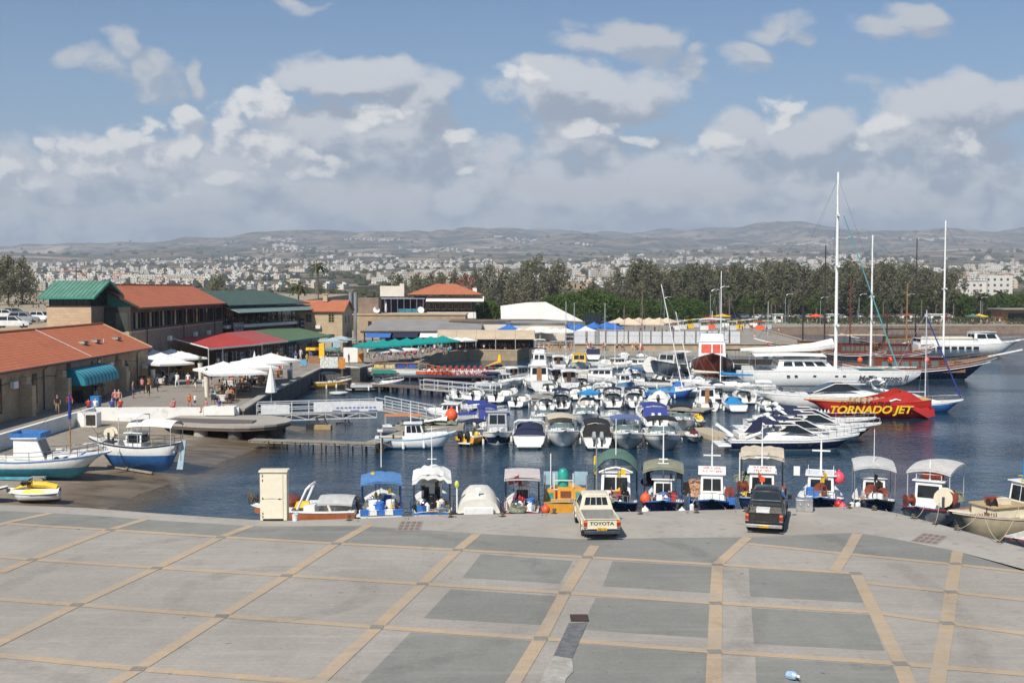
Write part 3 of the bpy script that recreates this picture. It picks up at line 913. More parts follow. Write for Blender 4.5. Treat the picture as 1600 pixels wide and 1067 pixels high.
# ------------------------------------------------------------------ the long stone warehouse on the left
wx=-42.4
t=thing('stone_warehouse','long stone warehouse with an orange tiled roof and a striped turquoise door awning','building',(wx,98,LZ))
y0,y1,ez,rz_,hw=-34,30,4.25,6.85,5.4
mb=MB()
mb.grid([[(0,y,0),(0,y,ez),(-hw,y,rz_-.12),(-2*hw,y,ez),(-2*hw,y,0)]for y in(y0,y1)],False,True)
mb.build('wall',stone,t,smooth=0)
mb=MB()
for k in(1,-1):
 cx=-hw
 e=hw+0.45;q=(rz_-ez)/hw
 rows=[[(cx+k*e*f,y,rz_+0.1-q*e*f)for f in(0,.25,.5,.75,1)]for y in(y0-.2,y1+.35)]
 mb.sheet(rows,0.14)
rf=mb.build('roof',tileY,t,smooth=0)
mb=MB();mb.tube([(-hw,y0,rz_+.12),(-hw,y1+.35,rz_+.12)],.13,6);mb.build('ridge_tiles',tileY,rf)
mb=MB();mb.beam((0.40,y1+.36,ez-.02),(-hw,y1+.36,rz_+.12),.16,.12);mb.build('gable_verge',stone_pale,rf)
mb=MB()
q=(rz_-ez)/hw
mb.tube([(-hw+5.7*f,12-6.0*f*0-0.0,rz_+.16-q*5.7*f)for f in(0,.5,1)],.035,4)
mb.build('lightning_cable',alum,rf)
for y in(16.0,19.4,25.6):
 f=.62
 sk=MB().box((-hw+hw*f,y,rz_+.22-q*hw*f),(.75,1.15,.22),top=.85).build('skylight',pt((0.12,0.12,0.11),.5),rf)
 MB().box((-hw+hw*f,y,rz_+.35-q*hw*f),(.5,.85,.04)).build('pane',gglass,sk)
MB().cyl((-hw+3.6,21,rz_-q*3.6),(-hw+3.6,21,rz_-q*3.6+.5),.06).build('vent_pipe',alum,rf)
def fq(ya,yb,za,zb):return[(0.0,ya,za),(0.0,yb,za),(0.0,yb,zb),(0.0,ya,zb)]
for(ya,yb,za,zb)in((-8.0,-6.9,.7,3.6),(-1.0,-.1,.9,3.5),(14.3,15.2,1.0,3.9),(-16,-15,.8,3.6),(-24,-23,.8,3.6)):
 f=MB().panel(fq(ya,yb,za,zb),0,1,0,1,.05).build('window',wood_dark,t)
 mb=MB();mb.panel([(0.05,ya,za),(0.05,yb,za),(0.05,yb,zb),(0.05,ya,zb)],.12,.88,.05,.95,.012);mb.build('pane',winglass,f)
for(ya,yb)in((6.6,7.5),(19.5,20.2)):
 MB().panel(fq(ya,yb,3.15,4.0),0,1,0,1,.05).build('window',wood_dark,t)
mb=MB()
arch=[(0.06,21.3+.95*(1-math.cos(a)),2.3+.95*math.sin(a))for a in[math.pi*i/8 for i in range(9)]]
mb.poly([(0.06,21.3,0)]+arch+[(0.06,23.2,0)])
mb.poly([(0.0,21.15,0),(0.06,21.3,0),(0.06,21.3,2.3),(0.0,21.15,2.4)])
mb.build('arched_door',wood_dark,t,smooth=0)
for y in(-3.2,4.5,20.0):
 mb=MB();mb.box((.55,y,1.35),(1.1,.75,2.7)).box((.33,y,3.05),(.66,.75,.7))
 mb.build('buttress',stone_pale,t)
mb=MB();mb.box((.02,10.2,1.25),(.1,5.6,2.5));mb.build('entrance',wood_dark,t)
rows=[]
for i in range(9):
 a=math.pi/2*i/8
 rows.append([(0.1+1.9*math.sin(a),y,1.85+1.55*math.cos(a)**.8)for y in[6.0+9.0*j/18 for j in range(19)]])
m,T,b=new_mat('turquoise striped cloth')
s=T.add('ShaderNodeSeparateXYZ');T.l.new(world_pos(T),s.inputs[0])
st=T.m('GREATER_THAN',T.m('FRACT',T.m('MULTIPLY',s.outputs[1],1.1)),.55)
T.l.new(T.mix(st,(0.015,0.20,0.27),(0.10,0.36,0.42)),b.inputs['Base Color']);b.inputs['Roughness'].default_value=.8
mb=MB().sheet(rows,.03)
for y in(6.0,15.0):
 mb.poly([(0.1,y,1.85)]+[(0.1+1.9*math.sin(math.pi/2*i/8),y,1.85+1.55*math.cos(math.pi/2*i/8)**.8)for i in range(9)])
mb.build('awning',m,t)
# ------------------------------------------------------------------ upper storey restaurant behind it
bx=-46.0
t=thing('glazed_restaurant','two storey stone restaurant with a long dark glazed upper floor and orange tiled roof','building',(bx,133,LZ))
L=42.0
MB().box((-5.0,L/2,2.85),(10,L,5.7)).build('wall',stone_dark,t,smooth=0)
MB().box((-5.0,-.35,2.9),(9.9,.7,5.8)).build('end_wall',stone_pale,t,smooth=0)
MB().box((-5.2,L/2,5.78),(10.5,L+.4,.14)).build('coping',stone_pale,t)
MB().box((-5.0,L/2,7.3),(9.4,L-.3,3.0)).build('glazing',winglass,t,smooth=0)
mb=MB()
for i in range(9):
 y=.2+(L-.4)*i/8
 mb.box((-.15,y,7.3),(.28,.55 if i%8 else .8,3.0))
 if i<8:
  for k in(1,2):mb.box((-.22,y+(L-.4)/8*k/3,7.3),(.12,.12,3.0))
mb.box((-.18,L/2,8.45),(.26,L,.75)).box((-.18,L/2,5.98),(.26,L,.26))
mb.build('window_frame',wood_dark,t)
MB().box((-2.1,-.02,7.3),(4.2,.25,3.0)).build('end_frame',wood_dark,t)
for i in range(2):
 MB().box((-1.1-i*1.9,-.16,7.0),(1.5,.06,2.2)).build('end_window',pt((0.06,0.07,0.06),.2),t)
hw,ez,rz_=5.1,8.9,11.5
mb=MB()
for k in(1,-1):
 e=hw+.5;q=(rz_-ez)/hw
 mb.sheet([[(-5.0+k*e*f,y,rz_-q*e*f)for f in(0,.25,.5,.75,1)]for y in(1.2,L+.4)],.16)
rf=mb.build('roof',tileY,t,smooth=0)
MB().tube([(-5.0,1.2,rz_+.03),(-5.0,L+.4,rz_+.03)],.13,6).build('ridge_tiles',tileY,rf)
mb=MB();mb.poly([(-.2,1.9,8.75),(-9.8,1.9,8.75),(-5.0,1.9,rz_-.15)])
mb.build('gable',pt((0.06,0.32,0.23),.6,name='pale green boards'),t,smooth=0)
mb=MB();mb.beam((.55,1.2,8.68),(-5,1.2,11.55),.12,.24);mb.beam((-10.55,1.2,8.68),(-5,1.2,11.55),.12,.24)
mb.build('bargeboard',wood_dark,rf)
for y in(2.5,9.5):
 MB().box((.01,y,2.6),(.08,.8,.8)).build('small_window',wood_dark,t)
# tower
t=thing('stone_tower','square stone tower with dark clerestory windows under a green metal gable roof','building',(-51.9,133.4,LZ))
MB().box((0,0,4.45),(5.2,9.0,8.9)).build('wall',stone_pale,t,smooth=0)
MB().box((2.62,0,4.45),(.06,9.0,8.88)).build('shaded_side_skin',stone_dark,t,smooth=0)  # thin skin of darker stone: the shade on this side put into the colour
MB().box((0,0,9.5),(4.7,8.5,1.25)).build('clerestory',winglass,t,smooth=0)
mb=MB()
for i in range(7):mb.box((-2.3+i*.767,-4.26,9.5),(.14,.1,1.25))
for i in range(9):mb.box((2.36,-4.2+i*1.05,9.5),(.1,.14,1.25))
mb.box((0,0,10.08),(4.9,8.7,.12)).box((0,0,8.95),(5.3,9.1,.12))
mb.build('window_frame',wood_dark,t)
for x in(2.36,-2.36):MB().poly([(x,-4.3,10.1),(x,4.3,10.1),(x,0,11.7)]).build('gable',winglass,t,smooth=0)
for y in(-3,-2,-1,0,1,2,3):MB().beam((2.40,y,10.1),(2.40,y,11.6-abs(y)*.36),.1).build('gable_mullion',wood_dark,t)
mb=MB()
for k in(-1,1):mb.sheet([[(x,k*5.1*f,11.95-1.95*f)for f in(0,.5,1)]for x in(-3.3,3.2)],.1)
rf=mb.build('roof',green_roof,t,smooth=0)
mb=MB()
for k in(-1,1):ribbed(mb,(-3.3,k*5.1,10.0),(3.2,k*5.1,10.0),(3.2,0,11.95),(-3.3,0,11.95),13)
mb.build('seams',green_roof,rf)
mb=MB()
for k in(-1,1):mb.beam((3.24,k*5.15,9.9),(3.24,0,11.9),.1,.3);mb.beam((-3.3,k*5.12,9.92),(3.24,k*5.12,9.92),.1,.22)
mb.build('fascia',green_trim,rf)
MB().cyl((-1.2,1.0,11.5),(-1.2,1.0,14.2),.05).build('flue',darksteel,t)
# ------------------------------------------------------------------ terrace restaurant with the green roof
A,B=Vector((-46.0,176.5,LZ)),Vector((-38.6,203,LZ))
ang=math.atan2((B-A).y,(B-A).x)-math.pi/2
L=(B-A).length
t=thing('terrace_restaurant','restaurant with a dark green roof, a grey green awning and a crowded upper balcony','building',A,ang)
MB().box((-6,L/2,2.3),(11.6,L,4.6)).build('wall',wood_dark,t,smooth=0)
MB().box((-4.6,L/2,4.85),(10.4,L+1,.5)).build('balcony_slab',plaster_w,t)
MB().box((-8.5,L/2,6.6),(7,L,3.4)).build('upper_room',winglass,t,smooth=0)
for i in range(8):MB().box((-.1,.3+(L-.6)*i/7,6.6),(.16,.16,3.0)).build('post',wood_dark,t);MB().box((-4.95,.3+(L-.6)*i/7,6.6),(.14,.3,3.4)).build('post',wood_dark,t)
rows=[[(1.0-7.0*f,y,8.35+2.3*f)for f in(0,.5,1)]for y in(-.8,L-3)]
rf=MB().sheet(rows,.15).sheet([[(-6.0-6*f,y,10.65-2.0*f)for f in(0,1)]for y in(-.8,L-3)],.15).sheet([[(1.0-7*f,L-3+4*(1-f),8.35+2.3*f)for f in(0,1)],[(1.0-7*f,L-3,8.352+2.3*f)for f in(0,1)]],.14).build('roof',green_dark,t,smooth=0)
mb=MB();ribbed(mb,(1.0,-.8,8.35),(1.0,L-3,8.35),(-6,L-3,10.65),(-6,-.8,10.65),26,.06,.05);mb.build('seams',green_dark,rf)
aw=MB().sheet([[(2.8-2.9*f,y,7.15+.95*f)for f in(0,.5,1)]for y in[-.2+(L+.6)*j/8 for j in range(9)]],.05).build('awning',pt((0.16,0.23,0.22),.7,var=.15,name='grey green awning'),t)
for i in range(9):MB().beam((2.7,-.2+(L+.4)*i/8,7.15),(.0,-.2+(L+.4)*i/8,8.05),.06).build('awning_arm',alum,aw)
mb=MB()
for z in(5.55,5.85,6.15):mb.tube([(.5,-.3,z),(.5,L+.3,z)],.03,4)
for i in range(22):mb.cyl((.5,-.3+(L+.6)*i/21,5.1),(.5,-.3+(L+.6)*i/21,6.15),.025,n=4)
mb.build('balcony_railing',wood_dark,t)
for yy in(2.2,L-1.6):
 sg=MB().box((1.1,yy,4.6),(.12,3.4,1.9)).build('sign_board',navy,t)
 mb=MB()
 for r in range(2):
  for k in range(6):mb.box((1.165,yy-1.2+k*.48,5.0-r*.75),(.02,.30,.26))
 mb.build('sign_lettering',pt((0.5,0.5,0.6),.6),sg)
M=Matrix.Translation(A)@Matrix.Rotation(ang,4,'Z')
rr=random.Random(9)
for i in range(44):
 p=M@Vector((-.35-1.1*(i%3)-rr.random()*.3,.5+(L-1)*i/43,5.1))
 person(p,ang-R(90)+rr.choice((0,3.14,1.6,-1.6)),'seated',rr.choice(['white','white','black','red','grey','cyan','pink','navy','khaki']),rr.choice(['khaki','navy','white','black']),
   'person seated at the crowded balcony rail under the grey green awning','people dining on the upper balcony')
# ------------------------------------------------------------------ shop row under the red and green awnings
P=[Vector((-45.6,148.0,LZ)),Vector((-40.6,147,LZ)),Vector((-36.4,160,LZ)),Vector((-34.2,168,LZ)),Vector((-30.6,187,LZ)),Vector((-39.2,196,LZ)),Vector((-41.5,176,LZ)),Vector((-43.3,166,LZ))]
t=thing('shop_row','row of souvenir shops under a bright red awning that turns to green','shop',(0,0,0))
red_a=pt((0.42,0.045,0.036),.75,var=.1,scale=.5,name='red awning cloth');red_b=pt((0.33,0.075,0.07),.8,var=.1,scale=.5,name='faded red awning cloth');grn_a=pt((0.085,0.145,0.075),.8,var=.12,scale=.5,name='green awning cloth')
def roofpatch(name,mat,fr,bk,zf,zb):
 f0,f1=fr;b0,b1=bk
 rows=[[(f0.lerp(b0,k).x,f0.lerp(b0,k).y,zf+(zb-zf)*k),(f0.lerp(b0,k).lerp(f1.lerp(b1,k),.5).x,f0.lerp(b0,k).lerp(f1.lerp(b1,k),.5).y,zf+(zb-zf)*k),(f1.lerp(b1,k).x,f1.lerp(b1,k).y,zf+(zb-zf)*k)]for k in(0,.5,1)]
 o=MB().sheet(rows,.08).build(name,mat,t,smooth=0)
 mb=MB();mb.beam((f0.x,f0.y,zf-.1),(f1.x,f1.y,zf-.1),.08,.22);mb.build('valance',whitec if mat is not grn_a else teal,o)
roofpatch('red_awning',red_a,(P[1],P[2]),(P[0],P[7]),4.7,6.0)
roofpatch('faded_red_awning',red_b,(P[2],P[3]),(P[7],P[6]),4.75,6.05)
roofpatch('green_awning',grn_a,(P[3],P[4]),(P[6],P[5]),4.72,6.0)
mb=MB();mb.beam((-45.6,148,6.0),(-40.6,147,4.75),.1,.16);mb.build('awning_edge',whitec,t)
for p in(P[1],P[1]+Vector((1.0,3.4,0)),P[2],P[3],P[3].lerp(P[4],.5),P[4],Vector((-45.4,147.9,LZ))):
 MB().cyl((p.x,p.y,LZ),(p.x,p.y,4.6),.07).build('post',alum if p.y<165 else wood_dark,t)
mb=MB();mb.poly([(-45.9,152,LZ),(-43.0,167,LZ),(-40.0,190,LZ),(-40,190,5.3),(-43.0,167,5.3),(-45.9,152,5.3)])
mb.build('back_wall',pt((0.30,0.20,0.11),.8),t,smooth=0)
rr=random.Random(21)
i=0
for f in[k/30 for k in range(31)]:
 if f<.5:q=P[1].lerp(P[3],f*2)
 else:q=P[3].lerp(P[4],(f-.5)*2)
 if f<.12:continue
 back=Vector((-1.4-rr.random()*1.2,.5*rr.random(),0))
 q=q+back
 key='rack%d'%(i%5)
 def mk(i=i):
  tt=thing('goods_rack','rack','display rack')
  colr=[(0.10,0.14,0.22),(0.45,0.42,0.38),(0.05,0.05,0.06),(0.30,0.22,0.16),(0.22,0.28,0.34)][i%5]
  mb=MB()
  for z in(.55,1.15,1.75):mb.box((0,0,z),(.72,.98,.40))
  mb.build('goods',pt(colr,.8,var=.6,scale=7),tt)
  mb=MB()
  for x in(-.4,.4):
   for y in(-.52,.52):mb.beam((x,y,0),(x,y,2.15),.04)
  mb.build('frame',alum,tt)
  return tt
 put(key,mk,q,R(-15),'rack of souvenirs and clothes standing in the shade of the shop awnings','goods racks outside the shops')
 i+=1
# ------------------------------------------------------------------ stone house
t0=bpy.data.objects['stone_warehouse']
MB().tube([(.52,y0,4.12),(.52,y1-.1,4.12)],.08,6).build('gutter',darksteel,t0)
for y in(-20,1.2,12.6,26.0):MB().tube([(.5,y,4.1),(.12,y,3.7),(.1,y,.1)],.06,5).build('downpipe',darksteel,t0)
MB().tube([(.06,y,3.0+.12*math.sin(y*.9))for y in range(-30,30,2)],.02,4).build('wall_cable',blackm,t0)
for y,z in((-5,2.9),(17.4,3.0),(28.2,2.2)):MB().box((.22,y,z),(.4,.85,.6)).build('air_conditioner',plaster_w,t0,bev=.02)
t0=bpy.data.objects['glazed_restaurant']
MB().tube([(.62,1.2,8.62),(.62,42.3,8.62)],.09,6).build('gutter',wood_dark,t0)
for y in(5.5,21,37):MB().tube([(.6,y,8.6),(.1,y,8.2),(.08,y,.2)],.06,5).build('downpipe',wood_dark,t0)
for y in(14,26,33):MB().box((.25,y,4.4),(.45,.9,.65)).build('air_conditioner',plaster_w,t0,bev=.02)
for y in(10,24):MB().cyl((-4.8,y,11.4),(-4.8,y,13.4),.03,n=5).build('aerial',steel,t0)
t=thing('stone_house','square two storey stone house with an orange tiled gable roof and a small chimney','building',(-31,201,LZ))
MB().box((-4.3,6,3.5),(8.6,12,7.0)).build('wall',stone_pale,t,smooth=0)
for x in(0,-8.6):MB().poly([(x,0,7),(x,12,7),(x,6,8.7)]).build('gable',stone,t,smooth=0)
mb=MB()
for k in(-1,1):mb.sheet([[(x,6+k*6.5*f,8.85-1.95*f)for f in(0,.5,1)]for x in(-9.0,.5)],.14)
rf=mb.build('roof',tileX,t,smooth=0)
MB().box((-3.9,5,9.2),(.8,.8,1.3)).box((-3.9,5,9.95),(1.0,1.0,.2)).build('chimney',stone_pale,rf)
for x,z in((-6.1,5.6),(-2.0,5.6)):
 f=MB().panel([(x-.55,-.0,z-.75),(x+.55,-.0,z-.75),(x+.55,-.0,z+.75),(x-.55,-.0,z+.75)],0,1,0,1,.06).build('window',pt((0.3,0.24,0.12),.6),t)
 mb=MB()
 for i in range(2):
  for j in range(3):mb.box((x-.25+i*.5,-.07,z-.47+j*.47),(.36,.02,.36))
 mb.build('pane',winglass,f)
MB().box((-2.0,-.04,2.2),(1.1,.1,.9)).build('lower_window',wood_dark,t)
MB().box((-4.4,-.3,4.0),(.9,.5,.6)).build('air_conditioner',plaster_w,t)
for y,z in((4,5.2),(8,5.2),(6,1.5)):
 MB().box((.02,y,z),(.08,.8,1.3 if z>2 else 2.6)).build('side_window' if z>2 else 'side_door',wood_dark,t)
t=thing('gas_flue','pair of shiny silver flue pipes rising behind the stone house','flue',(-32.6,222,LZ))
for dx in(0,1.0):MB().cyl((dx,0,0),(dx,0,10.2),.32,n=10).build('pipe',steel,t)
# ------------------------------------------------------------------ far restaurants
t=thing('low_stone_building','low flat roofed stone building with small windows behind the grey canopy roof','building',(-34,236,FZ))
MB().box((12,6,2.5),(24,12,5.0)).build('wall',stone,t,smooth=0)
MB().box((12,6,5.12),(24.4,12.4,.25)).build('coping',stone_pale,t)
MB().box((3.0,4,6.9),(4.4,5,3.6)).build('stair_block',stone_dark,t,smooth=0)
for x,w in((3.5,.8),(12.6,1.0),(14.0,1.0),(15.4,1.0),(21,.8),(7.5,.8)):
 MB().box((x,-.02,3.2),(w,.08,1.0)).build('window',wood_dark,t)
for x,y,z in((4.7,222,8.0),(14.3,226,7.8)):
 o=thing('satellite_dish','white satellite dish on the flat roof %s'%('nearest the stone house' if x<8 else 'in front of the teal parapet'),'dish',(-34+x,237.5,7.2))
 MB().lathe([(.05,0),(.5,.06),(.75,.2),(.72,.22),(.05,.06)],n=14).build('bowl',plaster_w,o).rotation_euler=(R(65),0,R(20))
 MB().cyl((0,0.1,0),(0,.1,-.0+.6),.05).build('stand',steel,o)
 for c in o.children:
  if c.name.startswith('bowl'):c.location=(0,0,.8)
t=thing('canopy_hall','open dining hall under a wide flat grey roof with a dark timber edge','building',(-28,204,LZ))
rows=[[(x,y,3.2+.045*y+(-.5 if x>14 else 0)*(x-14)/8)for x in(0,7,14,22)]for y in(0,14,29)]
MB().sheet(rows,.3).build('roof',grey_roof,t,smooth=0)
mb=MB();mb.beam((0,-.05,2.95),(14,-.05,2.95),.12,.35);mb.beam((-.05,0,2.95),(-.05,29,4.2),.12,.35);mb.build('fascia',wood_dark,t)
for i in range(6):
 for y in(.4,12,25):MB().box((.6+i*4,y,1.5),(.25,.25,3.0)).build('post',wood_dark,t)
MB().box((11,28.5,1.7),(22,.3,3.4)).build('back_wall',wood_dark,t,smooth=0)
for i,mat in enumerate((bluec,navyc,whitec)):
 rows=[[(1+i*5+4.6*k,-2.2*f,2.75-.7*f)for k in(0,1)]for f in(0,1)]
 MB().sheet(rows,.03).build('cloth_awning',mat,t)
t=thing('tan_awning_terrace','long tan awning with sloping panels over the dining terrace on the stone basin wall','awning',(-13.4,195.4,LZ))
for i in range(5):
 x0,x1=i*3.5,i*3.5+3.46
 MB().sheet([[(x0+(x1-x0)*k,-.6+5.0*f,2.05+1.45*f**.8)for k in(0,.5,1)]for f in(0,.35,.7,1)],.04).build('awning_panel',tanc,t)
MB().sheet([[(17.5*k,4.45+3.4*f,3.5-.7*f)for k in(0,1)]for f in(0,1)],.04).build('rear_panel',whitec,t)
mb=MB();mb.poly([(17.5,-.6,2.0),(17.5,7.8,2.7),(17.5,4.4,3.45)]);mb.build('gable_end',wood,t,smooth=0)
for i in range(6):MB().cyl((i*3.5,-.5,0),(i*3.5,-.5,2.0),.06,n=6).build('post',alum,t);MB().cyl((i*3.5,4.4,0),(i*3.5,4.4,3.4),.06,n=6).build('post',alum,t)
MB().box((8.8,7.9,1.2),(17.5,.2,2.4)).build('back_wall',wood_dark,t,smooth=0)
hb=-29.0
t=thing('hip_roof_restaurant','two storey restaurant with an orange hipped roof, white awning and white balcony band','building',(hb,268,FZ))
MB().box((12.5,7,2.2),(15,14,4.4)).build('lower_wall',plaster,t,smooth=0)
MB().box((14.3,-.5,4.2),(11.8,1.0,1.5)).build('balcony_band',plaster_w,t)
MB().box((12.5,7,6.7),(14.6,13,4.0)).build('upper_wall',wood_dark,t,smooth=0)
for i in range(9):
 x=6.2+i*1.55
 f=MB().box((x,.35,6.4),(1.25,.3,1.7)).build('window',wood,t)
 MB().box((x,.18,6.45),(.95,.04,1.3)).build('pane',winglass,f)
for i in range(4):MB().box((10+i*2.6,-1.02,4.4),(.8,.05,.4)).build('vent',blackm,t)
MB().box((9.0,-.03,1.5),(2.6,.1,3.0)).build('doorway',wood_dark,t)
MB().box((16.2,-.03,2.0),(1.5,.1,1.5)).build('lower_window',winglass,t)
mb=MB();c=[(3.6,-1.6,9.2),(21.6,-1.6,9.2),(21.6,15,9.2),(3.6,15,9.2)];r0,r1=(10.0,6.5,11.7),(15.0,6.5,11.7)
mb.poly([c[0],c[1],r1,r0]);mb.poly([c[1],c[2],r1]);mb.poly([c[2],c[3],r0,r1]);mb.poly([c[3],c[0],r0]);mb.poly([(p[0],p[1],p[2]-.05)for p in c])
rf=mb.build('roof',tileX,t,smooth=0)
mb=MB()
for a,b_ in((c[0],r0),(c[1],r1),(c[2],r1),(r0,r1)):mb.tube([a,b_],.12,5)
mb.build('hip_tiles',tileX,rf)
MB().box((19.8,4,9.9),(1.0,1.0,1.8)).build('chimney',plaster_w,rf)
MB().sheet([[(8.2+14.0*k,-2.6+3.4*f,7.6+1.15*f)for k in(0,.5,1)]for f in(0,.5,1)],.06).build('white_awning',whitec,t)
for x in(8.3,12,15.7,19,22.1):MB().cyl((x,-2.4,4.9),(x,-2.4,7.6),.06,n=6).build('awning_post',wood_dark,t)
MB().box((1.5,2,8.25),(13.0,9,.16)).build('terrace_roof',pt((0.36,0.36,0.46),.8),t)
for i in range(9):MB().cyl((-4.8+i*1.55,-2.4,4.8),(-4.8+i*1.55,-2.4,8.2),.07,n=6).build('terrace_post',pt((0.22,0.22,0.36),.6),t)
MB().box((1.2,5,4.5),(13.4,13.0,.3)).build('terrace_floor',plaster,t)
MB().box((1.2,10,2.2),(13.0,5.0,4.4)).build('terrace_base',stone,t,smooth=0)
MB().box((1.8,6.5,6.4),(12,.2,3.4)).build('terrace_back',wood_dark,t,smooth=0)
MB().box((4.4,-2.2,5.2),(6.0,.15,1.2)).build('teal_parapet',pt((0.05,0.22,0.26),.6,var=.4,scale=2),t)
MB().box((-1.2,7,10.0),(5.0,4,2.6)).box((1.8,6,10.3),(1.0,3,3.2)).build('roof_block',plaster,t,smooth=0)
for i in range(2):
 MB().lathe([(.06,0),(.3,.5),(.18,2.2),(.03,2.9)],(-3.4+i*1.9,-1.4,4.9),8).build('furled_parasol',whitec,t)
t=thing('star_frame','red and green lattice star decoration standing on the roof beside the chimney','decoration',(-11.5,274,12.0))
pts=[Vector((math.sin(a)*(2.5 if i%2==0 else 1.0),0,2.0+math.cos(a)*(2.5 if i%2==0 else 1.0)))for i,a in enumerate([math.pi*k/5 for k in range(10)])]
mb=MB()
for i in range(10):mb.beam(pts[i],pts[(i+1)%10],.10)
for i in range(0,10,2):mb.beam(pts[i],pts[(i+4)%10],.07)
mb.build('star',pt((0.42,0.05,0.05),.6),t)
mb=MB();mb.beam((-.5,0,-3),(-.3,0,1.5),.1);mb.beam((.5,0,-3),(.3,0,1.5),.1);mb.beam((-1,0,1),(1,0,1.2),.08);mb.build('stand',pt((0.08,0.25,0.14),.6),t)
t=thing('white_roof_hall','long hall with a bare white sloping roof and beige walls','building',(-2.5,250,FZ))
rows=[[(0,0,3.9),(9.0,-.5,3.9),(18.5,-1,3.4)],[(-.2,9,6.6),(6,10,7.4),(10.5,11,7.5)]]
MB().sheet(rows,.2).build('roof',pt((0.70,0.67,0.62),.8,var=.05,scale=.3,name='white roof sheet'),t,smooth=0)
mb=MB();mb.prism([(.3,.6),(17.8,.2),(17.8,10),(.3,9)],0,3.6);mb.prism([(.4,4.0),(12,4.0),(9.5,9.5),(.4,8.5)],3.5,5.0)
mb.build('wall',plaster,t,smooth=0)
MB().sheet([[(11+8*k,-3.2+2.4*f,2.3+1.0*f)for k in(0,1)]for f in(0,1)],.05).build('dark_awning',pt((0.10,0.09,0.085),.8),t)
for x,w,zt,lb,mt in((705,90,3.9,'flat brown roofed kitchen block behind the tan awning',brown_roof),(793,90,3.6,'flat grey roofed serving block in front of the white roofed hall',grey_roof)):
 p=dp(x,505,228)
 t=thing('flat_roof_block',lb,'building',(p.x,226,FZ))
 wd=w/F_PX*226
 MB().box((wd/2,5,zt/2),(wd,9,zt)).build('wall',plaster,t,smooth=0)
 MB().box((wd/2,5,zt+.1),(wd+.8,10,.22)).build('roof',mt,t,smooth=0)
# solar rack
t=thing('solar_rack','row of dark tilted solar collector panels beside the white roofed hall','solar panels',(dp(912,500,262).x,262,FZ))
for i in range(5):MB().box((.4+i*.85,0,3.6),(.75,.08,2.6),rx=R(-32)).build('panel',glass,t)
mb=MB();mb.beam((0,.5,2.5),(4.2,.5,2.5),.1);mb.beam((.3,.5,0),(.3,.5,4.2),.1);mb.beam((4,.5,0),(4,.5,4.2),.1);mb.build('rack_frame',steel,t)
# parasols of the far restaurants
def mk_par(mat,w,h,**k):return lambda:make_parasol(mat,w,h,**k)
rr=random.Random(4)
for i in range(7):
 f=i/6
 p=gp(580+112*f,569-11*f,LZ)
 put('teal',mk_par(teal,4.6,3.5,sq=True,rise=.8),(p.x,p.y,LZ),R(18),'teal square parasol in the overlapping row over the dining terrace','teal parasols over the dining terrace')
for i in range(4):
 p=gp(592+i*14,569-i*1.0,LZ)
 put('whitelow',mk_par(whitec,3.0,2.5,rise=.5),(p.x,p.y,LZ),R(10+7*i),'low white parasol in front of the teal parasols','low white parasols before the teal ones')
for i in range(3):
 p=gp(700+i*13,551,LZ)
 put('whitelow',None,(p.x,p.y+4,LZ),R(20+9*i),'low white parasol between the teal row and the tan awning','white parasols beside the tan awning')
for i,(x,Y)in enumerate(((795,226),(812,234),(858,230),(874,238),(890,232),(905,228),(928,236),(948,240),(958,232))):
 put('blue',mk_par(bluec,4.6,3.5,rise=1.1),(px_x(x,Y),Y,FZ),R(10*i),'blue parasol in the row behind the white panelled quay fence','blue parasols on the far quay')
for i,(x,Y)in enumerate(((830,222),(846,226),(868,216),(884,216),(812,214),(826,214),(838,222),(915,226))):
 put('white2',mk_par(whitec,4.0,3.0,rise=.8),(px_x(x,Y),Y,FZ),R(13*i),'white parasol among the blue ones on the far quay','white parasols on the far quay')
for i,x in enumerate((968,982,998,1014,1030,1042,990,1022)):
 put('ivory',mk_par(pt((0.62,0.50,0.36),.85,name='ivory cloth'),5.0,3.8,rise=1.1),(px_x(x,262-12*(i>5)),262-12*(i>5),FZ),R(11*i),'ivory parasol in the row behind the quay fence','ivory parasols on the far quay')
# white fence panels
for i in range(15):
 Y=213.2
 x0=px_x(897+21.0*i if i<2 else 930+17.6*(i-2),Y)
 wd=2.25 if i<2 else 1.98
 def mkp():
  tt=thing('quay_panel','panel','fence panel')
  MB().box((1.0,0,1.25),(2.0,.06,2.3)).build('board',pt((0.56,0.58,0.60),.6,var=.06,scale=.7,dirt=(.4,.38,.33,.3),name='pale grey board'),tt)
  for x in(-.03,2.03):MB().box((x,0,1.25),(.12,.1,2.5)).build('post',pt((0.16,0.12,0.09),.7),tt)
  MB().box((1.0,-.04,1.6),(2.0,.03,.04)).build('rail',steel,tt)
  return tt
 put('qpanel',mkp,(x0,Y,FZ),0,'white fence panel between dark posts along the far quay','white panels along the far quay',(wd/2.0,1,1))
t=thing('quay_wall','rough stone wall of the far quay below the white panels','wall',(3.3,211.6,0))
MB().box((27.3,-.0,1.35),(54.6,.6,1.5)).build('facing',stone,t,smooth=0)
MB().box((27.3,-.1,2.06),(54.7,.9,.12)).build('coping',concrete,t)
mb=MB();rr=random.Random(8)
for i in range(150):
 mb.ball((rr.random()*60,-3.2-rr.random()*2.0,.1+rr.random()*.4),(rr.uniform(.4,.9),rr.uniform(.3,.7),rr.uniform(.3,.6)),6,4)
tag(mb.build('rock_armour',rough_mat('brown rocks',(0.16,0.11,0.075),(0.10,0.075,0.055),(0.22,0.17,0.12),.8,3),smooth=0),'brown boulders heaped along the foot of the far quay','rocks',kind='stuff')
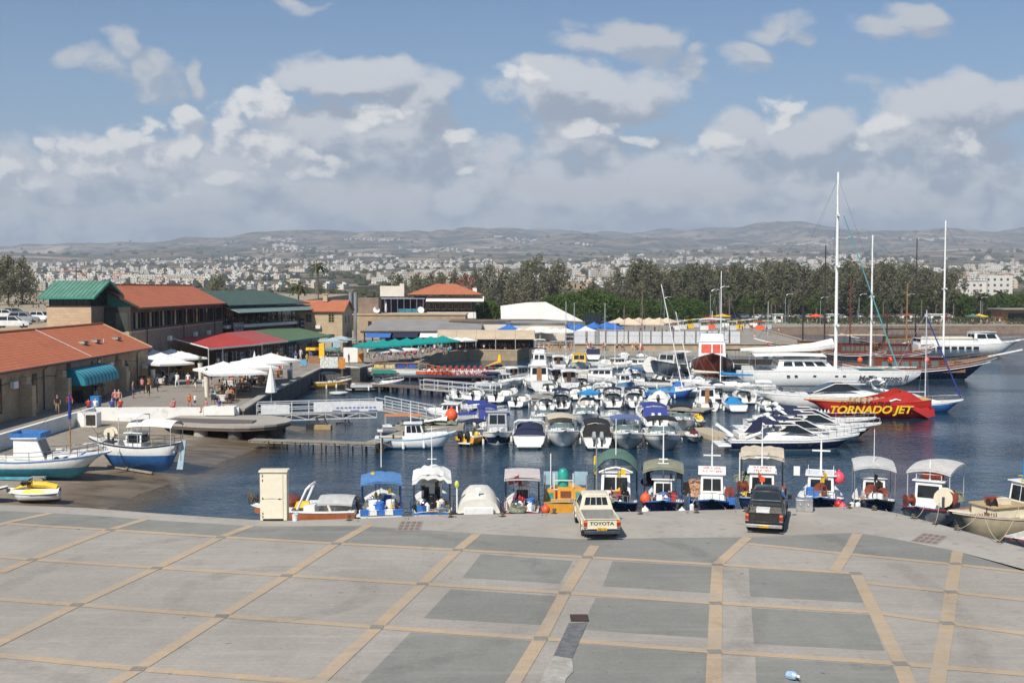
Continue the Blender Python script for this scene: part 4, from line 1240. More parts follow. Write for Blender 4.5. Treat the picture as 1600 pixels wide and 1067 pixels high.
# ------------------------------------------------------------------ walls of the left quay
def wall_run(name,label,pts,z0,z1,th,mat,cap=None,capw=None,side=1):
 """wall standing just outside the line pts (towards the water)"""
 t=thing(name,label,'wall',(pts[0][0],pts[0][1],0))
 o=Vector((pts[0][0],pts[0][1],0))
 P=[Vector((p[0],p[1],0))-o for p in pts]
 def off(d):
  out=[]
  for i,p in enumerate(P):
   a=(P[i]-P[i-1]).normalized()if i else None
   b=(P[i+1]-P[i]).normalized()if i<len(P)-1 else None
   n=Vector((0,0,0))
   for q in(a,b):
    if q is not None:n+=Vector((q.y,-q.x,0))*side
   out.append(p+n.normalized()*d)
  return out
 A,B=off(.004),off(th)
 MB().grid([[(a.x,a.y,z0),(b.x,b.y,z0),(b.x,b.y,z1),(a.x,a.y,z1)]for a,b in zip(A,B)],True,True).build('facing',mat,t,smooth=0)
 if cap is not None:
  A,B=off(-.35),off(th+.08)
  MB().grid([[(a.x,a.y,z1+.003),(b.x,b.y,z1+.003),(b.x,b.y,z1+.18),(a.x,a.y,z1+.18)]for a,b in zip(A,B)],True,True).build('coping',cap,t,smooth=0)
 return t
wall_run('slipway_wall','low whitewashed wall between the promenade and the boats on the slipway',[(-37.6,52),(-37.6,98.3),(-24.4,98.3)],-.5,2.15,.45,whitewash)
MB().box((-24.6+37.6-1.4,98.1-52-.2,1.9),(2.7,1.3,.75)).build('end_block',whitewash,bpy.data.objects['slipway_wall'],smooth=0)
wall_run('harbour_wall','tall dark harbour wall below the parasol terrace',[(-24.4,98.3),(-25.4,112),(-26.2,149.5),W(560,577),W(583,571)],-2.5,1.8,.35,concrete_dark,concrete)
wall_run('basin_wall','pale stone basin wall below the tan awning terrace',[W(650,568),W(677,553),W(730,547.5),W(806,548.5),(3.2,206)],-2.5,1.75,.45,basin_stone,stone_pale)
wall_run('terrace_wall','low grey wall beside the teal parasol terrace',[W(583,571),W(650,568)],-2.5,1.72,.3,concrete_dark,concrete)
wall_run('sea_wall','long weathered stone sea wall of the far promenade',[(58.4,212),(66,301),(130,311),(700,319)],-1.5,2.05,.5,stone_dark,stone)
# round stage on piers at the head of the slipway
t=thing('round_stage','grey round ended concrete platform standing on stout piers over the water edge','platform',(-24,92.5,0))
poly=[(-5.6,5.2),(-6.2,1.6),(-5.0,-.6),(-2,-1.9)]+[(1.2+3.9*math.sin(a),1.3-3.9*math.cos(a))for a in[math.pi*i/10 for i in range(11)]]+[(1.2,5.6)]
MB().prism(poly,1.27,1.45).build('slab',concrete,t,smooth=0)
MB().prism([(x*.985,y*.98)for x,y in poly],1.02,1.266).build('edge_beam',pt((0.10,0.07,0.055),.8,dirt=RUST),t,smooth=0)
MB().prism([(-5.4,.9),(-1.2,-.7),(2.2,-.6),(2.2,1.0),(-5.2,2.6)],1.454,1.56).build('dark_mat',pt((0.12,0.10,0.09),.9),t,smooth=0)
for x,y in((-4.4,.3),(-2.0,-1.0),(1.0,-1.6),(3.9,.6),(-4,3),(-2,3),(3,4)):
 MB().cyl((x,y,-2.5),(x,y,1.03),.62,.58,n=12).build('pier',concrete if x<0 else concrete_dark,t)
MB().box((-.8,4.4,-.2),(9.5,.4,1.9)).build('back_beam',concrete_dark,t,smooth=0)
# the railed gangway
def gangway(name,label,p,q,w,h,truss=True,panel=None,mat=alum,boards=None):
 p,q=Vector(p),Vector(q);d=q-p;L=d.length
 t=thing(name,label,'gangway',p,math.atan2(d.y,d.x))
 sl=(q.z-p.z)/L
 Z=lambda x:sl*x
 MB().sheet([[(x,y,Z(x))for y in(-w/2,w/2)]for x in(0,L)],.08).build('deck',boards or greywood,t,smooth=0)
 for s in(-1,1):
  mb=MB();n=max(2,int(L/1.5))
  for z in(.0,h*.5,h):mb.beam((0,s*w/2,Z(0)+z),(L,s*w/2,Z(L)+z),.07)
  for i in range(n+1):mb.beam((L*i/n,s*w/2,Z(L*i/n)-(.55 if truss else 0)),(L*i/n,s*w/2,Z(L*i/n)+h),.06)
  if truss:
   mb.beam((0,s*w/2,Z(0)-.5),(L,s*w/2,Z(L)-.5),.10)
   for i in range(n):
    mb.beam((L*i/n,s*w/2,Z(L*i/n)-.5*(i%2)),(L*(i+1)/n,s*w/2,Z(L*(i+1)/n)-.5*((i+1)%2)),.06)
  mb.build('railing',mat,t)
 if panel:
  for x0,x1,zz0,zz1 in panel:
   MB().box(((x0+x1)/2,-w/2-.08,(zz0+zz1)/2+Z((x0+x1)/2)),(x1-x0,.04,zz1-zz0)).build('banner',pt((0.66,0.67,0.68),.5,name='banner cloth'),t)
 return t
g0,g1=gp(402,648,1.0),gp(588,643,1.1)
gw=gangway('gangway','grey steel gangway with white banners along its rail',(g0.x,g0.y,1.0),(g1.x,g1.y,1.15),1.8,1.1,True,[(.4,3.0,.1,1.0),(5.2,7.0,.2,1.1),(6.9,11.6,.15,1.05)])
mb=MB()
for i in range(10):mb.box((7.4+i*.38,-1.03,.62+.02),(.24,.02,.13))
for i in range(3):mb.box((7.3+.7*i*2.4,-1.03,.36),(.8,.02,.09))
mb.build('banner_print',pt((0.16,0.22,0.45),.6),bpy.data.objects['gangway'])
g2,g3=gp(592,642,1.0),gp(650,656,.35)
gangway('gangway','pale lattice railed ramp sloping from the bannered gangway down to the water',(g2.x,g2.y+1.2,1.1),(g3.x+1.4,g3.y,.45),1.5,1.15,False)
gp_=gp(560,664,0)
for i,(x,y,lb)in enumerate(((492,668,'dark square float under the gangway'),(505,670,'rusty tan float under the gangway'),(538,663,'thin dark support frame standing in the water under the gangway'))):
 p=gp(x,y,0)
 t=thing('gangway_support',lb,'support',p)
 MB().box((0,0,.1),(1.5,1.0,.5)if i<2 else(1.6,.3,.12)).build('float',(rubber,pt((0.35,0.25,0.13),.8),darksteel)[i],t)
 mb=MB();mb.beam((0,0,-1.5),(.1,.3,1.0),.12);mb.beam((.5,0,.1),(.1,.3,1.0),.08);mb.build('strut',darksteel,t)
# goods stacked on the gangway end
# wooden jetty
j0,j1,j2=gp(393,686,.75),gp(590,692,.75),gp(600,676,.75)
t=thing('plank_jetty','rickety plank jetty on thin posts turning a corner by the white fishing boat','jetty',(j0.x,j0.y,0))
d=Vector((j1.x-j0.x,j1.y-j0.y,0));L=d.length;t.rotation_euler=(0,0,math.atan2(d.y,d.x))
mb=MB();rr=random.Random(2)
n=62
for i in range(n):mb.box((L*(i+.5)/n,0,.72+rr.uniform(-.015,.015)),(L/n-.03,1.15+rr.uniform(-.06,.06),.05))
mb.build('planks',greywood,t)
mb=MB()
for y in(-.45,.45):mb.beam((0,y,.62),(L,y,.62),.09,.14)
mb.build('joists',greywood,t)
pilew=pt((0.06,0.045,0.035),.9)
mb=MB()
for i in range(9):
 x=L*(.16+.84*i/8)
 for y in(-.5,.5):
  MB().cyl((x+rr.uniform(-.2,.2),y,-2.2),(x,y,.7),.06,n=6).build('post',pilew,t)
 if i%3==2:mb.beam((x,-.5,-.3),(x+.9,-.5,.6),.05);mb.beam((x,-.5,.6),(x+.9,-.5,-.3),.05)
mb.build('brace',pilew,t)
d2=Vector((2.6,8.0,0));M2=Matrix.Rotation(-t.rotation_euler.z,3,'Z')@d2
mb=MB();e0=Vector((L-.4,.4,.75));e1=e0+M2
for i in range(24):
 c=e0.lerp(e1,(i+.5)/24);mb.box((c.x,c.y,.73),(1.6,.28,.05),math.atan2(M2.y,M2.x)-R(90))
mb.build('corner_planks',greywood,t)
for i in range(5):
 c=e0.lerp(e1,i/4)
 for s in(-.65,.65):MB().cyl((c.x+s,c.y,-2.2),(c.x+s,c.y,1.1 if s>0 else .7),.08,n=6).build('corner_post',pilew,t)
# far pier for the long speedboat
a,b_=gp(541,597,.9),gp(702,606,.9)
t=thing('speedboat_pier','low dark pier on thick posts in front of the long white speedboat','pier',(a.x,a.y,0),math.atan2(b_.y-a.y,b_.x-a.x))
L=math.hypot(b_.x-a.x,b_.y-a.y)
MB().box((L/2,0,.78),(L,1.6,.22)).build('deck',pt((0.13,0.10,0.08),.9,dirt=RUST),t)
for i in range(9):
 for y in(-.6,.6):MB().cyl((L*(i+.3)/9,y,-2.5),(L*(i+.3)/9,y,.7),.18,n=8).build('post',concrete_dark,t)
q=gp(700,606,1.0)
gangway('gangway','aluminium gangway rail beside the long white speedboat',(q.x-3,q.y-1,1.0),(q.x+5.5,q.y-3.5,.5),1.2,1.1,False)
# teal skirted boarding stage with brochure racks
p=gp(582,573,LZ)
t=thing('boarding_stage','wooden boarding stage with a teal skirt and bright brochure boards','stage',(p.x+.3,p.y-2.0,0))
MB().box((3.2,.6,1.55),(6.6,2.6,.18)).build('deck',greywood,t)
MB().box((3.2,-.72,1.2),(6.6,.08,.5)).build('teal_skirt',pt((0.02,0.22,0.17),.7),t)
for i in range(6):MB().cyl((.2+i*1.25,-.5,-2),(.2+i*1.25,-.5,1.5),.1,n=6).build('post',concrete_dark,t)
for i,c in enumerate(((0.62,0.50,0.18),(0.62,0.52,0.30),(0.03,0.07,0.30),(0.05,0.10,0.34))):
 MB().box((.9+i*1.5,-.4,2.0),(1.35,.06,.62)).build('brochure_board',pt(c,.6,var=.5,scale=6),t)
mb=MB();mb.beam((0,-.55,2.45),(6.5,-.55,2.45),.1)
for i in range(5):mb.beam((.05+i*1.6,-.55,1.6),(.05+i*1.6,-.55,2.45),.08)
for k in range(5):mb.beam((6.5+k*1.05,-.55-.4*k,1.6-.18*k),(6.5+k*1.05,-.55-.4*k,2.5-.18*k),.09)
mb.beam((6.5,-.55,2.45),(10.8,-2.2,1.75),.1);mb.beam((6.5,-.55,2.05),(10.8,-2.2,1.35),.08);mb.build('orange_rail',wood,t)
# ------------------------------------------------------------------ things on the left promenade
for i,(x,y,lb)in enumerate(((106,622,'under the striped turquoise awning'),(199,609,'beside the arched warehouse door'),(239,602,'at the near corner of the first white parasols'),
  (313,593,'by the red awning post'),(323,620,'at the near corner of the second parasol terrace'),(287,584,'behind the wooden screen'))):
 p=gp(x,y,LZ)
 put('planter',make_planter,p,i,'tall ivory planter with a shrub '+lb,None,(.9,.9,(1.0,1.15,1.05,1.15,1.2,1.0)[i]))
for i,(x,y,w)in enumerate(((252,585,5.2),(268,577,5.6),(284,582,5.0),(240,578,4.6),(264,593,4.2))):
 p=gp(x,y+8,LZ)
 put('wpar',mk_par(whitec,5.0,3.3,rise=.75),p,R(20+6*i),'big white square parasol in the terrace at the end of the warehouse','white parasols by the warehouse',(w/5.0,w/5.0,1))
for i,(x,y,w)in enumerate(((366,612,5.6),(388,602,5.2),(405,594,5.0),(424,588,5.2),(350,607,4.6))):
 p=gp(x,y+9,LZ)
 put('wpar',None,p,R(24+5*i),'big white square parasol in the terrace along the harbour wall','white parasols along the harbour wall',(w/5.0,w/5.0,1.05))
for i,(x,y,lb)in enumerate(((520,557,'pale blue grey parasol at the foot of the stone house'),(533,553,'pale blue grey parasol closest to the stone house wall'))):
 p=gp(x,y,LZ)
 put('palepar',mk_par(pt((0.36,0.45,0.46),.85),4.4,3.1,rise=.5),p,R(15),lb)
p=gp(515,564,LZ)
put('sagepar',mk_par(pt((0.16,0.27,0.23),.85),3.0,2.3,rise=.4),p,R(15),'small sage green parasol above the price board')
# furled parasol by the wall end, and by the shops
for x,y,lb,s in((424,628,'tall furled white parasol standing by the gangway rail',1.35),(398,585,'furled white parasol among the open ones before the shops',1.1)):
 p=gp(x,y,LZ)
 t=thing('furled_parasol',lb,'parasol',p)
 MB().lathe([(.05,.6*s),(.42*s,.7*s),(.30*s,1.4*s),(.12*s,2.3*s),(.03,2.7*s)],n=9).build('canopy',whitec,t)
 MB().cyl((0,0,0),(0,0,2.75*s),.035).build('pole',alum,t)
rr=random.Random(31)
tables=[(x,y)for x,y in((246,594),(258,590),(270,592),(280,588),(262,599),(292,586),(250,602),(350,622),(362,617),(376,612),(390,606),(404,602),(418,597),(342,612),(356,606),(372,600),(388,594),(430,590),(345,630),(360,627))]
for i,(x,y)in enumerate(tables):
 p=gp(x,y,LZ)
 put('table%d'%(i%2),lambda i=i:make_table(i%2==0),p,R(rr.uniform(0,40)),'square restaurant table under the white parasols','tables under the white parasols')
 for k in range(3):
  a=rr.uniform(0,6.28);q=p+Vector((math.cos(a),math.sin(a),0))*.85
  put('chair%d'%(i%2),lambda i=i:make_chair(wood if i%2 else wood_dark),q,a+R(90),'wooden chair drawn up to a table under the white parasols','chairs under the white parasols')
  if rr.random()<.75:
   person(q,a+R(90),'seated',rr.choice(['white','red','black','cyan','khaki','pink','grey','navy','orange']),rr.choice(['khaki','navy','brown']),'diner seated at a table under the white parasols','diners under the white parasols')
PEOPLE=[(90,647,'standing','black','khaki',200,'man in a black t-shirt and pale shorts near the end of the white wall',0),(109,645,'walking','red','black',20,'woman in a red top and black trousers walking past the turquoise awning',1),
 (150,625,'standing','black','white',170,'person in black with white shorts at the turquoise awning entrance',0),(161,622,'standing','khaki','khaki',190,'person all in khaki standing beside the turquoise awning entrance',1),
 (163,637,'seated','red','navy',10,'leftmost seated person on the white wall, in red',0),(173,637,'seated','white','grey',-10,'person in white sitting on the white wall between two red tops',0),
 (180,637,'standing','pink','navy',20,'woman in a pink top leaning at the white wall',1),(186,637,'standing','skin','black',200,'bare backed man with black shorts standing at the white wall',0),
 (198,637,'seated','blue','navy',0,'person in a bright blue top seated on the white wall',0),(211,637,'seated','red','black',30,'person with a red and black top at the end of the seated wall group',0),
 (277,606,'walking','white','white',170,'woman in a long white dress beside the first parasol terrace',1),(294,606,'standing','white','red',180,'woman with a white top and a bright red skirt on the promenade',0),
 (292,637,'seated','pink','red',60,'woman in pink sitting on the bench edge above the white wall',0),(296,635,'seated','orange','red',200,'person in orange sitting behind the woman in pink',0),
 (305,636,'standing','white','navy',150,'child in a white shirt and dark shorts above the white wall',0),(343,636,'seated','pink','khaki',120,'person in a pale pink top seated by the end of the white wall',0),
 (357,638,'seated','blue','grey',220,'person in blue sitting on the end of the white wall',0),(341,577,'walking','white','khaki',40,'shopper in white under the red awning',0),(352,574,'standing','cyan','white',90,'shopper in cyan beside the red awning racks',0),
 (437,584,'standing','red','red',0,'person in all red standing beyond the second parasol terrace',1),(462,566,'standing','blue','white',0,'person in a blue top walking toward the stone house',0),
 (470,562,'walking','white','white',200,'broad shouldered person in white under the green awning',0),(478,558,'walking','white','red',200,'person with white top and red shorts under the green awning',0),
 (498,556,'standing','white','navy',90,'person in white by the green awning end post',0),(466,556,'standing','brown','khaki',20,'person in brown deep under the green awning',0)]
for x,y,pose,tp,bt,rz,lb,lg in PEOPLE:
 p=gp(x,y,LZ)
 if 'wall' in lb and pose=='seated' and y>635:p=Vector((p.x,98.0,2.15-.46))if x<300 or x>340 else p
 sc=.72 if 'child' in lb else 1.0
 person(p,R(rz),pose,tp,bt,lb,None,lg,sc=sc)
p=gp(150,637,LZ)
t=thing('litter_bin','square bright blue litter bin beside the people on the white wall','bin',p)
MB().box((0,0,.5),(.75,.6,1.0),top=1.08).build('body',pt((0.02,0.20,0.50),.5),t,bev=.03);MB().box((0,0,1.05),(.86,.7,.1)).build('lid',pt((0.02,0.16,0.42),.5),t,bev=.02)
p=gp(453,592,LZ)
t=thing('litter_bin','round grey litter bin standing on the harbour wall edge','bin',p)
MB().lathe([(.3,0),(.36,.9),(.38,1.0),(.2,1.2)],n=12).build('body',steel,t)
p=gp(123,629,LZ)
t=thing('menu_board','dark folding menu board by the turquoise awning entrance','sign',p)
for s in(-1,1):MB().box((0,s*.2,.6),(.8,.05,1.25),rx=R(s*14)).build('board',wood_dark,t)
p=gp(526,555,LZ)
t=thing('price_board','pale blue upright price board under the stone house parasols','sign',p)
MB().box((0,0,1.5),(1.2,.08,1.6)).build('board',pt((0.36,0.50,0.58),.6,var=.3,scale=6),t);MB().box((0,0,.35),(.1,.1,.7)).build('post',steel,t)
p=gp(492,568,LZ)
t=thing('ticket_kiosk','small timber ticket kiosk with a yellow sign top by the harbour wall corner','kiosk',p)
MB().box((0,0,.55),(1.6,1.0,1.1)).build('counter',wood,t);MB().box((0,.1,2.15),(2.6,.3,.42)).build('sign',yellow,t)
mb=MB()
for x in(-.8,.8):mb.beam((x,0,0),(x,0,2.1),.1)
mb.build('posts',wood,t)
MB().box((.6,-.1,2.17),(1.0,.16,.34)).build('sign_lettering',pt((0.45,0.08,0.03),.6),t)
p=gp(521,578,LZ)
t=thing('ticket_board','pair of white excursion display boards with a yellow tower','sign',p)
MB().box((-.6,0,1.0),(2.4,.12,1.5)).build('board',pt((0.6,0.62,0.58),.6,var=.35,scale=4),t);MB().box((1.2,-.3,.9),(.9,.1,1.4)).build('poster',pt((0.60,0.24,0.04),.6,var=.3,scale=6),t)
MB().box((-1.6,.4,2.6),(.7,.7,2.0)).build('tower',yellow,t)
p=gp(548,567,LZ)
t=thing('white_screen','tall white screen with an orange edge behind the excursion boards','screen',p)
MB().box((0,0,1.2),(2.1,.2,2.2)).build('panel',plaster_w,t);MB().box((1.5,.1,.9),(.8,.2,1.5)).build('edge',pt((0.55,0.22,0.04),.6),t)
p=gp(474,579,LZ)
t=thing('notice_sign','small sky blue notice on a post at the harbour wall edge','sign',p)
MB().box((0,0,1.1),(.8,.06,.6)).build('plate',pt((0.08,0.36,0.62),.5),t);MB().cyl((0,.05,0),(0,.05,1.1),.04).build('post',steel,t)
p=gp(228,606,LZ)
t=thing('timber_box','orange brown timber counter beside the warehouse corner planter','counter',(p.x,p.y,LZ))
MB().box((0,0,.6),(1.3,1.0,1.2)).build('body',wood,t);MB().box((0,0,1.24),(1.45,1.15,.08)).build('top',wood_dark,t)
p=gp(283,590,LZ)
t=thing('timber_screen','yellow brown timber screen with a round hole between the parasol terraces','screen',p)
MB().box((0,0,1.5),(3.4,.12,1.6)).build('panel',pt((0.45,0.25,0.07),.6),t)
MB().cyl((-.2,-.075,1.5),(-.2,-.062,1.5),.42,n=16).build('round_hole',blackm,t)
mb=MB();mb.beam((-1.6,0,0),(-1.6,0,.8),.1);mb.beam((1.6,0,0),(1.6,0,.8),.1);mb.build('legs',wood,t)
for i in range(26):
 x,y=[(208,622),(222,615),(232,622),(246,612),(330,600),(318,606),(305,612),(440,577),(446,573),(455,578),(470,574),(480,571),(486,566),(505,566),(512,570),(530,562),(540,560),(556,562),(566,558),(575,560),(545,570),(300,585),(338,588),(425,572),(434,568),(415,576)][i]
 p=gp(x,y,LZ);person(p,rr.uniform(0,6.28),rr.choice(['walking','standing','carrying']),rr.choice(list(CL)),rr.choice(['navy','khaki','white','black','grey']),'visitor strolling along the harbour promenade between the parasols and the stone house','visitors strolling on the promenade',i%2)
# diners of the far terraces (small): one shared body mesh, own clothes
rr=random.Random(77)
for i in range(34):
 f=i/33
 x=586+118*f;y=561-9*f+rr.uniform(-5,3)
 p=gp(x,y,LZ)
 person(p,rr.uniform(0,6.28),rr.choice(['seated','seated','standing']),rr.choice(['red','pink','white','black','green','navy','cyan','orange']),rr.choice(['navy','khaki','black']),'diner on the terrace under the teal parasols','diners under the teal parasols')
for i in range(36):
 x=690+145*i/35
 p=Vector((px_x(x,197),195.6+rr.uniform(0,5),LZ))
 person(p,rr.uniform(0,6.28),'seated',rr.choice(['white','red','black','brown','navy','grey','white','black']),'navy','diner in the shade of the tan awning','diners under the tan awning')
for i in range(22):
 x=rr.uniform(845,1010);Y=211-rr.uniform(.5,2.5)
 person((px_x(x,Y),Y,.85),rr.uniform(0,6.28),'walking',rr.choice(['white','red','black','khaki','orange','skin','brown']),rr.choice(['navy','khaki','white']),'stroller on the lower far quay below the white panels','strollers on the lower far quay')
for i in range(55):
 x=rr.uniform(1050,1590);Y=rr.uniform(318,345)if x>1200 else rr.uniform(270,330)
 person((px_x(x,Y),Y,FZ),rr.uniform(0,6.28),rr.choice(['walking','standing']),rr.choice(['white','red','black','khaki','orange','cyan','navy']),rr.choice(['navy','khaki','white']),'stroller on the far seafront promenade','strollers on the far seafront')
# ------------------------------------------------------------------ boat building
class Hull:
 pass
def hull(root,L,B,fb=0.8,bow=0.6,stern=0.1,draft=0.5,top=None,stripe=None,boot=None,bottom=None,sb=0.85,rake=0.9,cockpit=(0.05,0.55),sole=0.25,
   deck=None,inner=None,full=2.2,flare=2.6,split=None,low=None,stripe_h=0.1,gun=0.12,crown=0.06,rail=None,n=22,srk=0.0):
 """shell and deck of a boat: x forward, waterline at z = 0. split: height fraction above the water below which the side takes the colour low"""
 top=top or gel;stripe=stripe or top;boot=boot or top;bottom=bottom or bottomblu;deck=deck or deckm;low=low or top
 H=Hull();H.L,H.B=L,B
 def bf(t):
  if t<0.5:
   k=t/0.5
   return sb+(1-sb)*math.sin(k*math.pi/2)**0.9
  k=(t-0.5)/0.5
  return max(0.0,1-k**full)**0.82
 H.b=lambda t:B/2*bf(t)
 H.s=lambda t:fb+bow*max(0,(t-.3)/.7)**2+stern*max(0,(.45-t)/.45)**2
 def kz(t):
  k=-draft*min(1,.75+t)
  if t>.72:k+=(H.s(1)*.72+draft)*((t-.72)/.28)**2.6
  if sb<.4 and t<.2:k+=(H.s(0)*.6+draft)*((.2-t)/.2)**2.6
  return k
 H.x=lambda t:-L/2+L*t
 ts=[i/n for i in range(n+1)];ts[-1]=.998
 rows=[]
 for t in ts:
  s,k,b=H.s(t),kz(t),max(H.b(t),.012)
  zs=[s,s-stripe_h]
  m=split if split is not None else .5
  zs+=[s-stripe_h-(s-stripe_h-.2)*f for f in(m*.5,m,m+(1-m)*.5)]+[.17,.03,-draft*.45,-draft]
  zs=[max(z,k)for z in zs];zs[-1]=k
  pts=[]
  for z in zs:
   w=(s-z)/max(s-k,.01)
   y=b*max(0,1-w**flare)**.9 if w<1 else 0
   xr=-rake*w*(max(0,t-.55)/.45)**1.5+srk*w*(max(0,.25-t)/.25)**1.5
   pts.append((H.x(t)+xr,y,z))
  rows.append(pts)
 mb=MB();mats=[stripe,top,low,boot,bottom];band=[0,1,1,2,2,3,4,4]
 full_rows=[r+[(p[0],-p[1],p[2])for p in r[-2::-1]]for r in rows]
 mm=len(full_rows[0]);k0=0;mb.v=[p for r in full_rows for p in r]
 for i in range(len(full_rows)-1):
  for j in range(mm-1):
   mb.cur=band[j]if j<8 else band[15-j]
   a=i*mm+j
   mb.face((a,a+1,a+mm+1,a+mm))
 mb.cur=1
 for j in range(8):
  mb.cur=band[j]
  mb.face((j,mm-1-j,mm-2-j,j+1)if j<7 else(j,mm-1-j,j+1))
 H.o=mb.build('hull',mats,root,smooth=50)
 # deck with its well
 c0,c1=cockpit
 dt=sorted(set(ts+([c0,c1]if c1>c0 else[])))
 prof=[]
 for t in dt:
  b,s=H.b(t),H.s(t)
  bi=max(b-gun,.01)
  def well(tt):
   bw=max(bi-.04,.01)
   return[(H.x(t),b,s+.005),(H.x(t),bi,s+.012),(H.x(t),bw,sole),(H.x(t),0,sole),(H.x(t),-bw,sole),(H.x(t),-bi,s+.012),(H.x(t),-b,s+.005)]
  def flat(tt):
   return[(H.x(t),b,s+.005),(H.x(t),bi,s+.012),(H.x(t),bi*.6,s+.012+crown*.7),(H.x(t),0,s+.012+crown),(H.x(t),-bi*.6,s+.012+crown*.7),(H.x(t),-bi,s+.012),(H.x(t),-b,s+.005)]
  if c1>c0 and abs(t-c0)<1e-6:prof+=[flat(t),well(t)]
  elif c1>c0 and abs(t-c1)<1e-6:prof+=[well(t),flat(t)]
  elif c0<t<c1:prof.append(well(t))
  else:prof.append(flat(t))
 mb=MB();k=len(prof[0]);mb.v=[p for r in prof for p in r]
 for i in range(len(prof)-1):
  for j in range(k-1):
   mb.cur=0 if(j in(0,k-2))else 1
   a=i*k+j
   mb.face((a,a+1,a+k+1,a+k))
 mb.build('deck',[rail or deck,inner or deck],root,smooth=40)
 # rubbing strake
 mb=MB()
 for sgn in(1,-1):
  mb.tube([(H.x(t),sgn*(H.b(t)+.015),H.s(t)-stripe_h*.5)for t in[i/14 for i in range(14)]+[.985]],.035,5)
 mb.build('rubbing_strake',rail or stripe,root)
 return H
def house(root,x0,x1,w0,w1,z0,z1,fr=.2,br=0.0,tum=.05,mat=None,roof=True,front=1,side=1,back=1,roofmat=None,glass_m=None,oh=.12,name='cabin',win=(.5,.9),frame=None,door=False):
 """deck house from x0 (aft) to x1 (fore), widths w0 aft and w1 fore; windows as plates"""
 mat=mat or gel;gm=glass_m or glass
 b=[(x0,-w0/2,z0),(x1,-w1/2,z0),(x1,w1/2,z0),(x0,w0/2,z0)]
 t=[(x0+br,-w0/2+tum,z1),(x1-fr,-w1/2+tum,z1),(x1-fr,w1/2-tum,z1),(x0+br,w0/2-tum,z1)]
 mb=MB();mb.grid([b,t],True,True)
 o=mb.build(name,mat,root,smooth=0,bev=.025)
 def win_row(q,nwin,nm='window'):
  for i in range(nwin):
   u0=.08+.84*i/nwin+.02;u1=.08+.84*(i+1)/nwin-.02
   if frame is not None:
    MB().panel(q,u0-.015,u1+.015,win[0]-.04,win[1]+.04,.012).build('window_frame',frame,o,smooth=0)
   MB().panel(q,u0,u1,win[0],win[1],.02).build(nm,gm,o,smooth=0)
 if front:win_row((b[1],b[2],t[2],t[1]),front,'windscreen')
 if side:
  win_row((b[0],b[1],t[1],t[0]),side);win_row((b[2],b[3],t[3],t[2]),side)
 if back:win_row((b[3],b[0],t[0],t[3]),back)
 if door:
  MB().panel((b[3],b[0],t[0],t[3]),.36,.64,.04,.92,.026).build('door',wood if door is True else door,o,smooth=0)
 if roof:
  MB().box(((x0+br+x1-fr)/2,0,z1+.035),(x1-fr-x0-br+2*oh,max(w0,w1)-2*tum+2*oh,.07)).build('roof',roofmat or mat,o,bev=.02)
 return o
CANOPY_DROP=[0.0]
def canopy(root,x0,x1,w,z,crown=.25,mat=None,fore_aft=0.06,posts=True,zb=.9,pm=None,sag=0.0,name='canopy',tilt=0.0,npost=2,valance=0.0,r=.025,wavy=0.0):
 z-=CANOPY_DROP[0];w*=1-.2*CANOPY_DROP[0];mat=mat or whitec;rr_=random.Random(int(x0*100+w*37+z*11))
 rows=[]
 nx,ny=7,11
 for i in range(nx):
  f=i/(nx-1);x=x0+(x1-x0)*f
  row=[]
  for j in range(ny):
   g=-1+2*j/(ny-1)
   zz=z-crown*abs(g)**2.2+fore_aft*(1-(2*f-1)**2)+tilt*(f-.5)-sag*math.sin(math.pi*2*f)**2*(1-g*g)+wavy*rr_.uniform(-1,1)
   row.append((x,g*w/2,zz))
  rows.append(row)
 mb=MB().sheet(rows,.03)
 if valance:
  for e in(0,ny-1):mb.grid([[r_[e]for r_ in rows],[(r_[e][0],r_[e][1]*1.01,r_[e][2]-valance)for r_ in rows]])
  for e in(0,nx-1):mb.grid([rows[e],[(p[0],p[1],p[2]-valance)for p in rows[e]]])
 o=mb.build(name,mat,root,smooth=45)
 if posts:
  for i in range(npost):
   x=x0+.08+(x1-x0-.16)*i/max(1,npost-1)
   MB().tube([(x,-w/2+.06,zb)]+[(x,g*(w/2-.06),z-crown*abs(g)**2.2-.03)for g in(-1,-.6,-.2,.2,.6,1)]+[(x,w/2-.06,zb)],r,5).build('canopy_hoop',pm or alum,root)
 return o
def bimini(root,x0,x1,w,z,zb,mat,crown=.16):
 return canopy(root,x0,x1,w,z,crown,mat,.05,True,zb,steel,0,'bimini',npost=3,valance=.10,r=.018)
def railing(root,pts,h=.55,n=None,r=.018,mat=None,mid=False,name='railing'):
 mb=MB();P=[Vector(p)for p in pts]
 mb.tube([p+Vector((0,0,h))for p in P],r,5)
 if mid:mb.tube([p+Vector((0,0,h*.5))for p in P],r*.8,4)
 for p in P:mb.cyl(p,p+Vector((0,0,h)),r,n=4)
 return mb.build(name,mat or steel,root)
def bow_rail(root,H,t0=.55,h=.5,inset=.08,mat=None,n=6,mid=False):
 ts=[t0+(.985-t0)*i/n for i in range(n+1)]
 P=[(H.x(t),max(H.b(t)-inset,.03),H.s(t))for t in ts]+[(H.x(t),-max(H.b(t)-inset,.03),H.s(t))for t in ts[::-1]]
 return railing(root,P,h,mat=mat,mid=mid)
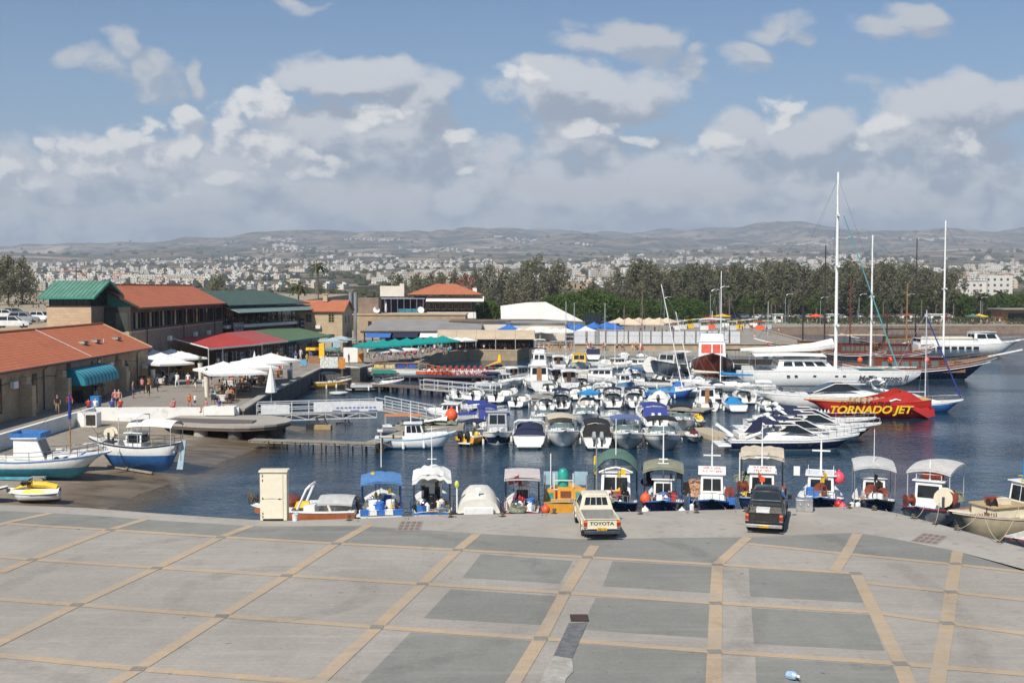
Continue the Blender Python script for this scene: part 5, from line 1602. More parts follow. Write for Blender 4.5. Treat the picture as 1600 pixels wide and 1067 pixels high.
def outboard(root,x,y=0.0,z=.55,s=1.0,mat=None,tilt=0.0):
 t_=bpy.data.objects.new('outboard_motor',None);COL.objects.link(t_);t_.parent=root
 t_.location=(x,y,z);t_.rotation_euler=(0,tilt,0)
 mb=MB();mb.grid([[(-.28*s,-.14*s,.1*s),(.16*s,-.16*s,.1*s),(.16*s,.16*s,.1*s),(-.28*s,.14*s,.1*s)],
      [(-.32*s,-.16*s,.35*s),(.18*s,-.19*s,.4*s),(.18*s,.19*s,.4*s),(-.32*s,.16*s,.35*s)],
      [(-.20*s,-.10*s,.62*s),(.12*s,-.12*s,.66*s),(.12*s,.12*s,.66*s),(-.20*s,.10*s,.62*s)]],True,True)
 mb.build('cowl',mat or blackm,t_,smooth=40,bev=.03)
 mb=MB();mb.beam((-.08*s,0,.12*s),(-.1*s,0,-.75*s),.16*s,.12*s);mb.box((-.12*s,0,-.5*s),(.36*s,.2*s,.03));mb.beam((.0,0,.0),(.3*s,0,-.05),.18*s)
 mb.build('leg',blackm,t_)
 return t_
def fenders(root,H,ts,mat=None,side=(-1,1),r=.11,l=.5):
 for t in ts:
  for s in side:
   y=s*(H.b(t)+r+.03);z=H.s(t)
   mb=MB();mb.lathe([(.03,-.55-l/2),(r,-.5-l/2+.06),(r,-.5+l/2-.06),(.03,-.5+l/2)],(H.x(t),y,z),8);mb.cyl((H.x(t),y,z-.3),(H.x(t),y-s*.15,z+.05),.012,n=4)
   mb.build('fender',mat or gel,root)
def windscreen(root,x,w,z,h=.4,rake=.45,depth=.55,mat=None,frame=True,wrap=.9):
 """curved raked windscreen: pale glass with a bright top rail"""
 n=9;lo,hi=[],[]
 for i in range(n):
  g=-1+2*i/(n-1)
  xx=x-depth*abs(g)**2.4*wrap
  lo.append((xx,g*w/2,z));hi.append((xx-rake,g*w/2*.92,z+h*(1-.25*abs(g)**4)))
 rows=[lo,hi]
 mb=MB();mb.grid(rows);mb.grid([[(p[0]-.02,p[1]*.99,p[2])for p in r]for r in rows])
 o=mb.build('windscreen',mat or gglass,root,smooth=50)
 if frame:
  mb=MB();mb.tube(hi,.02,5);mb.tube(lo,.015,4)
  for i in(0,2,4,6,8):mb.cyl(lo[i],hi[i],.014,n=4)
  mb.build('windscreen_frame',steel,o)
 return o
def mast(root,x,z0,h,r=.06,mat=None,cross=None,stays=None,y=0.0,name='mast',top=.6):
 mb=MB();mb.cyl((x,y,z0),(x,y,z0+h),r,r*top,8)
 if cross:
  for zf,wd in cross:mb.beam((x,y-wd/2,z0+h*zf),(x,y+wd/2,z0+h*zf),r*1.1)
 o=mb.build(name,mat or gel,root)
 if stays:
  mb=MB()
  for p in stays:mb.cyl(p,(x,y,z0+h*.97),.012,n=4)
  mb.build('rigging',darksteel,root)
 return o
def boat_root(name,label,cat,px,py,rz,z=0.0,group=None,at=None):
 """root on the water at the photo pixel of its waterline middle"""
 p=gp(px,py,z)if at is None else Vector(at)
 return thing(name,label,cat,p,R(rz),group)
def at_boat(root,p):
 a=root.rotation_euler.z
 return root.location+Vector((p[0]*math.cos(a)-p[1]*math.sin(a),p[0]*math.sin(a)+p[1]*math.cos(a),p[2]))
# loose gear aboard: every crate, jug, buoy and net heap is a thing of its own
def make_crate(mat):
 t=thing('crate','crate','crate')
 mb=MB();w,d,h=.55,.38,.28
 mb.box((0,0,.02),(w,d,.04))
 for s in(-1,1):mb.box((0,s*d/2,h/2),(w,.03,h));mb.box((s*w/2,0,h/2),(.03,d,h))
 mb.build('box',mat,t,smooth=0)
 MB().box((0,0,h+.01),(w+.04,d+.04,.03)).box((0,0,h*.8),(w*.85,d*.8,.1)).build('rim',mat,t)
 return t
def make_jug(mat):
 t=thing('plastic_jug','jug','jug')
 MB().lathe([(.13,0),(.17,.04),(.17,.34),(.08,.44),(.05,.5)],n=9).build('body',mat,t);MB().cyl((0,0,.5),(0,0,.54),.055,n=8).build('cap',royal,t)
 return t
def make_buoy(mat,r=.24):
 t=thing('buoy','buoy','buoy')
 MB().ball((0,0,0),(r,r,r*1.12),12,8).build('float',mat,t);MB().cyl((0,0,r),(0,0,r*1.4),.05,n=6).build('eye',mat,t)
 return t
def make_net(mat):
 t=None
 mb=MB();g=random.Random(3)
 rows=[]
 for i in range(9):
  r_=[1,.98,.9,.8,.66,.5,.34,.18,.03][i]
  rows.append([((r_+.10*noise.noise(Vector((math.cos(a)*2,math.sin(a)*2,i*.7))))*.6*math.cos(a),(r_+.1*noise.noise(Vector((math.cos(a)*2+5,math.sin(a)*2,i*.7))))*.45*math.sin(a),.045*i+.04*noise.noise(Vector((math.cos(a)*3,math.sin(a)*3,i))))for a in[2*math.pi*k/14 for k in range(14)]])
 mb.grid(rows,True,True)
 for k in range(26):
  a=g.uniform(0,6.28);q=g.uniform(.1,.5);p=Vector((q*math.cos(a),q*.75*math.sin(a),.38-q*.5))
  mb.tube([p+Vector((g.uniform(-.16,.16),g.uniform(-.16,.16),g.uniform(0,.08)))for _ in range(4)],.018,4)
 return tag(mb.build('fishing_net',mat,None,smooth=60),'net','fishing net')
def make_winch(mat):
 t=thing('net_winch','winch','winch')
 mb=MB()
 for s in(-.22,.22):mb.cyl((-.02,s-.03,.62),(-.02,s+.03,.62),.36,n=14)
 mb.cyl((-.02,-.22,.62),(-.02,.22,.62),.16,n=10)
 mb.build('drum',mat,t)
 mb=MB();mb.beam((0,-.3,0),(0,-.3,.68),.09);mb.beam((0,.3,0),(0,.3,.68),.09);mb.box((0,0,.05),(.5,.8,.1));mb.build('stand',darksteel,t)
 return t
def make_tyre():
 t=thing('tyre_fender','tyre','tyre')
 mb=MB();rows=[]
 for i in range(14):
  a=2*math.pi*i/14
  rows.append([((.26+.09*math.cos(b))*math.cos(a),.09*math.sin(b),(.26+.09*math.cos(b))*math.sin(a))for b in[2*math.pi*k/8 for k in range(8)]])
 rows.append(rows[0]);mb.grid(rows,True);mb.build('rubber',rubber,t)
 MB().cyl((0,0,.3),(0,.05,1.1),.015,n=4).build('lanyard',rope,t)
 return t
def make_dan(mat):
 t=thing('marker_pole','pole','marker pole')
 MB().cyl((0,0,0),(.12,.05,1.7),.018,.012,5).build('stick',wood_dark,t);MB().ball((.05,.02,.55),(.09,.09,.16),7,5).build('float',mat,t)
 MB().grid([[(.11,.05,1.35),(.34,.08,1.3)],[(.12,.05,1.66),(.36,.07,1.58)]]).build('flag',mat,t)
 return t
def make_coil(mat):
 mb=MB()
 for k in range(5):mb.tube([((.24-.02*k+.02*math.sin(5*a))*math.cos(a),(.24-.02*k)*math.sin(a),.03+.045*k+.015*math.sin(3*a+k))for a in[math.pi*i/6 for i in range(13)]],.028,4)
 return tag(mb.build('rope_coil',mat),'coil','rope')
def make_drum(mat):
 t=thing('plastic_drum','drum','drum')
 MB().lathe([(.2,0),(.24,.04),(.25,.3),(.24,.56),(.21,.6),(.19,.58)],n=12).build('body',mat,t);MB().lathe([(.255,.2),(.265,.23),(.255,.26)],n=12).build('hoop',mat,t)
 return t
def gear(root,where,kind,p,mat=None,rz=0.0,s=1.0):
 """one loose thing aboard the boat called where"""
 fn=dict(crate=make_crate,jug=make_jug,buoy=make_buoy,net=make_net,winch=make_winch,dan=make_dan,coil=make_coil,drum=make_drum)[kind]
 nm=dict(crate='plastic crate',jug='plastic jug',buoy='round buoy',net='heap of fishing net',winch='net winch drum',dan='marker pole',coil='coil of rope',drum='plastic drum')[kind]
 cname=next((n for n,m in(('white',gel),('blue',bluec),('red',redm),('orange',orange),('yellow',yellow),('teal',teal),('pink',pinkm),('brown',netm),('green',netg),('black',blackm),('grey',steel),('rust red',RUSTR),('cream',cream),('tan',rope),('pale',greyc))if m is mat),'grey')
 return put((kind,mat.name),lambda:fn(mat),at_boat(root,p),root.rotation_euler.z+rz,'%s %s aboard the %s'%(cname,nm,where),'%s %ss aboard the %s'%(cname,nm,where),s)
RUSTR=pt((0.22,0.045,0.025),.7,var=.3,name='rust red drum')
def line_between(a,b,sag=.3,label='mooring rope',group=None,r=.018):
 a,b=Vector(a),Vector(b);P=[]
 for i in range(9):
  f=i/8;p=a.lerp(b,f);p.z-=sag*4*f*(1-f);P.append(p)
 return tag(MB().tube(P,r,4).build('mooring_rope',rope),label,'rope',group)
# ------------------------------------------------------------------ vehicles
lampred=pt((0.35,0.02,0.015),.25,name='red lamp glass');lampamb=pt((0.60,0.20,0.02),.25,name='amber lamp glass');platey=pt((0.75,0.42,0.02),.5,name='yellow plate')
chrome=pt((0.6,0.6,0.6),.2,metal=.9,name='chrome')
def wheel(parent,p,r=.34,w=.24,mat=steel):
 t=bpy.data.objects.new('wheel',None);COL.objects.link(t);t.parent=parent;t.location=p
 MB().lathe([(r*.62,-w/2),(r*.95,-w/2),(r,-w*.3),(r,w*.3),(r*.95,w/2),(r*.62,w/2)],n=20).build('tyre',rubber,t).rotation_euler=(R(90),0,0)
 MB().lathe([(.02,-w*.42),(r*.3,-w*.44),(r*.6,-w*.40),(r*.6,w*.40),(r*.3,w*.44),(.02,w*.42)],n=14).build('rim',mat,t).rotation_euler=(R(90),0,0)
 return t
def pickup(label,loc,rz,body,double=False,bars=False,text=None,plate='',bumper=None,L=4.85,W=1.69,arch=.02):
 """x forward, rear at x = 0"""
 t=thing('pickup_truck',label,'pickup truck',loc,rz)
 bl=1.75 if double else 2.05
 zb,zs,zr=.48,.98,1.66 if not double else 1.70
 w=W/2
 rear_ax,front_ax=1.02,L-.95
 def side(s):
  # body side with cut wheel arches
  mb=MB()
  prof=[]
  def arcpts(cx):return[(cx+.44*math.cos(a),max(zb-.06,.36+.44*math.sin(a)))for a in[math.pi-math.pi*k/10 for k in range(11)]]
  low=[(.06,zb)]+arcpts(rear_ax)+arcpts(front_ax)+[(L-.06,zb)]
  top=[(L-.02,zb+.32),(L-.12,.93),(L-1.25,.99),(bl+.02,zs+.02),(0.03,zs+.0),(0.0,zs-.1)]
  outer=[(x,s*w,z)for x,z in low]+[(x,s*(w-.02),z)for x,z in top]
  inn=[(x,s*(w-.09),z)for x,z in low]+[(x,s*(w-.09),z)for x,z in top]
  k=len(outer);mb.v=outer+inn
  mb.face(range(k));mb.face(range(2*k-1,k-1,-1))
  for i in range(k):mb.face((i,(i+1)%k,k+(i+1)%k,k+i))
  mb.build('side_panel',body,t,smooth=30,bev=.012)
  mb=MB()
  mb.beam((.1,s*(w+.004),.80),(L-.2,s*(w+.004),.80),.018,.03)
  for cx in(rear_ax,front_ax):mb.tube([(cx+.45*math.cos(a),s*(w+.012),.36+.45*math.sin(a))for a in[math.pi*k/10 for k in range(11)]],.03,5)
  mb.build('arch_lip',body,t)
 side(1);side(-1)
 # bed
 mb=MB();mb.box((bl/2+.03,0,.60),(bl-.06,W-.2,.05));mb.box((bl+.0,0,.80),(.05,W-.2,.42))
 for s in(-1,1):mb.box((rear_ax,s*(w-.24),.72),(.95,.30,.22))
 mb.build('load_bed',pt((0.23,0.23,0.22),.8,dirt=GRIME)if bars else pt((0.15,0.14,0.125),.8,var=.3,dirt=GRIME),t,smooth=0,bev=.015)
 tg=MB().box((.025,0,.745),(.05,W-.20,.49)).build('tailgate',body,t,bev=.012)
 MB().box((.0,0,.985),(.09,W-.2,.03)).box((-.008,0,.56),(.05,W-.3,.05)).build('edge',body,tg,bev=.008)
 # cab
 cx0,cx1=bl+.06,L-1.42
 cab=MB()
 b=[(cx0,-w+.03,zs),(cx1+.62,-w+.03,zs-.0),(cx1+.62,w-.03,zs-.0),(cx0,w-.03,zs)]
 tp=[(cx0+.16,-w+.22,zr),(cx1-.06,-w+.22,zr),(cx1-.06,w-.22,zr),(cx0+.16,w-.22,zr)]
 cab.grid([b,tp],True,True)
 c=cab.build('cab',body,t,smooth=20,bev=.03)
 rf=MB().grid([[(tp[0][0]-.02,tp[0][1],zr),(tp[1][0],tp[1][1],zr),(tp[2][0],tp[2][1],zr),(tp[3][0]-.02,tp[3][1],zr)],[(tp[0][0]+.1,tp[0][1]+.12,zr+.06),(tp[1][0]-.12,tp[1][1]+.12,zr+.06),(tp[2][0]-.12,tp[2][1]-.12,zr+.06),(tp[3][0]+.1,tp[3][1]-.12,zr+.06)]],True,True).build('roof',body,c,smooth=40,bev=.02)
 MB().box(((cx0+L-.06)/2+.2,0,.72),(L-cx0-.46,W-.18,.5)).build('cab_floor',blackm,t)
 # hood
 mb=MB();mb.grid([[(cx1+.5,y,zs+.02)for y in(-w+.04,-w*.5,0,w*.5,w-.04)],[(L-.6,y,zs-.02+.02*(1-(y/w)**2))for y in(-w+.04,-w*.5,0,w*.5,w-.04)],[(L-.06,y,.88)for y in(-w+.06,-w*.5,0,w*.5,w-.06)],[(L,y,.55)for y in(-w+.06,-w*.5,0,w*.5,w-.06)]])
 mb.build('hood',body,t,smooth=40)
 q=(b[3],b[0],tp[0],tp[3])
 if bars:
  for i in range(4):MB().panel(q,.12+.193*i,.12+.193*(i+1)-.022,.34,.86,.012).build('rear_window',glass,c,smooth=0)
 else:
  MB().panel(q,.08,.92,.22,.88,.012).build('rear_window',glass,c,smooth=0,bev=.004)
 ws=(b[1],b[2],tp[2],tp[1]);MB().panel(ws,.06,.94,.1,.92,.012).build('windscreen',glass,c,smooth=0)
 for q in((b[0],b[1],tp[1],tp[0]),(b[2],b[3],tp[3],tp[2])):
  rev=q[0]is b[2]
  spl=[(.08,.42),(.45,.82)]if not double else[(.05,.24),(.27,.50),(.53,.80)]
  for u0,u1 in spl:
   if rev:u0,u1=1-u1,1-u0
   MB().panel(q,u0,u1,.20,.88,.012).build('side_window',glass,c,smooth=0)
 for s in(-1,1):
  mb=MB();mb.box((cx1+.35,s*(w+.14),1.10),(.09,.18,.2));mb.beam((cx1+.35,s*w,1.02),(cx1+.35,s*(w+.1),1.08),.03);mb.build('mirror',blackm if double else chrome,t)
  l=MB().box((.0,s*(w-.09),.76),(.06,.155,.36)).build('tail_lamp',lampred,t,bev=.01)
  MB().box((-.012,s*(w-.09),.88),(.06,.15,.09)).build('indicator',lampamb,l);MB().box((-.012,s*(w-.09),.62),(.06,.15,.06)).build('reverse_lamp',chrome,l)
  MB().box((L-.03,s*(w-.25),.72),(.06,.3,.18)).build('headlight',chrome,t)
  for x in(rear_ax,front_ax):wheel(t,(x,s*(w-.12),.35),.35,.22)
 bm_=bumper or darksteel
 mb=MB();mb.box((-.10,0,.40),(.16,W-.06,.15)).box((.05,0,.36),(.2,W-.5,.1))
 bp=mb.build('rear_bumper',bm_,t,bev=.02)
 MB().box((L+.02,0,.42),(.16,W-.02,.2)).build('front_bumper',darksteel,t,bev=.03)
 pl=MB().box((-.19 if bumper else-.03,0,.40 if bumper else .535),(.02,.46,.115)).build('number_plate',platey,t)
 text_obj('plate_number',plate,.115,blackm,pl,facing((-.202 if bumper else-.042,0,.40 if bumper else .535),(0,-1,0),(0,0,1)),extrude=.001)
 if text:
  text_obj('tailgate_lettering',text,.205,pt((0.03,0.025,0.02),.5,name='black lettering'),tg,facing((-.004,0,.775),(0,-1,0),(0,0,1)),sx=1.3,bold=.006,extrude=.002)
 mb=MB();mb.box((L*.5,0,.38),(L-1.0,.9,.18)).cyl((.3,.35,.33),(2.2,.35,.33),.05);mb.build('chassis',blackm,t)
 mb=MB()
 for s in(-1,1):mb.box((rear_ax-.48,s*(w-.13),.30),(.02,.24,.32))
 mb.build('mud_flaps',blackm,t)
 return t
tan_body=pt((0.67,0.61,0.47),.38,var=.05,coat=.3,dirt=(0.38,0.32,0.22,.25),name='cream truck paint')
blk_body=pt((0.020,0.019,0.020),.3,var=.15,coat=.3,dirt=(0.12,0.10,0.08,.3),name='black truck paint')
p=gp(940,845,QZ)
pickup('cream pickup truck with four rear window panes parked facing the water',(p.x+.02,p.y+.1,QZ),R(92.5),tan_body,False,True,'TOYOTA','EBJ 152')
p=gp(1197,836,QZ)
bk=pickup('black double cab pickup truck parked askew by the metal fish box',(p.x-.05,p.y+.25,QZ),R(73.5),blk_body,True,False,None,'EWM 211',pt((0.42,0.40,0.37),.4,metal=.5,dirt=GRIME),L=4.95,W=1.74)
mb=MB();mb.tube([(1.45,-.7,.98),(1.42,-.68,1.32),(1.42,.68,1.32),(1.45,.7,.98)],.03,6);mb.build('roll_bar',darksteel,bk)
t=put(('crate',gel.name),lambda:make_crate(gel),at_boat(bk,(1.0,.1,.63)),bk.rotation_euler.z,'pale grey plastic crate standing in the bed of the black pickup truck',None,(1.2,1.5,1.3))
# tall switch cabinet on the quay
p=gp(427,814,QZ)
t=thing('switch_cabinet','tall cream electrical cabinet with two doors standing at the quay edge','cabinet',(p.x,p.y+.35,QZ),R(2))
MB().box((0,0,1.22),(1.32,.62,2.4)).build('body',cream,t,bev=.02)
MB().box((0,-.02,2.47),(1.42,.74,.10)).build('cap',cream,t,bev=.015)
pd=pt((0.72,0.66,0.52),.4,var=.04,name='paler cream door')
d1=MB().box((-.02,-.325,1.72),(.98,.03,1.22)).build('upper_door',pd,t,bev=.006)
d2=MB().box((-.02,-.325,.60),(.98,.03,.96)).build('lower_door',pd,t,bev=.006)
for z in(2.25,2.03,1.13,.38,.22):MB().cyl((-.52,-.33,z-.05),(-.52,-.33,z+.05),.03,n=6).build('hinge',darksteel,t)
MB().box((.30,-.35,1.105),(.12,.03,.04)).build('latch',blackm,t)
mb=MB()
for i in range(7):mb.box((-.30+i*.065,-.338,1.14),(.045,.006,.02))
mb.build('label_print',pt((0.30,0.36,0.42),.6),d1)
MB().box((-.02,-.318,.065),(1.0,.03,.07)).build('shadow_gap',blackm,t)
p=gp(459,814,QZ)
t=thing('paint_bucket','small white bucket with a blue rim on the quay beside the cream cabinet','bucket',(p.x+.05,p.y+.1,QZ))
MB().lathe([(.13,0),(.16,.32),(.17,.34),(.15,.34),(.14,.1)],n=12).build('pail',gel,t);MB().tube([(.16*math.cos(a),0,.34+.14*math.sin(a))for a in[math.pi*k/8 for k in range(9)]],.01,4).build('handle',royal,t)
p=gp(1259,799,QZ)
t=thing('fish_box','low galvanised metal fish box on the quay behind the black pickup truck','box',(p.x-.05,p.y+.15,QZ),R(-12))
MB().box((0,0,.30),(.82,.62,.58)).build('body',steel,t,bev=.015)
MB().box((0,0,.61),(.86,.66,.05)).build('lid',steel,t,bev=.01)
mb=MB()
for x in(-.4,0,.4):mb.box((x,-.315,.3),(.04,.015,.56))
mb.box((0,-.315,.05),(.82,.015,.06)).box((0,-.315,.55),(.82,.015,.04));mb.build('seams',pt((0.4,0.38,0.34),.5,metal=.6),t)
for x in(-.2,.2):MB().ball((x,-.33,.36),.05,6,4).build('latch',chrome,t)
p=gp(1238,1062,QZ)
t=thing('plastic_jug','crushed pale blue plastic water jug lying on the dark paving near the camera','jug',(p.x,p.y,QZ+.14),R(25))
o=MB().lathe([(.04,-.2),(.12,-.17),(.135,.0),(.11,.12),(.04,.19),(.035,.24)],n=10).build('body',pt((0.34,0.48,0.66),.25,name='pale blue plastic'),t);o.rotation_euler=(R(78),0,0)
MB().cyl((.0,-.24,.05),(.0,-.28,.06),.045,n=8).build('cap',gel,t)
# bollards along the quay
def make_bollard():
 t=thing('bollard','bollard','bollard')
 MB().lathe([(.15,0),(.11,.05),(.10,.24),(.17,.30),(.15,.36),(.04,.39)],n=12).build('post',pt((0.06,0.05,0.045),.7,metal=.4,dirt=RUST),t)
 MB().lathe([(.23,0),(.23,.03),(.1,.03)],n=12).build('foot_plate',pt((0.09,0.06,0.045),.8),t)
 mb=MB();mb.tube([(.15*math.cos(a),.15*math.sin(a),.10+.012*k)for k,a in enumerate([k*.6 for k in range(22)])],.018,4);mb.build('rope_turns',rope,t)
 return t
BOL=[(704,806,'between the netted white boat and the covered white boat'),(866,800,'in front of the orange boat'),(785,805,'between the covered white boat and the grey topped boat'),(1165,797,'left of the black pickup truck'),
  (1327,792,'at the stern of the cross masted boat with pink buoys'),(1366,795,'before the cream cabined white topped boat'),(1427,808,'under the bow of the angled white topped boat'),(1461,817,'at the bow rope of the angled boat'),(1495,826,'nearest the beige boat'),
  (1562,845,'near the right end of the quay'),(545,811,'beside the grey topped red speedboat'),(1000,801,'behind the cream pickup truck'),(1088,799,'before the white cabined boat with the cross mast')]
for x,y,lb in BOL:
 p=gp(x,y+2,QZ);put('bollard',make_bollard,(p.x,p.y,QZ),x*.1,'stubby rusty mooring bollard '+lb,None,.68)
# small cars
def make_car(mat,van=False):
 t=thing('parked_car','car','car')
 h=1.45 if not van else 1.75
 rows=[]
 for x,z0,z1,wd in((-2.1,.35,.75,.72),(-2.0,.3,.92,.80),(-1.0,.28,.95,.84),(.9,.28,.93,.84),(1.9,.3,.78,.80),(2.1,.38,.62,.70)):
  rows.append([(x,-wd,z0),(x,-wd,(z0+z1)/2),(x,-wd*.95,z1),(x,wd*.95,z1),(x,wd,(z0+z1)/2),(x,wd,z0)])
 MB().grid(rows,True,True).build('body',mat,t,smooth=50)
 gl=MB().grid([[(-1.85,-.74,.9),(1.05,-.74,.9),(1.05,.74,.9),(-1.85,.74,.9)],[(-1.45,-.58,h-.04),(.35,-.58,h-.04),(.35,.58,h-.04),(-1.45,.58,h-.04)]],True,True).build('windows',glass,t,smooth=0)
 mb=MB();mb.grid([[(-1.5,-.6,h-.05),(.4,-.6,h-.05),(.4,.6,h-.05),(-1.5,.6,h-.05)],[(-1.35,-.5,h),(.25,-.5,h),(.25,.5,h),(-1.35,.5,h)]],True,True)
 for s in(-1,1):mb.beam((-1.85,s*.74,.9),(-1.45,s*.58,h),.07);mb.beam((1.05,s*.74,.9),(.35,s*.58,h),.07);mb.beam((-.4,s*.745,.9),(-.4,s*.585,h),.07)
 mb.build('roof',mat,t,smooth=30)
 for x in(-1.3,1.3):
  for s in(-1,1):wheel(t,(x,s*.72,.31),.31,.2)
 for s in(-1,1):MB().box((2.06,s*.5,.62),(.1,.3,.14)).build('headlight',chrome,t);MB().box((-2.06,s*.58,.72),(.08,.2,.2)).build('tail_lamp',lampred,t)
 return t
cw=pt((0.70,0.70,0.69),.25,coat=.4,name='white car paint');cs=pt((0.38,0.39,0.40),.25,metal=.4,coat=.3,name='silver car paint');cr=pt((0.42,0.03,0.025),.25,coat=.3,name='red car paint');cb=pt((0.03,0.05,0.12),.25,coat=.3,name='blue car paint');cg=pt((0.14,0.16,0.16),.3,coat=.3,name='grey car paint')
CARP=[(20,511,cw,8,'white hatchback parked nearest the warehouse roof'),(36,503,cs,12,'silver saloon parked behind the white hatchback'),(66,501,cw,-20,'white estate parked at the right end of the car park'),(24,494,cg,10,'grey off road vehicle parked at the back of the left car park'),(8,497,cw,15,'pale car cut by the picture edge in the left car park'),(70,477,cr,75,'red car parked alone near the tower roof')]
for x,y,m_,rz,lb in CARP:
 p=gp(x,y,8.0)
 put(('car',m_.name),lambda:make_car(m_),(p.x,p.y,7.9+max(0,p.y-185)*.012),R(rz),lb)
rr=random.Random(13)
for i in range(60):
 x=930+560*i/59+rr.uniform(-5,5);Y=rr.choice((386,394,402))if x>1000 else 380
 m_=rr.choice((cw,cs,cg,cb,cw,cs,cr,cb))
 put(('car',m_.name),lambda:make_car(m_),(px_x(x,Y),Y,FZ+.05),R(rr.choice((80,95,0))),'%s parked in the row under the far seafront trees'%m_.name.replace(' paint',''),'%ss parked under the far trees'%m_.name.replace(' paint',''))
# ------------------------------------------------------------------ the row of boats along the near quay
def edge_y(px):
 for(x0,y0),(x1,y1)in zip(EDGE,EDGE[1:]):
  if x0<=px<=x1:return y0+(y1-y0)*(px-x0)/(x1-x0)
 return EDGE[-1][1]
def front_root(name,label,px,L,bow_in,gap=.5,turn=0.0):
 gap+=1.3
 e=gp(px,edge_y(px),QZ);d=Vector((e.x,e.y,0)).normalized()
 p=e+d*(gap+L/2);p.z=.10
 return thing(name,label,'fishing boat',p,math.atan2(d.y,d.x)+(math.pi if bow_in else 0)+R(turn))
rr=random.Random(41)
def clutter(root,H,where,items,t0,t1,z,seed):
 g=random.Random(seed)
 items=items+[('dan',(orange,yellow,blackm,redm)[seed%4],3),('coil',rope,4),('coil',greyc,2),('drum',(bluec,gel,blackm)[seed%3],2),('crate',steel,2)]
 for kind,mat,n in items:
  for _ in range(n):
   t=g.uniform(t0,t1);y=g.uniform(-.8,.8)*max(.1,H.b(t)-.35)
   gear(root,where,kind,(H.x(t),y,z+(.28 if kind=='buoy' else 0)+g.uniform(0,.25)*(kind!='winch')),mat,g.uniform(0,3.1),g.uniform(.85,1.15))
CANOPY_DROP[0]=.42
def scribble(root,x,z,w,seed,mat):
 g=random.Random(seed);mb=MB()
 for r_ in range(2):
  y=-w/2*g.uniform(.75,1)
  while y<w/2-.05:
   lw,h=g.uniform(.05,.10),g.uniform(.09,.12);zz=z+.09-r_*.17
   for k in range(g.choice((2,3))):
    a=(x,y+lw*g.choice((0,1)),zz+h*g.choice((0,.5)));b_=(x,y+lw*g.choice((0,1)),zz+h*g.choice((.5,1))+.001);mb.beam(a,b_,.014,.022)
   mb.beam((x,y,zz),(x,y,zz+h),.014,.022);y+=lw+g.choice((.035,.04,.04,.11))
 return mb.build('red_lettering',mat,root,smooth=0)
# a: orange-brown striped speedboat with its bow to the left
e=gp(463,812,QZ)
t=thing('speedboat','orange brown and white speedboat with a grey bimini and white arch behind the cream cabinet','speedboat',(e.x-.5,e.y+4.6,0.12),R(176))
H=hull(t,5.9,2.1,.85,.22,.05,.35,gel,gel,gel,gel,sb=.86,rake=1.5,cockpit=(.06,.58),sole=.35,stripe_h=.09)
for s in(-1,1):
 mb=MB();mb.grid([[(H.x(tt),s*(H.b(tt)*.985+.035),H.s(tt)-.11)for tt in[.0+.94*i/14 for i in range(15)]],[(H.x(tt)-.0,s*(H.b(tt)*.955+.03),H.s(tt)-.46+.16*max(0,tt-.5))for tt in[.0+.94*i/14 for i in range(15)]]])
 mb.build('side_stripe',pt((0.40,0.12,0.045),.3,coat=.3,dirt=GRIME,name='orange brown stripe'),t,smooth=50)
MB().ball((H.x(.62),-.1,1.2),(.55,.6,.38),10,6).build('engine_cover',pt((0.16,0.035,0.03),.8,name='maroon cover'),t)
MB().box((H.x(.50),.2,1.1),(.9,.5,.3),R(12),top=.7).build('sunbed',yellow,t);MB().box((H.x(.42),0,.95),(.6,1.5,.4)).build('helm_seat',gel,t)
mb=MB();mb.tube([(H.x(.52),-.9,.95),(H.x(.44),-.85,2.0),(H.x(.42),-.6,2.15),(H.x(.42),.6,2.15),(H.x(.44),.85,2.0),(H.x(.52),.9,.95)],.07,6);mb.build('wake_arch',gel,t)
bimini(t,H.x(.02),H.x(.34),2.0,1.98,.9,greyc,.3)
outboard(t,H.x(0)-.1,0,.75,1.1)
MB().box((H.x(.02)-.45,.55,.62),(.5,.55,.1)).build('bathing_platform',gel,t)
for z,dy in((1.05,0),):
 mb=MB()
 for k in range(22):
  a=6.28*k/22;mb.tube([(H.x(.97),0,1.35),(H.x(.97)+.25*math.cos(a),.32*math.sin(a),1.35+.28*math.cos(a*2+1)),(H.x(.97)+.3*math.cos(a),.40*math.sin(a),1.35+.42*math.sin(a*1.3))],.022,4)
 mb.cyl((H.x(.97),0,.95),(H.x(.97),0,1.35),.04);mb.build('anchor_bundle',pt((0.16,0.13,0.10),.9,name='dry weed'),t)
# b: blue canopy, stern in
t=front_root('fishing_boat','cluttered white boat under a bright blue canopy on dark blue posts',596,6.2,False)
H=hull(t,6.2,2.35,.85,.35,.05,.45,gel_old,gel_old,gel_old,bottomblu,sb=.88,cockpit=(.04,.62),sole=.75)
canopy(t,H.x(.06),H.x(.6),2.35,3.05,.16,pt((0.085,0.21,0.44),.85,var=.2,bmp=.2,name='faded blue tarpaulin'),.1,True,.85,pt((0.02,0.04,0.16),.5),.05,npost=3,r=.035,valance=.08,wavy=.025)
mast(t,H.x(.45),3.0,1.9,.025)
W_='blue canopied boat'
clutter(t,H,W_,[('drum',gel,3),('drum',bluec,2),('net',netm,1),('jug',gel,7),('crate',bluec,5),('crate',gel,4),('net',netg,2),('jug',bluec,4),('crate',blackm,2)],.06,.5,.8,1)
for i,m_ in enumerate((bluec,gel,bluec,gel,bluec)):gear(t,W_,'crate',(H.x(.035),-.85+i*.42,.92),m_,R(90),.9)
MB().box((H.x(.02),0,.72),(.1,2.0,.5)).build('transom_board',gel_old,t)
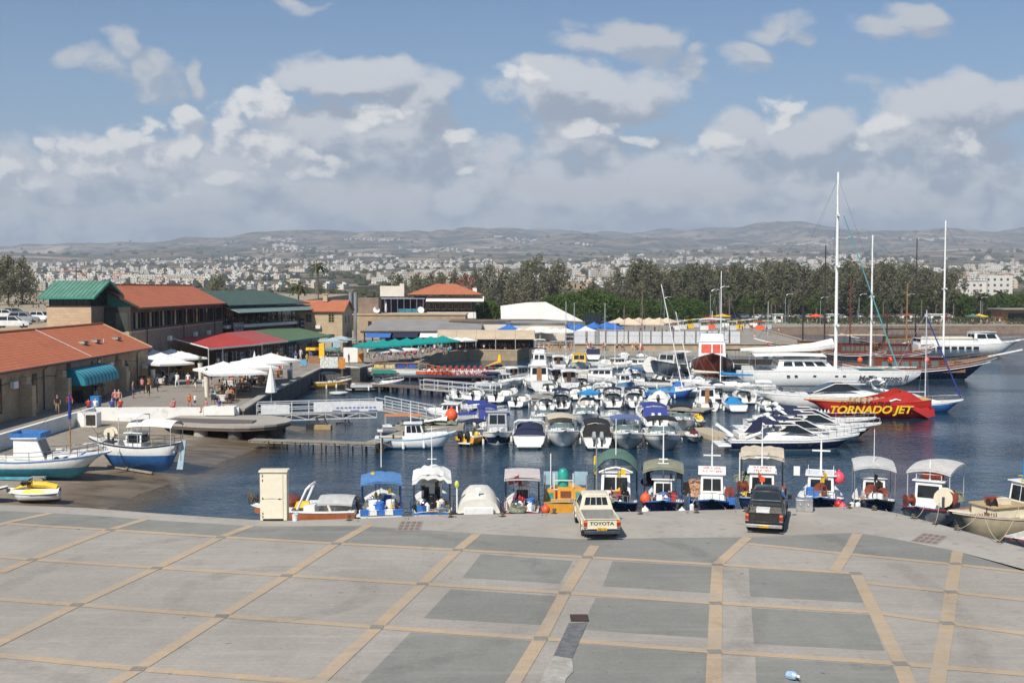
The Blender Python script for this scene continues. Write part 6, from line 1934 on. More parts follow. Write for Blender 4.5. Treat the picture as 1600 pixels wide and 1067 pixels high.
# c: torn white sheet
t=front_root('fishing_boat','white fishing boat under a torn white sheet hung with nets and ropes',675,6.4,False)
H=hull(t,6.4,2.3,.85,.4,.1,.45,gel_old,mblue,mblue,bottomblu,sb=.8,cockpit=(.04,.4),sole=.6)
canopy(t,H.x(.05),H.x(.55),2.25,3.35,.35,whitec,.05,True,.85,darksteel,.1,npost=2,wavy=.09,valance=.22)
house(t,H.x(.30),H.x(.55),1.15,1.05,.6,2.15,.1,0,.04,gel,True,2,2,1,door=gel_old)
MB().box((H.x(.36),0,2.32),(.6,1.2,.28)).build('roof_box',gel_old,t)
mast(t,H.x(.4),2.2,3.0,.03,cross=[(.4,.5)])
W_='torn sheet boat'
clutter(t,H,W_,[('net',netg,4),('crate',bluec,4),('jug',gel,4),('buoy',redm,2),('crate',blackm,2),('jug',cream,4),('net',netm,2)],.05,.32,.72,2)
# d: closed white boat
t=front_root('cabin_boat','closed white cabin boat with rounded covers and a lime capped pole',748,5.6,False,.35)
H=hull(t,5.6,2.35,.85,.35,.05,.4,gel,blackm,gel,gel,sb=.92,cockpit=(.4,.4))
rows=[]
for f in[i/8 for i in range(9)]:
 h=.42+.62*math.sin(math.pi*min(1,.10+f*.72))**.6;w_=1.14*(1-.25*f**3)
 rows.append([(H.x(.04)+f*3.6,w_*g_,.88+h*(1-abs(g_)**5))for g_ in(-1,-.93,-.8,-.5,-.2,0,.2,.5,.8,.93,1)])
MB().grid(rows,False,True).build('tonneau_cover',pt((0.62,0.60,0.54),.8,var=.08,bmp=.3,name='off white cover cloth'),t,smooth=60)
MB().box((H.x(0)-.02,0,.92),(.2,1.55,.62)).build('transom_seat',gel,t,bev=.04)
MB().box((H.x(.1),.05,1.8),(.08,.1,.7)).box((H.x(.1),.05,2.1),(.1,.3,.16)).build('ladder',gel,t)
mb=MB();mb.cyl((H.x(.1),1.15,.8),(H.x(.1),1.15,2.2),.04);mb.build('pole',gel,t);MB().ball((H.x(.1),1.15,2.35),(.13,.13,.2),8,5).build('lime_cap',pt((0.62,0.66,0.10),.5),t)
fenders(t,H,(.1,.3),rubber,r=.16)
for i,y in enumerate((-1.4,1.4)):put('tyre',make_tyre,at_boat(t,(H.x(.08),y,.6)),t.rotation_euler.z+R(90),'black tyre fender hung beside the closed white cabin boat','tyre fenders on the closed white boat')
# e: flat grey canopy
t=front_root('fishing_boat','small white console boat under a flat pinkish grey canopy',816,5.2,False,.4)
H=hull(t,5.2,1.95,.85,.35,.05,.4,gel_old,pt((0.30,0.03,0.04),.5),gel_old,bottomblu,sb=.85,cockpit=(.04,.6),sole=.6)
canopy(t,H.x(.12),H.x(.62),2.1,3.05,.05,pt((0.50,0.44,0.43),.85,name='pinkish grey cloth'),.02,True,.85,blackm,.02,npost=2,tilt=.2)
house(t,H.x(.30),H.x(.46),.85,.8,.6,1.95,.1,.1,.05,gel,True,1,1,1,win=(.45,.9))
for z in(2.15,2.35):MB().ball((H.x(.38),0,z),(.3,.5,.12),10,6).build('life_raft_roll',gel,t)
W_='grey canopied console boat'
clutter(t,H,W_,[('net',netm,1),('jug',gel,5),('buoy',redm,3),('jug',blackm,3),('net',netg,2),('crate',gel,3),('crate',redm,2)],.04,.3,.7,3)
for z,y in((.95,-1.25),(.45,-1.32)):gear(t,W_,'buoy',(H.x(.1),y,z),orange,0,.95)
# f: orange boat
t=front_root('fishing_boat','broad orange yellow fishing boat with teal tank and teal deck patches',884,6.0,False,1.3)
H=hull(t,6.0,2.45,1.05,.3,.1,.45,ochre,ochre,ochre,bottomblu,sb=.9,cockpit=(.4,.9),sole=.75,deck=pt((0.50,0.33,0.15),.6,dirt=GRIME),inner=pt((0.50,0.33,0.15),.6,dirt=GRIME))
MB().box((H.x(.12),0,1.12),(.9,1.2,.05)).build('teal_hatch',pt((0.12,0.33,0.26),.6),t)
MB().lathe([(.26,0),(.3,.1),(.3,1.25),(.2,1.45),(.1,1.5)],(H.x(.36),.15,1.2),14).build('teal_tank',pt((0.02,0.30,0.24),.4),t)
mb=MB()
for z in(1.6,2.1):mb.beam((H.x(.30),-.4,z),(H.x(.30),.65,z),.05)
for y in(-.4,.65):mb.beam((H.x(.30),y,1.0),(H.x(.30),y,2.5),.05)
mb.build('tank_rack',gel_old,t)
for x,y,w_,h,m_ in((.3,-.75,.7,.55,ochre),(.3,0,.9,.62,ochre),(.28,.85,.55,.5,ochre)):
 c=MB().box((H.x(x),y,1.1+h/2),(.6,w_,h)).build('locker',m_,t,bev=.02)
 MB().box((H.x(x)-.31,y,1.1+h*.45),(.02,w_*.65,h*.6)).build('locker_door',pt((0.16,0.05,0.03),.6)if y==0 else pt((0.05,0.28,0.22),.6),c)
for y,w_ in((-.85,.75),(.85,.8)):MB().box((H.x(.52),y,2.0),(.06,w_,.75)).build('spray_screen',pt((0.30,0.44,0.52),.5),t)
for y in(-1.15,1.15):MB().cyl((H.x(.3),y,1.0),(H.x(.3),y,2.4),.05).build('stanchion',steel,t)
MB().cyl((H.x(.5),.85,1.0),(H.x(.5),.85,3.4),.03).build('aerial',gel,t)
mb=MB();mb.tube([(H.x(0)-.25,.75*math.cos(a),.05+.55*math.sin(a))for a in[math.pi*k/10 for k in range(11)]],.06,5);mb.build('stern_hoop',yellow,t)
gear(t,'orange fishing boat','crate',(H.x(.62),.5,.85),redm)
# g: green arched canopy with the white wheelhouse, bow in
FB=dict()
def trawler(label,px,L,B,hullc,strip_c,cab,gap=.3,turn=0.0,bott=bottomblu,sole=.5,bow=.7,fb=.75,low=None,split=None,decks=None,where=''):
 t=front_root('fishing_boat',label,px,L,True,gap,turn)
 H=hull(t,L,B,fb,bow,.25,.5,hullc,strip_c,hullc,bott,sb=.5,rake=.7,cockpit=(.52,.79),sole=sole+.15,full=2.4,low=low,split=split,deck=decks or gel_old,inner=decks or gel_old)
 if cab:
  x0,x1,w_,h,fr=cab
  house(t,H.x(x0),H.x(x1),w_,w_*.95,sole,sole+h,fr,.05,.05,gel,True,2,2,1,win=(.52,.88),frame=gel_old)
 bow_rail(t,H,.8,.35,.1,n=3)
 return t,H
t,H=trawler('white wheelhouse fishing boat under a high arched green canopy',962,7.2,2.45,navy,mblue,(.30,.62,1.75,1.95,.25),where='g')
canopy(t,H.x(.10),H.x(.62),2.75,3.75,.75,greenc,.08,True,.8,darksteel,npost=3)
mb=MB();mb.tube([(H.x(.60),y_,2.5+.28*math.sin(math.pi*(y_+.9)/1.8))for y_ in(-.9,-.5,0,.5,.9)],.06,5);mb.build('roof_hoop',gel,t)
mast(t,H.x(.5),2.5,2.9,.035);mast(t,H.x(.75),.9,3.6,.055,steel,y=-1.05,name='derrick_post')
W_='green canopied fishing boat'
gear(t,W_,'winch',(H.x(.72),0,.75),RUSTR,0,1.1)
clutter(t,H,W_,[('buoy',redm,2),('jug',gel,5),('net',netg,2),('crate',teal,2),('jug',yellow,2),('crate',gel,2)],.6,.86,.75,5)
MB().box((H.x(.62)+.02,.2,1.35),(.05,.5,.28)).build('red_life_ring_box',redm,t)
MB().box((H.x(.35),-1.2,2.6),(1.1,.1,.9)).build('yellow_oilskins',yellow,t)
# h: faded canopy with the barrel
t,H=trawler('small white fishing boat under a faded olive canopy with a dark hanging net',1036,6.8,2.3,navy,mblue,(.42,.60,1.15,1.55,.1))
canopy(t,H.x(.18),H.x(.66),2.45,3.25,.24,olivec,.1,True,.8,pt((0.02,0.04,0.12),.5),.05,npost=2,valance=.12)
mast(t,H.x(.5),2.05,3.0,.05,cross=[(.28,.6),(.36,.5)])
MB().ball((H.x(.45),-.85,2.5),(.35,.4,.22),10,6).ball((H.x(.45),-.85,1.75),(.4,.45,.25),10,6).cyl((H.x(.45),-.85,1.7),(H.x(.45),-.85,2.6),.12).build('hung_net',blackc,t)
W_='olive canopied fishing boat'
gear(t,W_,'buoy',(H.x(.72),-.95,1.15),orange,0,1.25)
clutter(t,H,W_,[('net',netm,2),('buoy',gel,3),('jug',gel,5),('crate',redm,1),('jug',blackm,2),('buoy',redm,1)],.6,.88,.75,6)
for y in(-.95,1.0):gear(t,W_,'buoy',(H.x(.95),y,.75),gel,0,.95)
mb=MB();mb.box((0,0,.04),(.5,.5,.05)).box((-.2,0,.3),(.06,.5,.5),0);MBo=mb.build('seat_shell',redm,t,loc=(H.x(.80),.45,1.05))
# i: white wheelhouse with the cross mast
t,H=trawler('white fishing boat with a tall square wheelhouse, red lettered board and white cross mast',1112,7.0,2.55,navy,mblue,(.48,.66,1.35,1.85,.12),decks=gel_old)
MB().box((H.x(.66)-.1,0,2.62),(.12,1.5,.42)).build('name_board',gel,t);
sg=[o for o in t.children if o.name.startswith('name_board')][0]
scribble(sg,H.x(.66)-.036,2.60,1.1,4,pt((0.55,0.12,0.12),.6))
mast(t,H.x(.60),2.4,1.6,.06,cross=[(.62,.95)]);mast(t,H.x(.58),3.8,1.2,.02)
MB().grid([[(H.x(.66),-.72,.55),(H.x(.66),.72,.55),(H.x(.66),.72,1.25),(H.x(.66),-.72,1.25)],[(H.x(.82),-.8,.55),(H.x(.82),.8,.55),(H.x(.80),.75,1.0),(H.x(.80),-.75,1.0)]],True,True).build('fore_hatch',gel,t,bev=.03)
W_='cross masted white fishing boat'
gear(t,W_,'winch',(H.x(.72),.98,1.0),RUSTR,R(90),.8);gear(t,W_,'net',(H.x(.45),-1.0,1.25),netm,0,1.5);gear(t,W_,'net',(H.x(.55),-.98,1.05),netm,1,1.2)
for s in(-1,1):MB().box((H.x(.6),s*1.22,.95),(2.6,.06,.5)).build('blue_bulwark',mblue,t)
fenders(t,H,(.82,),gel,(-1,),.13,.6)
gear(t,W_,'crate',(H.x(.78),1.05,.95),bluec)
# j: tan canopy behind the black truck
t,H=trawler('white wheelhouse fishing boat with a ragged tan canopy behind the black pickup',1190,8.0,2.6,bottomblu,lblue,(.44,.66,1.5,1.75,.2),gap=.6)
canopy(t,H.x(.15),H.x(.5),2.7,3.55,.12,beigec,.1,True,.8,darksteel,.06,npost=2,wavy=.06,tilt=-.3)
MB().box((H.x(.66)-.1,0,2.5),(.1,1.45,.42)).build('name_board',gel,t)
sg=[o for o in t.children if o.name.startswith('name_board')][0]
scribble(sg,H.x(.66)-.046,2.48,1.1,7,pt((0.50,0.05,0.06),.6))
mast(t,H.x(.6),2.3,2.6,.05,cross=[(.32,.8)]);mast(t,H.x(.55),.9,2.4,.04,y=-1.25,name='white_pole')
W_='tan canopied fishing boat'
clutter(t,H,W_,[('net',netg,3),('crate',yellow,1),('jug',gel,4),('buoy',redm,2),('jug',yellow,2),('crate',gel,2)],.55,.86,.75,8)
gear(t,W_,'winch',(H.x(.7),1.0,.9),RUSTR,0,1.0);gear(t,W_,'net',(H.x(.35),-1.0,1.4),netg,0,1.4);gear(t,W_,'winch',(H.x(.62),-1.05,.9),RUSTR,.5,.9)
# k: pink buoys
t,H=trawler('navy and white fishing boat with big pink buoys and a tall white cross mast',1282,7.4,2.55,navy,mblue,(.40,.66,1.55,1.65,.15))
mast(t,H.x(.55),2.2,1.9,.07,cross=[(.68,1.0)])
railing(t,[(H.x(.42),-.7,2.25),(H.x(.64),-.7,2.25),(H.x(.64),.7,2.25),(H.x(.42),.7,2.25)],.25,mat=gel)
W_='pink buoyed fishing boat'
gear(t,W_,'buoy',(H.x(.6),.98,2.05),pinkm,0,1.35);gear(t,W_,'buoy',(H.x(.92),1.15,.85),pinkm,0,.9);gear(t,W_,'buoy',(H.x(.9),.95,.95),redm,0,1.0)
gear(t,W_,'winch',(H.x(.72),0,.85),RUSTR,R(90),1.0)
clutter(t,H,W_,[('crate',bluec,2),('crate',teal,1),('net',netg,2),('jug',gel,4)],.62,.86,.75,9)
MB().grid([[(H.x(.66),-.78,.5),(H.x(.66),.78,.5),(H.x(.66),.78,1.25),(H.x(.66),-.78,1.25)],[(H.x(.80),-.8,.5),(H.x(.80),.8,.5),(H.x(.78),.75,1.05),(H.x(.78),-.75,1.05)]],True,True).build('fore_hatch',gel,t,bev=.03)
MB().box((H.x(.4),-1.35,2.1),(.3,.35,.5)).build('white_drum',gel,t)
# l: white canopy, cream wheelhouse
t,H=trawler('dark hulled fishing boat with a cream wheelhouse under a wide off white canopy',1364,7.0,2.3,navy,darksteel,(.44,.64,1.3,1.6,.12),turn=3)
canopy(t,H.x(.15),H.x(.72),2.45,3.3,.2,pt((0.50,0.495,0.48),.85,name='off white canvas'),.12,True,.8,steel,0,npost=2,valance=.1)
mast(t,H.x(.55),2.2,2.6,.025)
W_='cream wheelhouse fishing boat'
gear(t,W_,'winch',(H.x(.70),-.15,.85),RUSTR,R(90),1.0);gear(t,W_,'winch',(H.x(.70),.45,.85),RUSTR,R(90),.85)
clutter(t,H,W_,[('jug',gel,8),('net',netm,2),('buoy',gel,2),('crate',gel,2)],.6,.88,.75,10)
fenders(t,H,(.72,.85),gel,(-1,),.15,.7)
# m: angled boat by the kink of the quay
e=gp(1432,806,QZ)
t=thing('fishing_boat','pale blue decked fishing boat with white canopy lying askew beyond the quay corner','fishing boat',(e.x+2.5,e.y+4.6,0),R(-122))
H=hull(t,7.6,2.6,.85,.65,.3,.5,hullgrey,navy,hullgrey,navy,sb=.5,rake=.8,cockpit=(.5,.84),sole=.75,full=2.4,deck=pt((0.42,0.55,0.62),.6),inner=pt((0.36,0.55,0.66),.6),split=.3,low=hullgrey,rail=pt((0.40,0.05,0.06),.5))
house(t,H.x(.42),H.x(.62),1.55,1.45,.6,2.35,.12,.05,.05,gel,True,1,1,1,win=(.5,.88),frame=gel_old)
canopy(t,H.x(.05),H.x(.62),2.5,3.45,.18,pt((0.52,0.505,0.48),.85,name='pale canvas'),.15,True,.85,alum,0,npost=2,valance=.12)
railing(t,[(H.x(.44),-.65,2.45),(H.x(.6),-.65,2.45),(H.x(.6),.65,2.45),(H.x(.44),.65,2.45)],.3,mat=gel);mast(t,H.x(.56),2.4,1.1,.05)
W_='askew fishing boat'
gear(t,W_,'winch',(H.x(.68),.95,.85),cream,R(90),1.35);gear(t,W_,'winch',(H.x(.62),1.15,.9),RUSTR,R(90),1.1);gear(t,W_,'winch',(H.x(.72),-.8,.85),RUSTR,R(40),.9);gear(t,W_,'net',(H.x(.4),1.1,1.2),netg,0,1.3)
for i in range(3):gear(t,W_,'crate',(H.x(.5),-.2+i*.3,2.45),orange)
# n: beige boat
e=gp(1512,824,QZ)
t=thing('fishing_boat','beige hulled wooden fishing boat with blue stripes at the far right of the quay','fishing boat',(e.x+4.3,e.y+4.4,-.1),R(199))
H=hull(t,8.6,2.9,1.15,.45,.3,.55,pt((0.42,0.35,0.24),.55,var=.12,dirt=GRIME,name='beige hull paint'),mblue,mblue,bottomblu,sb=.5,rake=.9,cockpit=(.55,.86),sole=.95,full=2.4,deck=cream,inner=cream,rail=pt((0.55,0.45,0.32),.5))
MB().box((H.x(.62),0,1.42),(2.2,1.6,.55)).build('deck_house',cream,t,bev=.04)
MB().box((H.x(.62),0,1.74),(2.4,1.8,.10)).build('house_roof',pt((0.45,0.33,0.18),.6),t,bev=.02)
house(t,H.x(.28),H.x(.48),1.7,1.6,1.1,2.75,.25,.05,.06,gel,True,2,2,1,win=(.45,.9))
mb=MB()
for i in range(12):mb.box((H.x(.74)+i*.13,.9-.02*i,1.45),(.05,.03,.14));mb.box((H.x(.74)+i*.13,-.9+.02*i,1.45),(.05,.03,.14))
mb.build('fretwork',wood,t)
mast(t,H.x(.44),2.8,1.2,.07,azure)
W_='beige fishing boat'
gear(t,W_,'net',(H.x(.38),.1,2.85),yellow,0,1.1);gear(t,W_,'crate',(H.x(.62),.3,1.8),cream);gear(t,W_,'crate',(H.x(.66),-.2,1.8),RUSTR);gear(t,W_,'coil',(H.x(.58),-.3,1.8),rope);gear(t,W_,'net',(H.x(.72),0,.98),netm,1,.9);gear(t,W_,'coil',(H.x(.8),0,1.0),rope)
gear(t,W_,'winch',(H.x(.46),1.15,1.35),RUSTR,R(90),1.2);gear(t,W_,'winch',(H.x(.72),.4,1.35),blackm,R(70),.8);gear(t,W_,'net',(H.x(.42),1.1,1.4),netg,0,1.3)
# o: white bow at the right edge
e=gp(1606,852,QZ)
t=thing('fishing_boat','white bowed boat with a red stripe cut off by the right picture edge','fishing boat',(e.x+1.9,e.y+2.6,0),R(225))
H=hull(t,7.0,2.6,1.0,.6,.2,.5,gel,pt((0.32,0.03,0.04),.5),gel,aqua,sb=.6,rake=.9,cockpit=(.2,.8),sole=.8,full=2.4,split=.3)
house(t,H.x(.25),H.x(.5),1.7,1.6,.8,2.4,.25,.05,.06,gel)
gear(t,'white bowed boat at the picture edge','winch',(H.x(.62),.9,1.0),RUSTR,R(60),1.1);gear(t,'white bowed boat at the picture edge','buoy',(H.x(.7),1.0,1.4),orange)
MB().lathe([(.05,0),(.22,.1),(.1,1.2),(.02,1.5)],(H.x(.66),1.05,1.1),7).build('furled_flag',azure,t)
CANOPY_DROP[0]=0.0
# mooring ropes to the quay
rr=random.Random(6)
for px_,y0_,L_ in((596,811,0),(675,806,0),(748,803,0),(816,802,0),(884,801,0),(962,800,0),(1036,799,0),(1112,798,0),(1282,792,0),(1364,794,0)):
 for s in(-1,1):
  a=gp(px_+s*38,edge_y(px_+s*38)+2,QZ+.1);b_=gp(px_+s*20,edge_y(px_+s*20),QZ);d=Vector((b_.x,b_.y,0)).normalized()
  line_between(a,(b_.x+d.x*2.3,b_.y+d.y*2.3,.95),.15,'slack mooring rope from a near boat to the quay edge','mooring ropes of the near boats')
for a,b_ in(((1427,808),(1445,790)),((1461,817),(1468,785)),((1495,826),(1530,800)),((1562,845),(1592,792)),((1562,845),(1540,812))):
 p,q=gp(a[0],a[1],QZ+.2),gp(b_[0],b_[1],1.15)
 q=dp(b_[0],b_[1],p.y+1.3)
 line_between(p,q,.2,'taut mooring rope from an angled boat to a bollard on the right of the quay','mooring ropes of the angled boats')
# ------------------------------------------------------------------ generic pleasure boats of the inner rows
def runabout(px,py,rz,L,label,hc=None,low=None,cover=None,bim=None,ob=1,obm=None,ws=True,cuddy=True,arch=False,grp=None,z=0.0,split=.35,B=None,bott=None,back=None,fend=True):
 B=B or L*.36
 t=boat_root('motorboat',label,'motorboat',px,py,rz,z,grp)
 H=hull(t,L,B,L*.13,L*.07,.05,.4,hc or gel,hc or gel,low or hc or gel,bott or hullgrey,sb=.9,rake=L*.16,cockpit=(.06,.56),sole=.25,low=low,split=split if low else None,stripe_h=.08)
 zd=H.s(.55)
 if cuddy:
  MB().grid([[(H.x(.52),-B*.36,zd),(H.x(.52),-B*.2,zd+.3),(H.x(.52),B*.2,zd+.3),(H.x(.52),B*.36,zd)],[(H.x(.72),-B*.28,zd),(H.x(.72),-B*.15,zd+.26),(H.x(.72),B*.15,zd+.26),(H.x(.72),B*.28,zd)],[(H.x(.9),-.12,H.s(.9)),(H.x(.9),-.05,H.s(.9)+.06),(H.x(.9),.05,H.s(.9)+.06),(H.x(.9),.12,H.s(.9))]],False,True).build('cuddy',gel,t,smooth=50)
  MB().box((H.x(.68),0,zd+.28),(.4,.4,.05)).build('deck_hatch',glass,t)
 if ws:windscreen(t,H.x(.60),B*.82,zd+.08,L*.075,.4,.9)
 if cover:
  rows=[]
  for f in[i/6 for i in range(7)]:
   rows.append([(H.x(.03)+(H.x(.56)-H.x(.03))*f,g*(B/2-.05)*(1-.1*f),H.s(.3)+.03+(.10+L*.085*f**1.3)*(1-abs(g)**3))for g in(-1,-.85,-.5,0,.5,.85,1)])
  MB().grid(rows,False,True).build('canvas_cover',cover,t,smooth=50)
 else:
  for y in(-.45,.45):MB().box((H.x(.42),y*B*.45,.62),(.5,.5,.55),top=.85).build('helm_seat',gel,t,bev=.05)
  MB().box((H.x(.12),0,.55),(.55,B*.7,.4)).build('stern_bench',gel,t,bev=.05)
  mb=MB();mb.box((H.x(.54),0,zd-.05),(.4,B*.7,.5));mb.build('dashboard',deckm,t)
 if arch:
  w=B*.44
  mb=MB();mb.tube([(H.x(.30),-w,zd-.1),(H.x(.20),-w*.98,zd+.9),(H.x(.18),-w*.75,zd+1.1),(H.x(.18),w*.75,zd+1.1),(H.x(.20),w*.98,zd+.9),(H.x(.30),w,zd-.1)],.09,6);mb.build('radar_arch',gel,t)
 if bim:bimini(t,H.x(.2),H.x(.56),B*.86,zd+1.25,zd,bim)
 if back is not None:
  canopy(t,H.x(.1),H.x(.56),B*.86,zd+1.15,.2,back,.05,True,zd,steel);MB().grid([[(H.x(.1)-.5,y,zd-.1)for y in(-B*.42,0,B*.42)],[(H.x(.1),y,zd+.95)for y in(-B*.42,0,B*.42)]]).build('rear_curtain',back,t)
 bow_rail(t,H,.6,.35,n=4)
 for k in range(ob):outboard(t,-L/2-.05,(k-(ob-1)/2)*.6,H.s(0)-.15,1.0,obm,-.25 if(int(px)%3==0)else 0)
 MB().box((-L/2-.2,0,.25),(.5,B*.7,.08)).build('swim_platform',gel,t)
 if fend:fenders(t,H,(.3,.55),gel)
 return t,H
def cabin_boat(px,py,rz,L,label,hc=None,low=None,cab=None,B=None,fly=False,roofm=None,ob=0,top=None,h=1.5,cx=(.3,.62),grp=None,strp=None,frame=None,mastz=0,bott=None,wd=.72,door=True):
 B=B or L*.36
 t=boat_root('cabin_boat',label,'cabin boat',px,py,rz,0,grp)
 H=hull(t,L,B,L*.12,L*.08,.1,.5,hc or gel,strp or hc or gel,strp or gel,bott or hullgrey,sb=.85,rake=L*.1,cockpit=(.05,cx[0]),sole=.3,low=low,split=.4 if low else None)
 zc=H.s(.5)-.1
 house(t,H.x(cx[0]),H.x(cx[1]),B*wd,B*wd*.92,zc,zc+h,h*.3,.05,.08,cab or gel,True,2,3,2,roofmat=roofm or cab or gel,win=(.45,.88),frame=frame,door=door)
 MB().grid([[(H.x(cx[1])-.1,-B*.3,zc),(H.x(cx[1])-.1,-B*.22,zc+.5),(H.x(cx[1])-.1,B*.22,zc+.5),(H.x(cx[1])-.1,B*.3,zc)],[(H.x(.88),-B*.12,H.s(.88)),(H.x(.88),-B*.08,H.s(.88)+.15),(H.x(.88),B*.08,H.s(.88)+.15),(H.x(.88),B*.12,H.s(.88))]],False,True).build('trunk_cabin',gel,t,smooth=40)
 if fly:
  house(t,H.x(cx[0])+.2,H.x(cx[1])-.9,B*.6,B*.56,zc+h+.05,zc+h+.75,.2,0,.06,gel,False,0,0,0,name='flybridge')
  canopy(t,H.x(cx[0]),H.x(cx[1])-.6,B*.62,zc+h+2.2,.1,top or navyc,.05,True,zc+h+.6,steel);mast(t,H.x(cx[0])+.4,zc+h+.7,2.2,.05,cross=[(.6,.8)])
 elif top:bimini(t,H.x(.05),H.x(cx[0])-.05,B*.8,zc+h+.1,H.s(.2),top)
 if mastz:mast(t,H.x(cx[0])+.5,zc+h,mastz,.04,cross=[(.5,.6)])
 bow_rail(t,H,.58,.45,n=5)
 for k in range(ob):outboard(t,-L/2-.05,(k-(ob-1)/2)*.6,H.s(0)-.15,1.0)
 fenders(t,H,(.35,.6),gel)
 return t,H
def sailboat(px,py,rz,L,mh,label,hc=None,low=None,sailc=None,tilt=0.0,mr=.07,furl=None,spread=True,B=None,bott=None,mm=None):
 B=B or L*.3
 t=boat_root('sailboat',label,'sailboat',px,py,rz)
 H=hull(t,L,B,L*.10,L*.035,.04,.5,hc or gel,hc or gel,low or hc or gel,bott or hullgrey,sb=.6,rake=L*.14,cockpit=(.06,.32),sole=.3,low=low,split=.12 if low else None)
 z=H.s(.5)
 MB().grid([[(H.x(.33),-B*.28,z),(H.x(.33),-B*.24,z+.42),(H.x(.33),B*.24,z+.42),(H.x(.33),B*.28,z)],[(H.x(.62),-B*.24,z),(H.x(.62),-B*.19,z+.34),(H.x(.62),B*.19,z+.34),(H.x(.62),B*.24,z)],[(H.x(.78),-B*.08,z),(H.x(.78),-.1,z+.1),(H.x(.78),.1,z+.1),(H.x(.78),B*.08,z)]],False,True).build('coach_roof',gel,t,smooth=40)
 mx=H.x(.56)
 MB().cyl((mx,0,z+.3),(mx-tilt,0,z+mh),mr,mr*.75,8).build('mast',mm or gel,t)
 mb=MB()
 for p in((H.x(.98),0,H.s(1)),(H.x(.01),0,H.s(0)),(mx-.2,B*.46,z),(mx-.2,-B*.46,z)):mb.cyl(p,(mx-tilt*.97,0,z+mh*.97),.012,n=4)
 if spread:mb.beam((mx-tilt*.5,-B*.3,z+mh*.55),(mx-tilt*.5,B*.3,z+mh*.55),.05)
 mb.build('rigging',steel,t)
 MB().cyl((mx,0,z+1.1),(H.x(.08),0,z+1.15),.05).build('boom',alum,t)
 if sailc is not None:MB().tube([(mx-.1,0,z+1.6),(mx-.4,0,z+1.35),(H.x(.3),0,z+1.27),(H.x(.09),0,z+1.22)],.24,8,.10).build('sail_cover',sailc,t)
 if furl is not None:MB().cyl((H.x(.97),0,H.s(1)+.2),(mx-tilt*.9+.1,0,z+mh*.9),.09,.05,6).build('furled_jib',furl,t)
 railing(t,[(H.x(f),s*(H.b(f)-.06),H.s(f))for s,fs in((1,(.1,.4,.7,.97)),(-1,(.97,.7,.4,.1)))for f in fs],.5)
 return t,H
# row facing the camera
cabin_boat(650,699,4,6.5,'white and pale blue fishing caique with a boxy cabin lying broadside by the jetty',gel,None,None,2.2,h=1.25,cx=(.36,.62),strp=lblue,bott=bottomred,wd=.6,mastz=1.8,door=False)
t,H=runabout(744,690,70,5.0,'orange dive boat with a navy bimini and big black outboards',pt((0.70,0.33,0.03),.5,name='orange tube'),None,None,navyc,2,ws=False,cuddy=False)
for i in range(6):gear(t,'orange dive boat','jug',(H.x(.3+.08*i),-.5+.22*i,.5),yellow)
b=gp(705,676,0);o=put(('buoy',orange.name),lambda:make_buoy(orange),(b.x,b.y+.5,1.5),0,'very large red orange buoy hung up between the caique and the orange dive boat',None,2.3)
t,H=cabin_boat(777,690,-88,6.6,'navy hulled wheelhouse boat with tall glass screens moored bow to the camera',gel,navy,hullgrey,2.55,h=1.7,cx=(.35,.55),bott=bottomred)
canopy(t,H.x(.05),H.x(.36),2.2,2.2,.1,royal)
t,H=runabout(828,691,88,7.4,'white sports cruiser closed by a broad navy canvas cover',cover=navyc,ob=0,arch=True,B=2.75)
t,H=runabout(878,692,-88,7.6,'white cuddy cruiser with a beige hood moored bow to the camera',low=gel,back=beigec,ob=0,B=2.75,bott=hullgrey)
t,H=runabout(930,693,89,7.0,'white boat closed by a black canvas hood with two grey outboards',back=blackc,cover=blackc,ob=2,obm=hullgrey,B=2.4)
runabout(978,695,-91,7.4,'white and navy bowrider with a faded blue bimini beside the black hooded boat',low=hullgrey,bim=pt((0.10,0.14,0.30),.85,name='faded blue canvas'),ob=0,B=2.7)
runabout(1034,697,-92,7.4,'white and black bowrider with a black bimini at the end of the front pontoon row',low=hullgrey,bim=blackc,ob=0,B=2.8)
# second row
cabin_boat(705,655,170,5.6,'small white cabin boat with a low grey hull lying apart behind the orange dive boat',gel,hullgrey,h=.9,cx=(.35,.68))
runabout(760,664,95,5.6,'white boat with a royal blue hood behind the navy wheelhouse boat',bim=royal,back=royal,ob=1)
runabout(752,658,20,5.4,'white boat under a long low royal blue cover lying crosswise behind the wheelhouse boat',cover=royal,bim=royal,ob=0)
runabout(852,664,-86,6.4,'white bowrider with a plain windscreen behind the beige hooded cruiser',ob=0);runabout(915,660,-92,6.4,'white bowrider with low rails behind the black hooded boat',ob=0,low=gel)
runabout(958,662,-90,5.8,'white bowrider with a grey cover behind the faded blue bimini boat',cover=greyc,ob=0)
runabout(1018,662,90,6.6,'white boat with a bright royal blue hood and twin white outboards',back=royal,ob=2,obm=gel,B=2.6);runabout(1064,670,-95,6.4,'white boat with a black bimini beside the floating dock',bim=blackc,ob=0)
